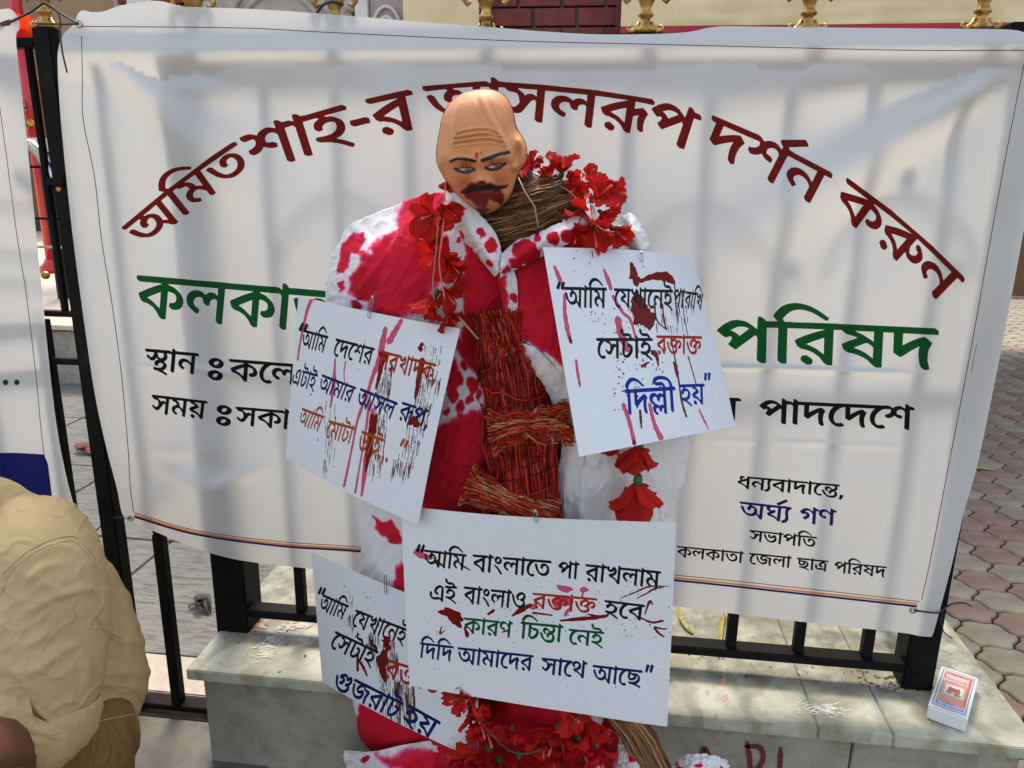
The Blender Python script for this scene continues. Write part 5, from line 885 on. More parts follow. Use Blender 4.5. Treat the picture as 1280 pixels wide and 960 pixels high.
p4 += W(NV, "গু জ র া ট", [(424, 836), (505, 876)], 26)+W(NV, "হ য়", [(513, 878), (552, 900)], 28)
placard('partly hidden placard at lower left, sticking out from behind the largest placard', [(389, 690), (597, 775), (598, 951), (403, 853)], [1.47, 1.26, 1.31, 1.53], p4,
        lambda u, v: .006*np.sin(np.pi*u), [(486, 717, 484, 741)])

# ================================================================ EFFIGY
eff = thing('effigy', 'life size straw effigy in a white kurta soaked with red dye', 'effigy', (-.18, -.3, .05))
def inpoly(x, y, c):
    c = np.array(c, float); n_ = np.roll(c, -1, 0); ins = np.zeros(x.shape, bool); dist = np.full(x.shape, 1e9)
    for (ax, ay), (bx, by) in zip(c, n_):
        k = ((ay > y) != (by > y)); xx = ax+(y-ay)*(bx-ax)/((by-ay) if by != ay else 1e-9); ins ^= k & (x < xx)
        L2 = (bx-ax)**2+(by-ay)**2+1e-9; t = np.clip(((x-ax)*(bx-ax)+(y-ay)*(by-ay))/L2, 0, 1); dist = np.minimum(dist, np.hypot(x-ax-t*(bx-ax), y-ay-t*(by-ay)))
    return np.where(ins, dist, -dist)
def dyer(reds, dots=(), whites=(), extra=(), deep_dye_shade=.55):
    def f(px, py):
        wx = px+6*vnoise(px*.045, py*.045, 31, 3)+3*vnoise(px*.18, py*.18, 33, 3); wy = py+6*vnoise(px*.045+9, py*.045, 32, 3)+3*vnoise(px*.18, py*.18+7, 34, 3)
        d = np.full(px.shape, 0.)
        for c, sf in reds: d = np.maximum(d, np.clip(.5+inpoly(wx, wy, c)/sf/2.6, 0, 1))
        for x, y, rx, ry in dots: d = np.maximum(d, np.clip(.5+(1-np.hypot((wx-x)/rx, (wy-y)/ry))*min(rx, ry)/3.2, 0, 1))
        for c, sf in whites: d = np.minimum(d, 1-np.clip(.5+inpoly(wx, wy, c)/sf/2, 0, 1))
        for c, sf in extra: d = np.maximum(d, np.clip(.5+inpoly(wx, wy, c)/sf/2, 0, 1))
        d = np.maximum(d, .30*np.clip(vnoise(px*.03, py*.03, 47, 3)*2-.5, 0, 1))
        return d, deep_dye_shade*np.clip(vnoise(px*.02, py*.016, 41, 3)*1.2+(deep_dye_shade-.55)*2, 0, 1)*np.clip(d*4-2, 0, 1)
    return f
def folds(sx, sy, amp, seed, ridge=.5, ang=0.):
    def f(A, X):
        x = A[..., 0]*math.cos(ang)+A[..., 1]*math.sin(ang); y = -A[..., 0]*math.sin(ang)+A[..., 1]*math.cos(ang)
        n1 = vnoise(x*sx, y*sy, seed, 2); n2 = 1-2*np.abs(vnoise(x*sx*1.7, y*sy*1.7, seed+5, 2)); n3 = vnoise(x*.16, y*.16, seed+8, 2); c_ = np.abs(vnoise(x*sx*2.6+3, y*sy*2.6, seed+11, 2)); cr_ = np.exp(-(c_/.10)**2); c2 = np.abs(vnoise(x*sx*3.7, y*sy*4.7+9, seed+17, 1)); cr_ = cr_+.6*np.exp(-(c2/.08)**2)
        return amp*(n1*(1-ridge)+n2*ridge)+amp*.10*n3+amp*.28*cr_
    return f
# big straw body inside
def strands(nm, axis, R0, N_, mat, par, rs=.0012, jit=.25, n=7, R1=None, flare=0., seed=1, arc=(0, 6.283), pinch=0.):
    rr = random.Random(seed); ax = [Vector(a) for a in axis]; g_ = G()
    pts = cr(np.array([tuple(a) for a in ax]), np.linspace(0, len(ax)-1, n)) if len(ax) > 2 else np.array([tuple(ax[0].lerp(ax[1], t)) for t in np.linspace(0, 1, n)])
    T = Vector(pts[-1]-pts[0]).normalized(); a = T.orthogonal().normalized(); b = T.cross(a)
    for _ in range(N_):
        q = rr.uniform(*arc); rd = R0*math.sqrt(rr.uniform(.35, 1)); t0 = rr.uniform(-.03, .25)*rr.random(); t1 = 1+rr.uniform(-.25, .03)*rr.random(); tw = rr.uniform(-.5, .5); L = []
        i0 = int(round(t0*(n-1))) if t0 > 0 else 0; i1 = int(round(t1*(n-1))) if t1 < 1 else n-1
        for i in range(max(0, i0), min(n-1, i1)+1):
            t = i/(n-1); k = rd*((1-t)+t*(R1/R0 if R1 else 1))*(1+flare*abs(2*t-1)**4)*(1-.16*abs(math.sin(t*math.pi*3.2)))*(1-pinch*math.exp(-((t-.52)/.09)**2))
            L.append(Vector(pts[i])+(a*math.cos(q+tw*t)+b*math.sin(q+tw*t))*k*(1+rr.uniform(-jit, jit)*.35)+T*rr.uniform(-.004, .004))
        if len(L) > 1: g_.tube(L, [rs*rr.uniform(.6, 1.2)]*len(L), 3, False)
    o_ = g_.obj(nm, mat, par, False); o_['kind'] = 'stuff'; return o_
def core(nm, axis, R0, mat, par, R1=None):
    pts = [tuple(p) for p in axis]; n = len(pts); return G().tube(pts, [R0+(R1-R0)*i/(n-1) if R1 else R0 for i in range(n)], 14).obj(nm, mat, par, True)
core('straw_core', [P(650, 300, -.27), P(655, 520, -.27), P(655, 800, -.30), P(650, 1150, -.28)], .085, 'straw_dark', eff, .07)
strands('straw_body', [P(650, 300, -.27), P(655, 520, -.27), P(655, 800, -.30)], .094, 420, 'straw_dark', eff, .0018, seed=3)
core('painted_bundle_core', [P(634, 400, -.365), P(650, 520, -.36), P(664, 680, -.37)], .037, 'straw_red', eff, .050)
strands('painted_bundle', [P(626, 386, -.375), P(645, 500, -.365), P(664, 690, -.37)], .044, 1900, 'straw_red', eff, .0009, seed=4, R1=.058, n=12, jit=.7)
strands('bundle_tuft', [P(640, 440, -.395), P(626, 388, -.39)], .030, 240, 'straw_mix', eff, .0012, seed=14, R1=.034)
core('cross_bundle_core', [P(626, 538, -.415), P(706, 528, -.415)], .020, 'straw_red', eff)
strands('cross_bundle', [P(616, 541, -.415), P(665, 530, -.425), P(712, 529, -.415)], .027, 800, 'straw_mix', eff, .0009, seed=5, n=15, flare=.35, pinch=.38, jit=.5)
strands('lower_bundle', [P(584, 606, -.40), P(630, 625, -.41), P(690, 650, -.40)], .027, 800, 'straw_mix', eff, .0009, seed=6, n=13, flare=.3, pinch=.2, jit=.5)
core('lower_bundle_core', [P(592, 612, -.40), P(690, 650, -.40)], .020, 'straw_red', eff)
def wraps(nm, axis, r_, turns, mat, par, w_=.0014, seed=2, slope=.6):
    rr = random.Random(seed); a0, a1 = Vector(axis[0]), Vector(axis[1]); T = (a1-a0).normalized(); a = T.orthogonal().normalized(); b = T.cross(a); g_ = G()
    for k in range(turns):
        c = a0.lerp(a1, (k+.5)/turns+rr.uniform(-.04, .04)); sl = rr.uniform(-slope, slope)*r_
        g_.tube([c+(a*math.cos(q)+b*math.sin(q))*r_*(1.03+.02*rr.random())+T*sl*math.sin(q+rr.random()) for q in np.linspace(0, 6.283, 20)], w_, 5, False)
    return g_.obj(nm, mat, par, True)
wraps('binding', (P(632, 420, -.37), P(662, 640, -.37)), .050, 11, 'straw_red', eff, .0013)
wraps('binding', (P(640, 538, -.415), P(690, 530, -.415)), .0275, 5, 'straw_mix', eff, .0018, 3, .9)
wraps('binding', (P(600, 612, -.40), P(660, 640, -.40)), .028, 5, 'straw_mix', eff, .0016, 4, .9)
# straw neck
core('neck_core', [P(640, 330, -.30), P(640, 200, -.31)], .045, 'straw_dark', eff, .03)
for k, (a_, b_, c_, r_) in enumerate([((585, 292, -.33), (650, 276, -.40), (728, 250, -.31), .020), ((600, 268, -.34), (660, 250, -.395), (716, 238, -.31), .018), ((590, 306, -.34), (640, 296, -.385), (700, 276, -.34), .014), ((612, 255, -.33), (665, 238, -.37), (700, 228, -.30), .014)]):
    strands('neck_straw', [P(*a_), P(*b_), P(*c_)], r_*.92, 330, 'straw', eff, .0008, seed=20+k, n=9, jit=.6)
cordn = G().tube([P(*p) for p in [(648, 222, -.36), (656, 240, -.41), (668, 258, -.42), (672, 280, -.425), (673, 284, -.42)]], .0011, 5).obj('neck_twine', 'twine', eff, True)
# kurta, left panel with sleeve
LPc = [[(452, 300, -.10), (436, 290, -.20), (470, 266, -.27), (512, 250, -.32), (552, 242, -.345), (580, 262, -.365), (606, 300, -.385)],
       [(430, 330, -.10), (417, 338, -.20), (460, 322, -.33), (512, 310, -.385), (562, 310, -.40), (600, 322, -.40), (630, 345, -.395)],
       [(430, 380, -.10), (416, 385, -.20), (460, 385, -.31), (510, 385, -.375), (560, 385, -.395), (602, 392, -.39), (630, 400, -.36)],
       [(440, 450, -.08), (430, 450, -.17), (470, 450, -.26), (520, 450, -.33), (560, 450, -.355), (592, 450, -.36), (612, 448, -.345)],
       [(455, 540, -.08), (445, 540, -.17), (490, 540, -.26), (535, 540, -.33), (572, 538, -.36), (600, 545, -.36), (620, 556, -.345)],
       [(465, 630, -.08), (455, 625, -.17), (490, 630, -.27), (530, 635, -.34), (565, 630, -.37), (590, 615, -.37), (606, 596, -.355)],
       [(462, 745, -.08), (452, 740, -.18), (485, 745, -.28), (530, 750, -.34), (570, 750, -.36), (610, 740, -.36), (640, 720, -.36)]]
redL = [([(455, 420), (462, 385), (472, 345), (490, 300), (505, 250), (560, 238), (545, 300), (548, 350), (532, 385), (500, 398)], 9), ([(424, 318), (430, 300), (446, 292), (452, 300), (440, 325), (428, 335)], 4), ([(468, 300), (494, 286), (492, 330), (476, 345), (455, 372), (447, 340), (458, 318)], 5), ([(434, 340), (460, 330), (470, 350), (452, 372), (438, 365)], 4),
        ([(583, 296), (618, 338), (636, 350), (632, 400), (640, 440), (578, 430), (577, 380), (585, 330)], 3), ([(570, 420), (600, 430), (604, 470), (588, 455), (575, 440)], 4),
        ([(535, 535), (566, 525), (590, 512), (612, 520), (606, 545), (640, 560), (640, 800), (440, 800), (520, 700), (528, 620), (530, 560)], 6), ([(560, 440), (575, 450), (575, 475), (562, 490), (545, 470)], 4)]
dotL = [(553, 268, 10, 7), (556, 305, 6, 12), (428, 352, 4, 6), (430, 330, 3, 3), (575, 470, 5, 9), (590, 480, 6, 12), (598, 455, 5, 8), (566, 492, 7, 9), (579, 505, 5, 7), (588, 498, 4, 7), (597, 495, 3, 7), (561, 512, 5, 6), (600, 508, 2.5, 3), (578, 517, 3, 3), (583, 455, 4, 6), (606, 470, 5, 12), (478, 660, 12, 8), (490, 672, 10, 9), (465, 655, 7, 5), (540, 430, 8, 10), (455, 318, 6, 6), (575, 300, 3, 4), (426, 372, 2, 2), (502, 640, 6, 5)]
whL = [([(430, 296), (452, 318), (446, 345), (470, 352), (462, 372), (440, 372), (430, 400), (405, 400), (405, 300)], 5), ([(447, 290), (490, 262), (497, 285), (470, 300), (458, 312), (448, 300)], 6), ([(460, 312), (466, 306), (472, 312), (466, 318)], 6), ([(558, 380), (572, 385), (578, 405), (570, 420), (560, 405)], 4), ([(415, 390), (450, 345), (456, 380)], 5), ([(455, 610), (505, 600), (505, 735), (453, 735)], 8)]
pxl = lambda A, X: folds(.018, .006, .010, 51, .35, .5)(A, X)+folds(.045, .014, .0018, 57, .7, .5)(A, X)+.0015*np.clip((470-A[..., 0])/40, 0, 1)*(1-2*np.abs(vnoise(A[..., 0]*.09, A[..., 1]*.12, 61, 2)))
patch('kurta_panel', LPc, 230, 150, 'dyed', eff, pxl, dyer(redL, dotL, whL, [([(424, 322), (428, 302), (440, 290), (448, 296), (440, 318), (432, 338), (424, 340)], 3), ([(440, 300), (452, 290), (458, 300), (450, 316), (442, 316)], 3), ([(438, 346), (450, 328), (470, 322), (480, 335), (476, 360), (462, 380), (446, 378), (436, 364)], 4), ([(470, 300), (484, 296), (490, 316), (478, 322), (468, 314)], 4), ([(424, 352), (430, 350), (432, 362), (427, 366)], 3), ([(440, 378), (452, 384), (450, 398), (440, 396)], 3), ([(466, 646), (478, 652), (490, 650), (500, 662), (500, 680), (488, 678), (476, 664)], 3), ([(492, 712), (512, 700), (512, 740), (496, 738)], 4)]), .0012)
# right panel
RPc = [[(632, 345, -.39), (668, 322, -.39), (705, 300, -.375), (745, 285, -.33), (782, 284, -.25), (806, 306, -.16), (790, 320, -.05)],
       [(641, 375, -.40), (682, 372, -.405), (722, 368, -.395), (762, 362, -.33), (800, 362, -.23), (822, 370, -.14), (800, 372, -.05)],
       [(650, 430, -.40), (690, 430, -.41), (730, 430, -.395), (770, 430, -.33), (810, 430, -.23), (832, 430, -.14), (812, 430, -.05)],
       [(686, 492, -.385), (714, 492, -.40), (745, 492, -.39), (785, 492, -.33), (822, 492, -.25), (844, 492, -.16), (826, 492, -.08)],
       [(716, 552, -.375), (736, 552, -.375), (764, 552, -.365), (796, 552, -.33), (828, 552, -.28), (856, 550, -.21), (836, 550, -.1)],
       [(706, 602, -.37), (732, 604, -.375), (764, 604, -.365), (796, 604, -.33), (826, 604, -.29), (850, 600, -.22), (832, 600, -.1)],
       [(704, 690, -.37), (730, 690, -.375), (764, 690, -.36), (790, 690, -.33), (812, 690, -.29), (826, 690, -.22), (812, 690, -.1)]]
redR = [([(628, 338), (680, 315), (740, 290), (760, 400), (770, 500), (735, 492), (700, 455), (668, 432), (650, 425), (640, 380)], 3)]
patch('kurta_panel', RPc, 200, 120, 'dyed', eff, lambda A, X: folds(.02, .009, .010, 71, .5, .2)(A, X)*(.75+.25*np.clip((A[..., 1]-450)/60, 0, 1))+folds(.05, .014, .0022, 77, .7, .4)(A, X)*np.clip((A[..., 1]-470)/60, .3, 1),
      dyer(redR, [(762, 562, 12, 5), (665, 458, 3, 3)], [([(642, 425), (665, 432), (705, 462), (740, 495), (740, 560), (700, 560)], 4)]), .0012)
# white turned facing along the opening
patch('facing', [[(648, 428, -.405), (656, 430, -.412), (668, 433, -.41)], [(668, 462, -.40), (680, 462, -.408), (697, 462, -.41)], [(690, 500, -.385), (704, 498, -.40), (724, 494, -.40)], [(704, 545, -.37), (716, 545, -.385), (732, 545, -.385)], [(698, 600, -.36), (710, 600, -.375), (728, 600, -.375)], [(702, 660, -.36), (714, 660, -.37), (730, 660, -.37)]],
      90, 24, 'dyed', eff, folds(.05, .03, .003, 83, .7, .6), dyer([], [(661, 450, 3, 3)]), .001)
# placket strip
patch('placket', [[(618, 332, -.405), (630, 340, -.41), (642, 338, -.405)], [(624, 355, -.408), (634, 358, -.414), (646, 352, -.408)], [(628, 378, -.404), (637, 380, -.410), (647, 378, -.406)], [(630, 404, -.395), (638, 406, -.402), (648, 404, -.40)], [(636, 434, -.39), (643, 434, -.396), (652, 434, -.396)]],
      70, 20, 'dyed', eff, folds(.08, .05, .0022, 85, .7, .2), dyer([([(618, 330), (632, 345), (634, 395), (628, 440), (622, 400)], 4)], [(640, 372, 4, 6), (638, 405, 4, 7)]), .001)
# collar flaps
patch('collar', [[(556, 238, -.36), (566, 240, -.40), (578, 246, -.40)], [(566, 268, -.385), (580, 272, -.412), (600, 270, -.40)], [(580, 298, -.40), (598, 300, -.422), (620, 294, -.405)], [(600, 322, -.405), (614, 322, -.425), (626, 318, -.41)], [(620, 345, -.408), (624, 340, -.42), (628, 330, -.412)]],
      80, 36, 'dyed', eff, folds(.05, .03, .003, 87, .6, .8), dyer([], [(602, 293, 5, 7), (615, 308, 8, 8), (580, 260, 3, 3), (612, 330, 4, 4), (572, 300, 8, 14)]), .0016)
patch('collar', [[(624, 346, -.412), (626, 332, -.425), (628, 318, -.41)], [(648, 334, -.41), (646, 318, -.428), (648, 302, -.40)], [(682, 318, -.405), (678, 302, -.42), (678, 290, -.40)], [(716, 300, -.385), (712, 286, -.40), (712, 274, -.38)], [(752, 286, -.355), (746, 270, -.37), (742, 258, -.345)]],
      90, 36, 'dyed', eff, folds(.05, .03, .003, 89, .6, -.4), dyer([], [(658, 316, 18, 15), (642, 330, 8, 8), (690, 300, 8, 7), (672, 296, 4, 8), (700, 274, 4, 3), (712, 294, 12, 7), (630, 338, 4, 4)]), .0016)
patch('inner_collar', [[(644, 204, -.30), (672, 214, -.29), (706, 236, -.28), (742, 262, -.30)], [(646, 216, -.31), (672, 226, -.30), (704, 246, -.29), (740, 270, -.31)], [(650, 232, -.30), (676, 240, -.29), (704, 256, -.28), (736, 280, -.30)]],
      30, 60, 'dyed', eff, folds(.04, .06, .003, 91), dyer([([(690, 230), (705, 232), (712, 246), (700, 250), (688, 240)], 3), ([(648, 214), (700, 244), (690, 262), (650, 236)], 8)]), .0012)
# shoulder roll of white cloth at the right
patch('shoulder_cloth', [[(776, 270, -.20), (788, 268, -.24), (800, 282, -.20)], [(778, 290, -.22), (792, 288, -.27), (808, 296, -.20)], [(784, 312, -.23), (800, 312, -.27), (814, 316, -.20)]], 30, 30, 'dyed', eff, folds(.06, .06, .004, 95), dyer([]), .001)
# lower cloth
LOc = [[(520, 740, -.12), (540, 745, -.24), (600, 750, -.31), (660, 750, -.38), (720, 750, -.38), (775, 750, -.33), (790, 750, -.2)],
       [(510, 820, -.12), (540, 830, -.24), (600, 830, -.31), (660, 830, -.38), (720, 830, -.38), (775, 830, -.33), (792, 830, -.2)],
       [(498, 900, -.12), (520, 905, -.24), (585, 905, -.32), (650, 905, -.38), (715, 905, -.385), (765, 905, -.33), (784, 905, -.2)],
       [(480, 980, -.12), (505, 985, -.26), (575, 985, -.33), (650, 985, -.38), (720, 985, -.38), (770, 985, -.33), (792, 985, -.2)],
       [(470, 1120, -.12), (500, 1125, -.26), (575, 1125, -.33), (650, 1125, -.37), (720, 1125, -.37), (775, 1125, -.32), (800, 1125, -.2)]]
patch('lower_cloth', LOc, 170, 130, 'dyed', eff, folds(.028, .007, .014, 101, .5, 0), dyer([([(380, 700), (745, 700), (740, 880), (742, 935), (752, 1200), (380, 1200)], 8), ([(760, 900), (775, 910), (770, 960), (755, 1000), (750, 930)], 8)], [(760, 900, 8, 14), (755, 940, 10, 18)], [([(745, 860), (785, 880), (780, 905), (752, 890)], 8)], (), .85), .0012)  # soaked dye darkened further, shade low on the effigy put into its colour
patch('hanging_cloth', [[(438, 850, -.14), (444, 862, -.20), (490, 880, -.24), (540, 905, -.25), (560, 915, -.2)], [(446, 888, -.13), (452, 900, -.22), (494, 912, -.265), (532, 926, -.26), (552, 930, -.2)], [(448, 916, -.13), (460, 925, -.21), (496, 936, -.25), (524, 938, -.24), (540, 936, -.2)], [(452, 926, -.13), (470, 944, -.18), (494, 952, -.20), (512, 948, -.19), (528, 938, -.17)]],
      80, 80, 'dyed', eff, folds(.03, .02, .005, 103, .3), dyer([([(400, 840), (600, 860), (600, 1000), (400, 1000)], 8)], [], [([(438, 862), (452, 866), (450, 896), (440, 900)], 4)]), .0012)
patch('pale_hem', [[(430, 938, -.2), (470, 938, -.26), (510, 930, -.28), (560, 925, -.28), (620, 940, -.27)], [(432, 955, -.2), (470, 958, -.27), (512, 955, -.30), (560, 952, -.30), (622, 962, -.28)], [(428, 990, -.2), (470, 990, -.27), (515, 990, -.30), (565, 990, -.30), (625, 990, -.28)]],
      60, 110, 'dyed', eff, folds(.045, .03, .009, 107, .6), dyer([([(470, 946), (520, 938), (560, 945), (600, 940), (640, 990), (480, 1000), (500, 960)], 9)], [(455, 950, 6, 4), (545, 945, 8, 5)]), .0012)
lrope = [P(770, 880, -.36), P(800, 925, -.37), P(824, 975, -.37), P(846, 1040, -.36)]
core('straw_leg_core', lrope, .026, 'straw', eff)
strands('straw_leg', lrope, .030, 420, 'straw', eff, .0012, seed=31, n=10)
patch('crumpled_cuff', [[(838, 958, -.30), (862, 946, -.33), (884, 944, -.33), (906, 950, -.30)], [(832, 972, -.33), (860, 968, -.36), (888, 966, -.36), (912, 970, -.32)], [(830, 1000, -.33), (860, 1000, -.36), (888, 1000, -.36), (916, 1000, -.32)]], 60, 70, 'dyed', eff, folds(.09, .08, .008, 109, .7), dyer([], [(850, 962, 5, 3), (870, 956, 4, 3), (890, 964, 5, 3), (862, 972, 7, 3), (900, 958, 3, 3), (845, 955, 3, 3)]), .0012)
patch('crumpled_cuff', [[(775, 905, -.35), (788, 915, -.36), (800, 940, -.36)], [(775, 935, -.37), (792, 942, -.385), (812, 956, -.37)], [(778, 985, -.38), (800, 985, -.39), (830, 985, -.38)]], 50, 50, 'dyed', eff, folds(.09, .08, .010, 111, .7), dyer([], [(790, 945, 6, 4), (805, 955, 5, 4), (785, 925, 4, 5), (800, 970, 8, 4)]), .0012)

# ---------------------------------------------------------------- mask (worn by the effigy, lifts off)
mask = thing('face_mask', 'bald flesh coloured plastic face mask with painted moustache and red mouth', 'mask', tuple(P(602, 190, -.38)))
MC = P(601, 192, -.40); sxm = np.linalg.norm(P(602, 192, -.40)-P(601, 192, -.40))     # metres per pixel at the mask
fw = CAM-MC; fw /= np.linalg.norm(fw); fw = fw*.97+np.array([-.10, 0, -.16]); fw /= np.linalg.norm(fw)
upv = np.array([0, 0, 1.])-fw*fw[2]; upv /= np.linalg.norm(upv); rt = np.cross(upv, fw)
oc = [(601, 112), (620, 114), (634, 124), (641, 140), (645, 160), (653, 172), (658, 186), (657, 202), (649, 214), (644, 226), (638, 246), (628, 258), (614, 266), (598, 265), (584, 257), (570, 244), (560, 230), (552, 216), (546, 202), (546, 186), (549, 168), (553, 148), (562, 130), (578, 117)]
oc = smooth_loop(oc, 264); nr = 150
rt_ = (np.arange(nr)/(nr-1))**.75
PX = 601+(oc[None, :, 0]-601)*rt_[:, None]; PY = 192+(oc[None, :, 1]-192)*rt_[:, None]
r2 = rt_[:, None]+0*PX
h = .060*np.sqrt(np.clip(1-r2**2.6, 0, 1))
def gs(x, y, sx, sy, a=0.):
    dx = PX-x; dy = PY-y; c, s_ = math.cos(a), math.sin(a); u = dx*c+dy*s_; v = -dx*s_+dy*c; return np.exp(-(u/sx)**2-(v/sy)**2)
def seg(pts, w_):
    d = np.full(PX.shape, 1e9)
    q = cr(np.array(pts, float), np.linspace(0, len(pts)-1, 8*len(pts)))
    for (ax, ay), (bx, by) in zip(q[:-1], q[1:]):
        L2 = (bx-ax)**2+(by-ay)**2+1e-9; t = np.clip(((PX-ax)*(bx-ax)+(PY-ay)*(by-ay))/L2, 0, 1); d = np.minimum(d, np.hypot(PX-ax-t*(bx-ax), PY-ay-t*(by-ay)))
    return d
# nose, brow, cheeks, lips, chin
h += .016*gs(602, 226, 7.5, 7)+.009*gs(598, 212, 5, 15, -.06)+.004*(gs(592, 229, 4, 4)+gs(613, 228, 4, 4))
h += .0045*(gs(581, 199, 14, 4, -.02)+gs(620, 197, 15, 4, -.12))-.0065*(gs(583, 210, 11, 5)+gs(620, 207, 11, 5, -.1))+.003*(gs(583, 212, 8, 3)+gs(620, 209, 8, 3, -.1))
h += .006*(gs(578, 226, 12, 10)+gs(630, 224, 10, 10))+.005*gs(606, 256, 14, 7)+.0045*gs(605, 243, 14, 5)
wr = [[(572, 168), (590, 164), (608, 163), (622, 168)], [(570, 174), (590, 170.5), (610, 169), (627, 173)], [(568, 180), (588, 177), (610, 175), (628, 178)]]
for w__ in wr: h += -.0022*np.exp(-(seg(w__, 1)/1.5)**2)+.0014*np.exp(-((seg(w__, 1)-3.2)/1.8)**2)
vein = seg([(602, 122), (610, 142), (622, 162), (634, 184), (636, 200)], 1); h += .0017*np.exp(-(vein/3.)**2)-.0012*np.exp(-((vein-6)/3)**2)
vn2 = seg([(574, 128), (568, 150), (566, 170)], 1); h += .0018*np.exp(-(vn2/3)**2)
ear = seg([(650, 176), (655, 188), (652, 204), (645, 210)], 1); h += .010*np.exp(-(ear/4.5)**2)-.007*gs(646, 190, 4, 11)
h += .004*gs(551, 205, 4, 14)
Xm = MC+((PX-601)[..., None]*rt-(PY-192)[..., None]*upv)*sxm*1.0+h[..., None]*fw
for _ in range(3):
    qx, qy = PIX(Xm); k_ = (np.linalg.norm(Xm-CAM, axis=-1)/960.)[..., None]
    Xm = Xm+((PX-qx)[..., None]*rt-(PY-qy)[..., None]*upv)*k_
bandw = lambda d, w_: np.clip((w_-d)/.7+.5, 0, 1)
ink = np.zeros(PX.shape)
for pts, w_ in [([(563, 202), (570, 199), (580, 198.5), (594, 201.5)], 1.9), ([(603, 200.5), (614, 196.5), (624, 193), (636, 190.5)], 2.4), ([(569, 211), (576, 214.5), (584, 215.5), (593, 211.5)], 1.9), ([(607, 210), (614, 212), (623, 210.5), (631, 204.5)], 2.0), ([(572, 210.5), (582, 209), (591, 210)], .9), ([(608, 208.5), (618, 205), (629, 204.5)], .9),
                ([(578, 200.5), (579, 209)], .45), ([(582, 201), (583.5, 209)], .45), ([(612, 198.5), (614, 207)], .45), ([(615, 198), (617, 206)], .45), ([(547, 232), (553, 240), (562, 250), (572, 258)], .1)]:
    ink = np.maximum(ink, bandw(seg(pts, 1), w_))
ink = np.maximum(ink, np.clip(.5+(1-np.hypot((PX-582)/4.5, (PY-211.5)/3.2))*2, 0, 1)*0)
ink = np.maximum(ink, np.clip(.5+(1-np.hypot((PX-584)/4, (PY-212.3)/1.8))*2, 0, 1)*.8); ink = np.maximum(ink, np.clip(.5+(1-np.hypot((PX-621)/4, (PY-207.8)/1.8))*2, 0, 1)*.8)
mous = inpoly(PX, PY, [(574, 240), (582, 235.5), (592, 231), (603, 232.5), (612, 230), (624, 232), (637, 230.5), (633, 235), (622, 238.5), (606, 238), (594, 239), (584, 242), (577, 242)]); ink = np.maximum(ink, np.clip(.5+mous/1.2, 0, 1))
blo = inpoly(PX+1.5*vnoise(PX*.3, PY*.3, 5, 2), PY+1.5*vnoise(PX*.3+5, PY*.3, 6, 2), [(577, 239), (590, 227), (600, 231), (612, 228), (625, 236), (631, 245), (628, 257), (619, 253), (612, 250), (607, 260), (597, 259), (590, 251), (583, 248)])
blood = np.clip(.5+blo/2, 0, 1); blood = np.maximum(blood, np.clip(.5+(1-np.hypot((PX-602)/10, (PY-262)/3))*2, 0, 1)); blood = np.maximum(blood, np.clip(.5+(1-np.hypot((PX-598)/3, (PY-231)/4))*2, 0, 1)); blood = np.maximum(blood, np.clip(.5+(1-np.hypot((PX-603)/5, (PY-229)/3.4))*2, 0, 1))
dot = np.clip(.5+(1-np.hypot((PX-596)/2.4, (PY-194.5)/4.6)**3)*2, 0, 1)
white = np.clip(.5+(1-np.hypot((PX-582)/8, (PY-212)/1.5))*1.5, 0, 1); white = np.maximum(white, np.clip(.5+(1-np.hypot((PX-619)/9, (PY-208.3)/1.6))*1.5, 0, 1))*.3
ink = np.maximum(ink, .0*ink)
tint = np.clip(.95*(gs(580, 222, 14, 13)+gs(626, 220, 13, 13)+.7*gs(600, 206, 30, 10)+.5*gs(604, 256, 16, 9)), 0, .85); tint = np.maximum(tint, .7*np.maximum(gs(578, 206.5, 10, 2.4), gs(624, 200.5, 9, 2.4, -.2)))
vv = Xm.reshape(-1, 3); nn = 264
F = [(i*nn+j, i*nn+(j+1) % nn, (i+1)*nn+(j+1) % nn, (i+1)*nn+j) for i in range(1, nr-1) for j in range(nn)]+[(nn+j, nn+(j+1) % nn, 0) for j in range(nn)][::1]
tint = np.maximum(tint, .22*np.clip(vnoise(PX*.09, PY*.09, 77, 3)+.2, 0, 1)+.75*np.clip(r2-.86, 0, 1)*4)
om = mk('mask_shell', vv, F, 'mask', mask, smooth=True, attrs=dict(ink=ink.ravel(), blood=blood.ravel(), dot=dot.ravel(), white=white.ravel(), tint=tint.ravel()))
md = om.modifiers.new('solid', 'SOLIDIFY'); md.thickness = .0015
edge = [Xm[-1, j]-fw*.001 for j in list(range(0, 264, 6))]
G().tube(edge+[edge[0]], .0011, 6, False).obj('rim_cord', 'brick', mask, True)
# rounded straw head behind the mask
hd = MC-fw*.02; 
bmh = G(); bmh.ball((0, 0, 0), 1., 14); vh = [tuple(hd+(np.array(v)[0]*rt*.052+np.array(v)[2]*upv*.076+np.array(v)[1]*fw*.045)) for v in bmh.v]
mk('straw_head', vh, bmh.f, 'straw_dark', eff, smooth=True)

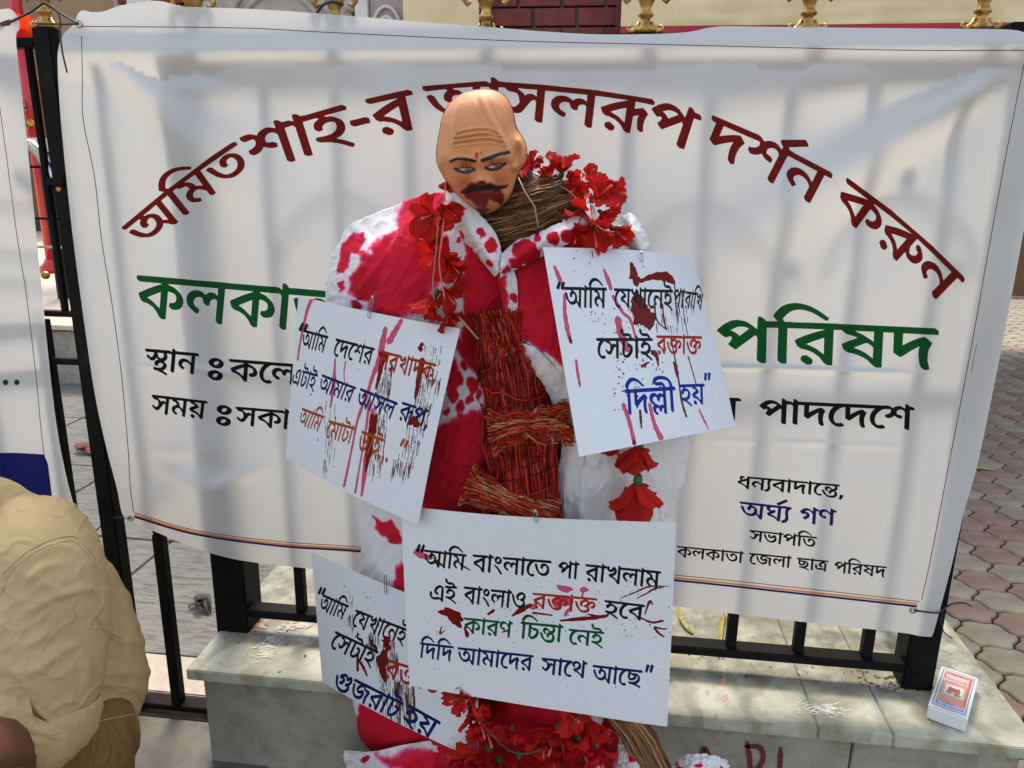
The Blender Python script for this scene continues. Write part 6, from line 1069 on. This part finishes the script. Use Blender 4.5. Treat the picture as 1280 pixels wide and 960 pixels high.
# ---------------------------------------------------------------- hibiscus garland
def petal_mesh(seed):
    rr = random.Random(seed); nu, nv = 9, 9; v = []
    for i in range(nu):
        t = i/(nu-1)
        for j in range(nv):
            s_ = j/(nv-1)*2-1; w_ = .52*math.sin(min(1, t*1.15+.08)*math.pi*.62)**.8*(1-.25*t**6)
            ru = .10*t*math.sin(s_*7+rr.random()*.6+seed)+.06*t*noise.noise(Vector((s_*3, t*4, seed*1.7)))*2
            v.append((t*(1-.12*s_*s_*t)+.03*math.sin(s_*11+seed)*t, s_*w_*.82, .22*math.sin(t*2.2)*(1-.5*t)+ru+.12*s_*s_*t))
    f = [(i*nv+j, i*nv+j+1, (i+1)*nv+j+1, (i+1)*nv+j) for i in range(nu-1) for j in range(nv-1)]
    o_ = mk('petal', v, f, 'petal', smooth=True); me = o_.data; bpy.data.objects.remove(o_); return me
PM = [petal_mesh(s_) for s_ in range(5)]
g_ = G().lathe([(-.28, .03), (-.22, .10), (-.08, .13), (.04, .09), (.10, .04)], (0, 0, 0), 8); g_.tube([(0, 0, 0), (.02, 0, .4), (.06, .02, .85)], [.035, .03, .05], 6)
o_ = g_.obj('flower', ['leafgreen']); CAL = o_.data; bpy.data.objects.remove(o_)
CAL.materials.append(MT['stamen'])
for p_ in CAL.polygons: p_.material_index = 1 if p_.center.z > .12 else 0
def flower(par, x, y, Y, size_px, dirx=0., diry=1., dirY=-.3, openness=1.0, seed=0, k=5):
    """flower whose calyx sits at pixel (x,y); dir = way the bloom faces, in picture terms"""
    rr = random.Random(seed); c = P(x, y, Y); s_ = np.linalg.norm(P(x+1, y, Y)-c)*size_px
    ax = Vector((dirx, dirY, -diry)).normalized(); q = ax.to_track_quat('Z', 'Y')
    fo = bpy.data.objects.new('flower', CAL); COL.objects.link(fo); fo.parent = par; fo.location = Vector(c)-par.location
    fo.rotation_mode = 'QUATERNION'; fo.rotation_quaternion = q; fo.scale = (s_,)*3
    for i in range(k):
        po = bpy.data.objects.new('petal', PM[rr.randrange(5)]); COL.objects.link(po); po.parent = fo
        az_ = i*2*math.pi/k+rr.uniform(-.25, .25); tilt = rad(62-50*openness)+rr.uniform(-.3, .3)
        po.rotation_euler = (Matrix.Rotation(az_, 3, 'Z') @ Matrix.Rotation(-tilt, 3, 'Y') @ Matrix.Rotation(rr.uniform(-.3, .3), 3, 'X')).to_euler(); z_ = rr.uniform(.8, 1.12); po.scale = (z_, z_*rr.uniform(.75, 1.1), z_*rr.uniform(.7, 1.5))
    return fo
def string(par, pts, mat='twine', r_=.0009):
    q = cr(np.array([P(*p) for p in pts]), np.linspace(0, len(pts)-1, 24)); return G().tube([tuple(v) for v in q], r_, 5).obj('string', mat, par, True)
g1 = thing('flower_garland', 'strand of wilted red hibiscus hanging down the left side of the mask over the chest', 'garland', tuple(P(545, 400, -.42)), 'red hibiscus garlands on the effigy')
flower(g1, 561, 226, -.40, 15, -.2, 1, -.2, .3, 1); flower(g1, 541, 268, -.43, 34, -.3, .15, -.9, .95, 2); flower(g1, 552, 262, -.43, 26, .8, .3, -.5, .6, 21)
flower(g1, 547, 316, -.425, 34, -.2, .4, -.8, .9, 3); flower(g1, 558, 322, -.43, 30, .7, .8, -.4, .6, 22); flower(g1, 543, 370, -.425, 36, -.5, .9, -.3, .45, 4); flower(g1, 556, 364, -.43, 28, .6, .6, -.6, .8, 23); flower(g1, 560, 392, -.42, 26, .7, .8, -.5, .5, 24)
string(g1, [(558, 200, -.39), (556, 240, -.42), (548, 275, -.45), (545, 315, -.45), (541, 360, -.45), (548, 395, -.44)])
string(g1, [(556, 262, -.44), (552, 300, -.46), (549, 330, -.46), (556, 375, -.46)], 'stamen', .0013)
string(g1, [(570, 392, -.43), (582, 406, -.44), (598, 424, -.43)], 'twine', .0016)
g2 = thing('flower_garland', 'cluster of red hibiscus on the shoulder right of the mask', 'garland', tuple(P(740, 290, -.36)), 'red hibiscus garlands on the effigy')
for a_ in [(664, 208, -.33, 24, -.3, -.6, -.6, .8, 5), (678, 212, -.33, 18, .5, .5, -.5, .6, 6), (702, 216, -.33, 28, .1, -1, -.5, .45, 7), (712, 222, -.32, 18, .6, .2, -.6, .7, 8), (722, 232, -.34, 24, -.4, .4, -.7, .8, 9), (736, 222, -.31, 17, .3, -.6, -.5, .6, 10), (744, 248, -.345, 34, .6, -.5, -.5, .6, 11), (760, 244, -.33, 28, .8, -.1, -.4, .6, 12), (728, 262, -.375, 28, -.2, .7, -.7, .8, 13), (742, 284, -.375, 36, .1, .8, -.7, .8, 14), (764, 284, -.35, 30, .7, .6, -.5, .7, 15), (722, 290, -.385, 22, -.2, .7, -.6, .6, 16), (752, 266, -.36, 24, .8, .5, -.5, .4, 17)]:
    flower(g2, *a_[:8], seed=a_[8])
string(g2, [(655, 212, -.31), (700, 232, -.35), (722, 250, -.37), (740, 280, -.385), (760, 296, -.37), (785, 282, -.33)]); string(g2, [(738, 256, -.37), (742, 276, -.40), (756, 288, -.40), (776, 290, -.36)], 'stamen', .0012)
g3 = thing('flower_garland', 'two red hibiscus hanging head down below the right placard', 'garland', tuple(P(797, 640, -.40)), 'red hibiscus garlands on the effigy')
flower(g3, 800, 558, -.39, 40, 0, 1, -.05, .62, 31); flower(g3, 797, 604, -.40, 50, -.03, 1, -.05, .60, 32)
string(g3, [(800, 530, -.37), (800, 560, -.39), (798, 585, -.395), (797, 606, -.40)], 'leafgreen', .0016)
g4 = thing('flower_garland', 'tangle of red hibiscus at the very bottom of the effigy below the placards', 'garland', tuple(P(640, 960, -.44)), 'red hibiscus garlands on the effigy')
for i, a_ in enumerate([(578, 872, -.44, 19, -.6, -.2, -.7, .8), (588, 884, -.44, 22, .5, .3, -.7, .8), (594, 874, -.44, 20, -.6, .5, -.6, .8), (600, 900, -.44, 20, .3, .7, -.6, .7), (606, 905, -.42, 26, .3, .5, -.6, .7), (697, 912, -.43, 30, -.3, .5, -.7, .8), (712, 892, -.43, 24, .3, -.2, -.7, .9), (736, 900, -.43, 28, .5, .5, -.6, .5), (722, 926, -.43, 28, .4, .5, -.6, .6), (700, 940, -.43, 28, -.3, .5, -.7, .7), (610, 938, -.42, 28, -.3, .5, -.6, .7), (680, 925, -.43, 20, 0, .5, -.8, .7), (650, 948, -.43, 24, .3, .5, -.6, .7), (586, 945, -.41, 26, -.3, .5, -.6, .7), (745, 935, -.43, 24, .3, .5, -.6, .7), (735, 955, -.43, 24, -.3, .5, -.6, .7), (640, 912, -.43, 16, .2, .5, -.6, .5), (625, 955, -.43, 26, .3, .5, -.6, .7)]):
    flower(g4, *(a_[:3]+(a_[3]*1.3,)+a_[4:]), seed=40+i)
string(g4, [(562, 868, -.44), (590, 890, -.45), (640, 940, -.45), (690, 930, -.45), (730, 890, -.44)], 'leafgreen', .0013)

# ================================================================ PERSON sitting at the left
per = thing('person', 'person in a khaki long sleeved shirt and brown trousers sitting with back to the fence', 'person', (-1.0, -.35, .13))
def body_skin():
    J = dict(hip=P(50, 900, -.34), chest=P(0, 770, -.36), neck=P(-70, 610, -.40), head=P(-105, 520, -.42), top=P(-115, 440, -.42), shR=P(52, 712, -.43), elR=P(45, 900, -.49), wrR=P(-95, 985, -.57), haR=P(-150, 1010, -.59),
             shL=P(-120, 680, -.36), elL=P(-190, 860, -.42), wrL=P(-150, 960, -.58), kneeR=P(-60, 950, -.72), footR=P(-60, 1150, -.78), hipR=P(70, 935, -.40), hipL=P(0, 935, -.32), kneeL=P(-170, 950, -.55), footL=P(-180, 1150, -.62))
    R_ = dict(hip=.09, chest=.09, neck=.05, head=.08, top=.055, shR=.045, elR=.038, wrR=.028, haR=.03, shL=.055, elL=.042, wrL=.028, kneeR=.06, footR=.04, hipR=.065, hipL=.065, kneeL=.06, footL=.04)
    E_ = [('hip', 'chest'), ('chest', 'neck'), ('neck', 'head'), ('head', 'top'), ('chest', 'shR'), ('shR', 'elR'), ('elR', 'wrR'), ('wrR', 'haR'), ('chest', 'shL'), ('shL', 'elL'), ('elL', 'wrL'), ('hip', 'hipR'), ('hipR', 'kneeR'), ('kneeR', 'footR'), ('hip', 'hipL'), ('hipL', 'kneeL'), ('kneeL', 'footL')]
    K = list(J); vs_ = [tuple(J[k]) for k in K]; ed = [(K.index(a), K.index(b)) for a, b in E_]; rs = [R_[k] for k in K]
    # fingers
    hb = np.array(J['haR']); wd = hb-np.array(J['wrR']); wd /= np.linalg.norm(wd); sd = np.cross(wd, [0, 0, 1]); sd /= np.linalg.norm(sd)
    for i in range(5):
        b_ = hb+sd*(i-2)*.016+(0 if i < 4 else -wd*.03); L_ = (.03, .036, .038, .033, .028)[i]; k0 = len(vs_); d_ = wd+sd*(.1*(i-2) if i < 4 else .9); d_ /= np.linalg.norm(d_)
        for q in (0, 1, 2): vs_.append(tuple(b_+d_*L_*q+np.array([0, 0, -.006*q*q]))); rs.append(.009-.001*q)
        ed += [(K.index('haR'), k0), (k0, k0+1), (k0+1, k0+2)]
    me = bpy.data.meshes.new('body'); me.from_pydata(vs_, ed, []); me.materials.append(MT['skin']); o_ = link('body', me, per)
    sk = o_.modifiers.new('skin', 'SKIN'); 
    lay = me.skin_vertices[0] if me.skin_vertices else None
    if lay is None:
        bm = bmesh.new(); bm.from_mesh(me); bm.verts.layers.skin.verify(); bm.to_mesh(me); bm.free(); lay = me.skin_vertices[0]
    for i, r_ in enumerate(rs): lay.data[i].radius = (r_, r_)
    lay.data[0].use_root = True
    sk.use_smooth_shade = True; sb = o_.modifiers.new('sub', 'SUBSURF'); sb.levels = sb.render_levels = 2
    return o_
body_skin()
def loft(nm, rings, mat, par, nu=80, nv=90, disp=None, capend=False):
    """rings: (px,py,Y, rx, ry, tilt vector) ; rx across picture, ry in depth"""
    C = np.array([list(P(r_[0], r_[1], r_[2]))+[r_[3], r_[4]] for r_ in rings]); t = np.linspace(0, len(rings)-1, nu); C = cr(C, t); D = np.gradient(C[:, :3], axis=0); D /= np.linalg.norm(D, axis=1)[:, None]
    vw = CAM-C[:, :3]; vw /= np.linalg.norm(vw, axis=1)[:, None]; A = np.cross(D, vw); A /= np.linalg.norm(A, axis=1)[:, None]; B = np.cross(A, D)
    q = np.linspace(0, 2*np.pi, nv, endpoint=False); c, s_ = np.cos(q), np.sin(q)
    base = C[:, None, :3]+A[:, None]*(c[None, :, None]*C[:, None, 3:4])+B[:, None]*(s_[None, :, None]*C[:, None, 4:5])
    dirv = base-C[:, None, :3]; dirv /= np.linalg.norm(dirv, axis=-1)[..., None]
    if disp is not None:
        U = np.repeat(t[:, None]/(len(rings)-1), nv, 1); Q = np.repeat(q[None], nu, 0); base = base+dirv*disp(U, Q, base)[..., None]
    F_ = [(i*nv+j, i*nv+(j+1) % nv, (i+1)*nv+(j+1) % nv, (i+1)*nv+j) for i in range(nu-1) for j in range(nv)]
    if capend: F_ += [tuple(range(nv))[::-1], tuple((nu-1)*nv+j for j in range(nv))]
    return mk(nm, base.reshape(-1, 3), F_, mat, par, smooth=True), base
def wrk(amp, fx, fz, seed, ang=0., r_=.6):
    def f(U, Q, X):
        x, y = PIX(X); a = x*math.cos(ang)+y*math.sin(ang); b = -x*math.sin(ang)+y*math.cos(ang)
        k = 1-2*np.abs(vnoise(a*fx, b*fz, seed, 2)); return amp*(r_*np.sign(k)*np.abs(k)**1.2+(1-r_)*vnoise(a*fx*2.1, b*fz*2.1, seed+3, 2))
    return f
add = lambda *fs: (lambda U, Q, X: sum(f(U, Q, X) for f in fs))
def ridges(L):
    """pressed folds of cloth along paths in picture terms: (points, width px, height m)"""
    def f(U, Q, X):
        x, y = PIX(X); x = x+3*vnoise(x*.06, y*.06, 301, 2); y = y+3*vnoise(x*.06+4, y*.06, 302, 2); o = 0*x
        for pts, w_, amp in L:
            q = cr(np.array(pts, float), np.linspace(0, len(pts)-1, 6*len(pts))); d = np.full(x.shape, 1e9); tt = 0*x
            for i, ((ax, ay), (bx, by)) in enumerate(zip(q[:-1], q[1:])):
                L2 = (bx-ax)**2+(by-ay)**2+1e-9; t = np.clip(((x-ax)*(bx-ax)+(y-ay)*(by-ay))/L2, 0, 1); e = np.hypot(x-ax-t*(bx-ax), y-ay-t*(by-ay)); k = e < d
                d = np.where(k, e, d); tt = np.where(k, (i+t)/(len(q)-1), tt)
            amp_ = amp*.62; o = o+amp_*np.sin(np.pi*np.clip(tt*.9+.05, 0, 1))*np.exp(-(d/(w_*1.35))**1.6)-amp_*.3*np.sin(np.pi*tt)*np.exp(-((d-w_*2.2)/w_)**2)
        return o
    return f
loft('shirt_body', [(-120, 640, -.38, .07, .07), (-66, 660, -.375, .115, .10), (-22, 700, -.36, .145, .12), (14, 738, -.34, .150, .125), (50, 784, -.32, .150, .13), (74, 830, -.31, .150, .13), (84, 864, -.31, .146, .12), (84, 884, -.31, .140, .11)], 'khaki', per, 240, 240,
     add(wrk(.005, .012, .035, 201, .5), wrk(.0025, .05, .05, 203, -.4), ridges([([(112, 672), (140, 715), (165, 770), (182, 820)], 5, .008), ([(124, 785), (150, 800), (185, 800)], 4, .006), ([(20, 615), (8, 640), (4, 680)], 5, .007), ([(45, 620), (34, 650), (20, 690)], 5, .007), ([(75, 640), (60, 655), (40, 664)], 4, .005), ([(128, 830), (160, 840), (192, 838)], 4, .007), ([(118, 850), (150, 862), (188, 860)], 3.5, .006), ([(150, 740), (162, 790), (158, 840)], 5, .006), ([(100, 655), (120, 690), (128, 760)], 4, .005)])))
slf = ridges([([(22, 775), (55, 752), (95, 738), (122, 735)], 4.5, .008), ([(24, 806), (50, 798), (76, 780)], 5, .006), ([(20, 845), (45, 835), (80, 812), (100, 800)], 5.5, .007), ([(28, 735), (50, 712), (80, 700)], 4, .006),
              ([(36, 700), (70, 682), (100, 690)], 3.5, .004), ([(60, 890), (80, 878), (110, 880)], 3, .005), ([(40, 880), (52, 892), (70, 902)], 2.5, .005), ([(14, 830), (30, 850), (42, 872)], 3.5, .006), ([(98, 800), (108, 840), (104, 880)], 5, .005)])
slv, _ = loft('shirt_sleeve', [(30, 640, -.40, .04, .04), (46, 672, -.435, .075, .07), (64, 720, -.46, .082, .078), (66, 780, -.475, .086, .078), (62, 840, -.49, .082, .076), (52, 884, -.505, .076, .074), (22, 908, -.53, .066, .07), (-40, 925, -.57, .058, .06), (-90, 935, -.6, .055, .055)], 'khaki', per, 240, 220,
     add(wrk(.006, .012, .022, 211, .9), wrk(.0012, .08, .05, 213, .6), slf, lambda U, Q, X: .0022*np.exp(-(np.abs(vnoise(PIX(X)[0]*.03+PIX(X)[1]*.022, PIX(X)[1]*.028-PIX(X)[0]*.012, 261, 2))/.07)**2)))
loft('shirt_cuff', [(62, 876, -.500, .070, .066), (60, 886, -.505, .083, .084), (44, 898, -.52, .089, .092), (4, 909, -.55, .085, .088), (-28, 916, -.57, .076, .078), (-36, 918, -.58, .062, .064)], 'khaki', per, 140, 180, add(wrk(.004, .03, .03, 221, .3), wrk(.002, .08, .06, 223), ridges([([(10, 885), (40, 890), (80, 905)], 3, .004), ([(-10, 920), (30, 925), (70, 930)], 3, .004), ([(20, 900), (50, 915), (85, 920)], 3, .003)])))
loft('trouser_leg', [(150, 905, -.30, .07, .08), (128, 915, -.33, .105, .10), (96, 935, -.38, .115, .11), (50, 960, -.46, .105, .10), (-10, 990, -.58, .09, .09), (-60, 1000, -.70, .08, .08)], 'brown', per, 200, 200,
     add(wrk(.004, .014, .05, 231, 1.9), wrk(.0025, .05, .09, 233, 1.2), ridges([([(100, 905), (108, 930), (104, 960)], 3, .006), ([(120, 898), (132, 925), (130, 960)], 3, .007), ([(140, 892), (156, 915), (160, 950)], 3, .006), ([(158, 890), (174, 905), (180, 940)], 3, .006), ([(84, 925), (88, 945), (80, 965)], 3, .005)])), True)
loft('trouser_leg', [(110, 900, -.22, .07, .08), (60, 930, -.26, .10, .10), (0, 950, -.34, .10, .10), (-80, 960, -.45, .09, .09), (-170, 970, -.55, .08, .08)], 'brown', per, 80, 90, wrk(.006, .014, .05, 241, 1.9), True)
# seams
def seam(pts, nm='seam'):
    dg = bpy.context.evaluated_depsgraph_get(); q = cr(np.array([P(*p) for p in pts]), np.linspace(0, len(pts)-1, 60)); return G().tube([tuple(v) for v in q], .0009, 5).obj(nm, 'thread', per, True)
def project_seam(pts, targets, r_=.0011, mat='thread'):
    """stitch line laid on the cloth where the pixel path meets it"""
    q = cr(np.array(pts, float), np.linspace(0, len(pts)-1, 60)); out = []
    for x, y in q:
        d = Vector(ray(x, y)).normalized(); best = None
        for t_ in targets:
            mi_ = t_.matrix_world.inverted() if False else None
            off = t_.location+t_.parent.location
            ok, loc, nrm, _i = t_.ray_cast(Vector(CAM)-off, d)
            if ok:
                loc = loc+off; k = (loc-Vector(CAM)).length
                if best is None or k < best[0]: best = (k, loc-d*.0008)
        if best: out.append(best[1])
    if len(out) > 3: return G().tube(out, r_, 5).obj('seam', mat, per, True)
bpy.context.view_layer.update()
shb = [o_ for o_ in per.children if o_.name.startswith('shirt')]; trs = [o_ for o_ in per.children if o_.name.startswith('trouser')]
project_seam([(2, 718), (30, 692), (60, 676), (92, 670), (108, 684), (122, 702), (124, 735), (121, 775)], shb)
project_seam([(122, 775), (135, 788), (152, 800)], shb); project_seam([(4, 724), (31, 698), (60, 682), (91, 676), (106, 689), (118, 706), (120, 737), (117, 775)], shb, .0006); project_seam([(121, 780), (134, 793), (151, 805)], shb, .0006); project_seam([(10, 905), (40, 915), (70, 918), (90, 905)], shb, .0007); project_seam([(117, 858), (140, 858), (165, 862), (180, 880), (192, 884)], shb)
project_seam([(0, 745), (12, 716), (22, 706)], shb); project_seam([(95, 920), (120, 903), (150, 896), (170, 892)], trs)
# low step on which the person sits
stp = thing('stone_block', 'low stone block on which the person in khaki sits', 'step', (-1.1, -.5, .12))
G().box(-1.9, -1.0, -.75, -.20, .12, .215, .006).obj('block', 'tile_dark', stp)

# ================================================================ SMALL THINGS
# matchbox on the ledge
mb = thing('matchbox', 'white matchbox with red and green label on the ledge beside the fence post', 'matchbox', tuple(PZ(1185, 900, LZ)))
H_ = .030
t4 = [PZ(np.array(x), np.array(y), LZ+H_) for x, y in [(1170, 831), (1218, 844), (1209, 900), (1160, 882)]]
a0 = t4[3]; ux = t4[2]-t4[3]; uy = ((t4[0]-t4[3])+(t4[1]-t4[2]))/2; wx_ = np.linalg.norm(ux); ux = ux/wx_; uy = uy-ux*(ux@uy); ly_ = np.linalg.norm(uy); uy = uy/ly_
def loc3(a, b, c): return tuple(a0+ux*a+uy*b+np.array([0, 0, c]))
def mbox(nm, a_, b_, c_, d_, e_, f_, mat, bev=.0012):
    g_ = G().box(a_, b_, c_, d_, e_, f_, bev); g_.v = [loc3(*v) for v in g_.v]; return g_.obj(nm, mat, mb)
mbox('sleeve', 0, wx_, .0015, ly_-.0015, -H_+.0006, 0, 'card'); mbox('tray', .002, wx_-.002, 0, ly_, -H_+.0024, -.0022, 'card')
mbox('striker', -.0004, .0006, .006, ly_-.006, -H_+.004, -.004, 'dirt', .0001)
SL = lambda u, v: a0+ux*(np.asarray(u)[..., None]*wx_)+uy*(np.asarray(v)[..., None]*ly_)+np.array([0, 0, .0006])
rc = lambda a, b, c, d: [np.array([(a, c), (b, c), (b, d), (a, d)])]
lp = [(1, rc(.06, .94, .06, .95)), (0, rc(.10, .90, .09, .93)), (2, rc(.13, .87, .20, .91)), (3, rc(.82, .88, .22, .91)), (1, rc(.13, .87, .105, .20)), (4, rc(.22, .78, .36, .64)), (0, rc(.27, .73, .39, .61)), (0, rc(.15, .19, .32, .70)), (5, rc(.155, .185, .34, .68)), (5, rc(.80, .825, .34, .68))]
lp += [(3, [np.array([(.5+.17*math.cos(q), .51+.07*math.sin(q)+.02*math.sin(3*q)) for q in np.linspace(0, 6.2, 20)])]), (5, [np.array([(.38+.09*math.cos(q), .435+.035*math.sin(q)) for q in np.linspace(0, 6.2, 12)])]), (5, [np.array([(.60+.12*math.cos(q), .425+.03*math.sin(q)) for q in np.linspace(0, 6.2, 12)])]),
       (3, rc(.28, .74, .87, .895)), (0, rc(.18, .82, .70, .715))]
def uvword(s_, t_, x0, x1, y, h_):
    x = 0; out = []
    for k in t_.split(): x += FONT[k][0]
    sc = (x1-x0)/x; x = 0
    for k in t_.split():
        adv, cs = FONT[k]; out.append((s_, [np.stack([x0+(c[:, 0]+x)*sc, y-(MATRA-c[:, 1])*h_/MATRA], 1) for c in cs])); x += adv
    return out
lp += uvword(0, "ে স ব ক া ল", .20, .80, .845, .10)
def latin(txt, slot, x0, x1, y0, h_):
    cu = bpy.data.curves.new('t', 'FONT'); cu.body = txt; cu.resolution_u = 2; ob = bpy.data.objects.new('t', cu); COL.objects.link(ob); cu.shear = .3
    bpy.context.view_layer.update(); me = bpy.data.meshes.new_from_object(ob.evaluated_get(bpy.context.evaluated_depsgraph_get())); out = []
    co = np.array([v.co[:2] for v in me.vertices]); lo, hi = co.min(0), co.max(0); co = (co-lo)/(hi-lo)*[x1-x0, h_]+[x0, y0]
    ed = {}
    for p_ in me.polygons:
        vs_ = list(p_.vertices)
        for i in range(len(vs_)): ed[(vs_[i], vs_[(i+1) % len(vs_)])] = 1
    bd = {a: b for (a, b) in ed if (b, a) not in ed}; cs = []
    while bd:
        a, b = bd.popitem(); c = [a]
        while b in bd: c.append(b); b = bd.pop(b)
        c.append(b) if b != a else None; cs.append(co[c])
    bpy.data.objects.remove(ob); bpy.data.meshes.remove(me); bpy.data.curves.remove(cu); return [(slot, [c for c in cs if len(c) > 2])]
lp += latin('Special', 0, .17, .84, .115, .085)
mlab = {'lab_red': (.62, .33, .28), 'lab_dred': (.55, .16, .13), 'lab_blue': (.30, .32, .46), 'lab_pale': (.66, .45, .30), 'lab_green': (.16, .38, .22)}
for k, c in mlab.items(): MT[k] = paperink(k, c)
sheet('printed_label', SL, np.array([(.02, .02), (.98, .02), (.98, .98), (.02, .98)]), lp, .1, ['card', 'lab_blue', 'lab_red', 'lab_dred', 'lab_pale', 'lab_green'], mb)
# fallen leaves
def leafy(pts, Z, w_, mat, label, cat='leaf', lift=.006):
    q = cr(np.array([PZ(np.array(x), np.array(y), Z) for x, y in pts]), np.linspace(0, len(pts)-1, 14)); D = np.gradient(q, axis=0); D /= np.linalg.norm(D, axis=1)[:, None]; N_ = np.cross(D, [0, 0, 1]); v = []
    for i, p_ in enumerate(q):
        t = i/13; k = w_*math.sin(math.pi*min(.98, t*.9+.06))
        for s_ in (-1, -.5, 0, .5, 1): v.append(tuple(p_+N_[i]*k*s_+[0, 0, .002+lift*(abs(s_)*.8+.8*math.sin(t*3+1))]))
    f = [(i*5+j, i*5+j+1, i*5+j+6, i*5+j+5) for i in range(13) for j in range(4)]
    o_ = mk('leaf', v, f, mat, None, smooth=True); md = o_.modifiers.new('solid', 'SOLIDIFY'); md.thickness = .0012; return tag(o_, label, cat)
leafy([(848, 762), (851, 776), (858, 786), (866, 793)], LZ+.002, .005, 'yleaf', 'yellow green leaf just right of the largest placard behind the fence rail')
leafy([(906, 768), (902, 782), (900, 800), (898, 822)], LZ+.002, .0045, 'yleaf', 'yellow green leaf beside the first fence bar right of the largest placard')
leafy([(1216, 587), (1228, 587), (1246, 588)], .032, .014, 'yleaf', 'yellow leaf lying on the pavers at the right edge of the photo')
leafy([(97, 568), (108, 564), (124, 570)], .133, .045, 'dleaf', 'red brown dry leaf on the marble floor behind the gate', lift=.02)
leafy([(248, 768), (254, 756), (262, 768)], .135, .022, 'bleaf', 'curled black leaf on the marble floor left of the thick post', lift=.02)
leafy([(236, 762), (242, 758), (247, 758)], .134, .008, 'dleaf', 'tiny orange leaf scrap beside the curled black leaf')
for o in list(bpy.data.objects):
    if '_w' in o: del o['_w']
print('objects', len(bpy.data.objects), 'tris', sum(len(m.polygons) for m in bpy.data.meshes))
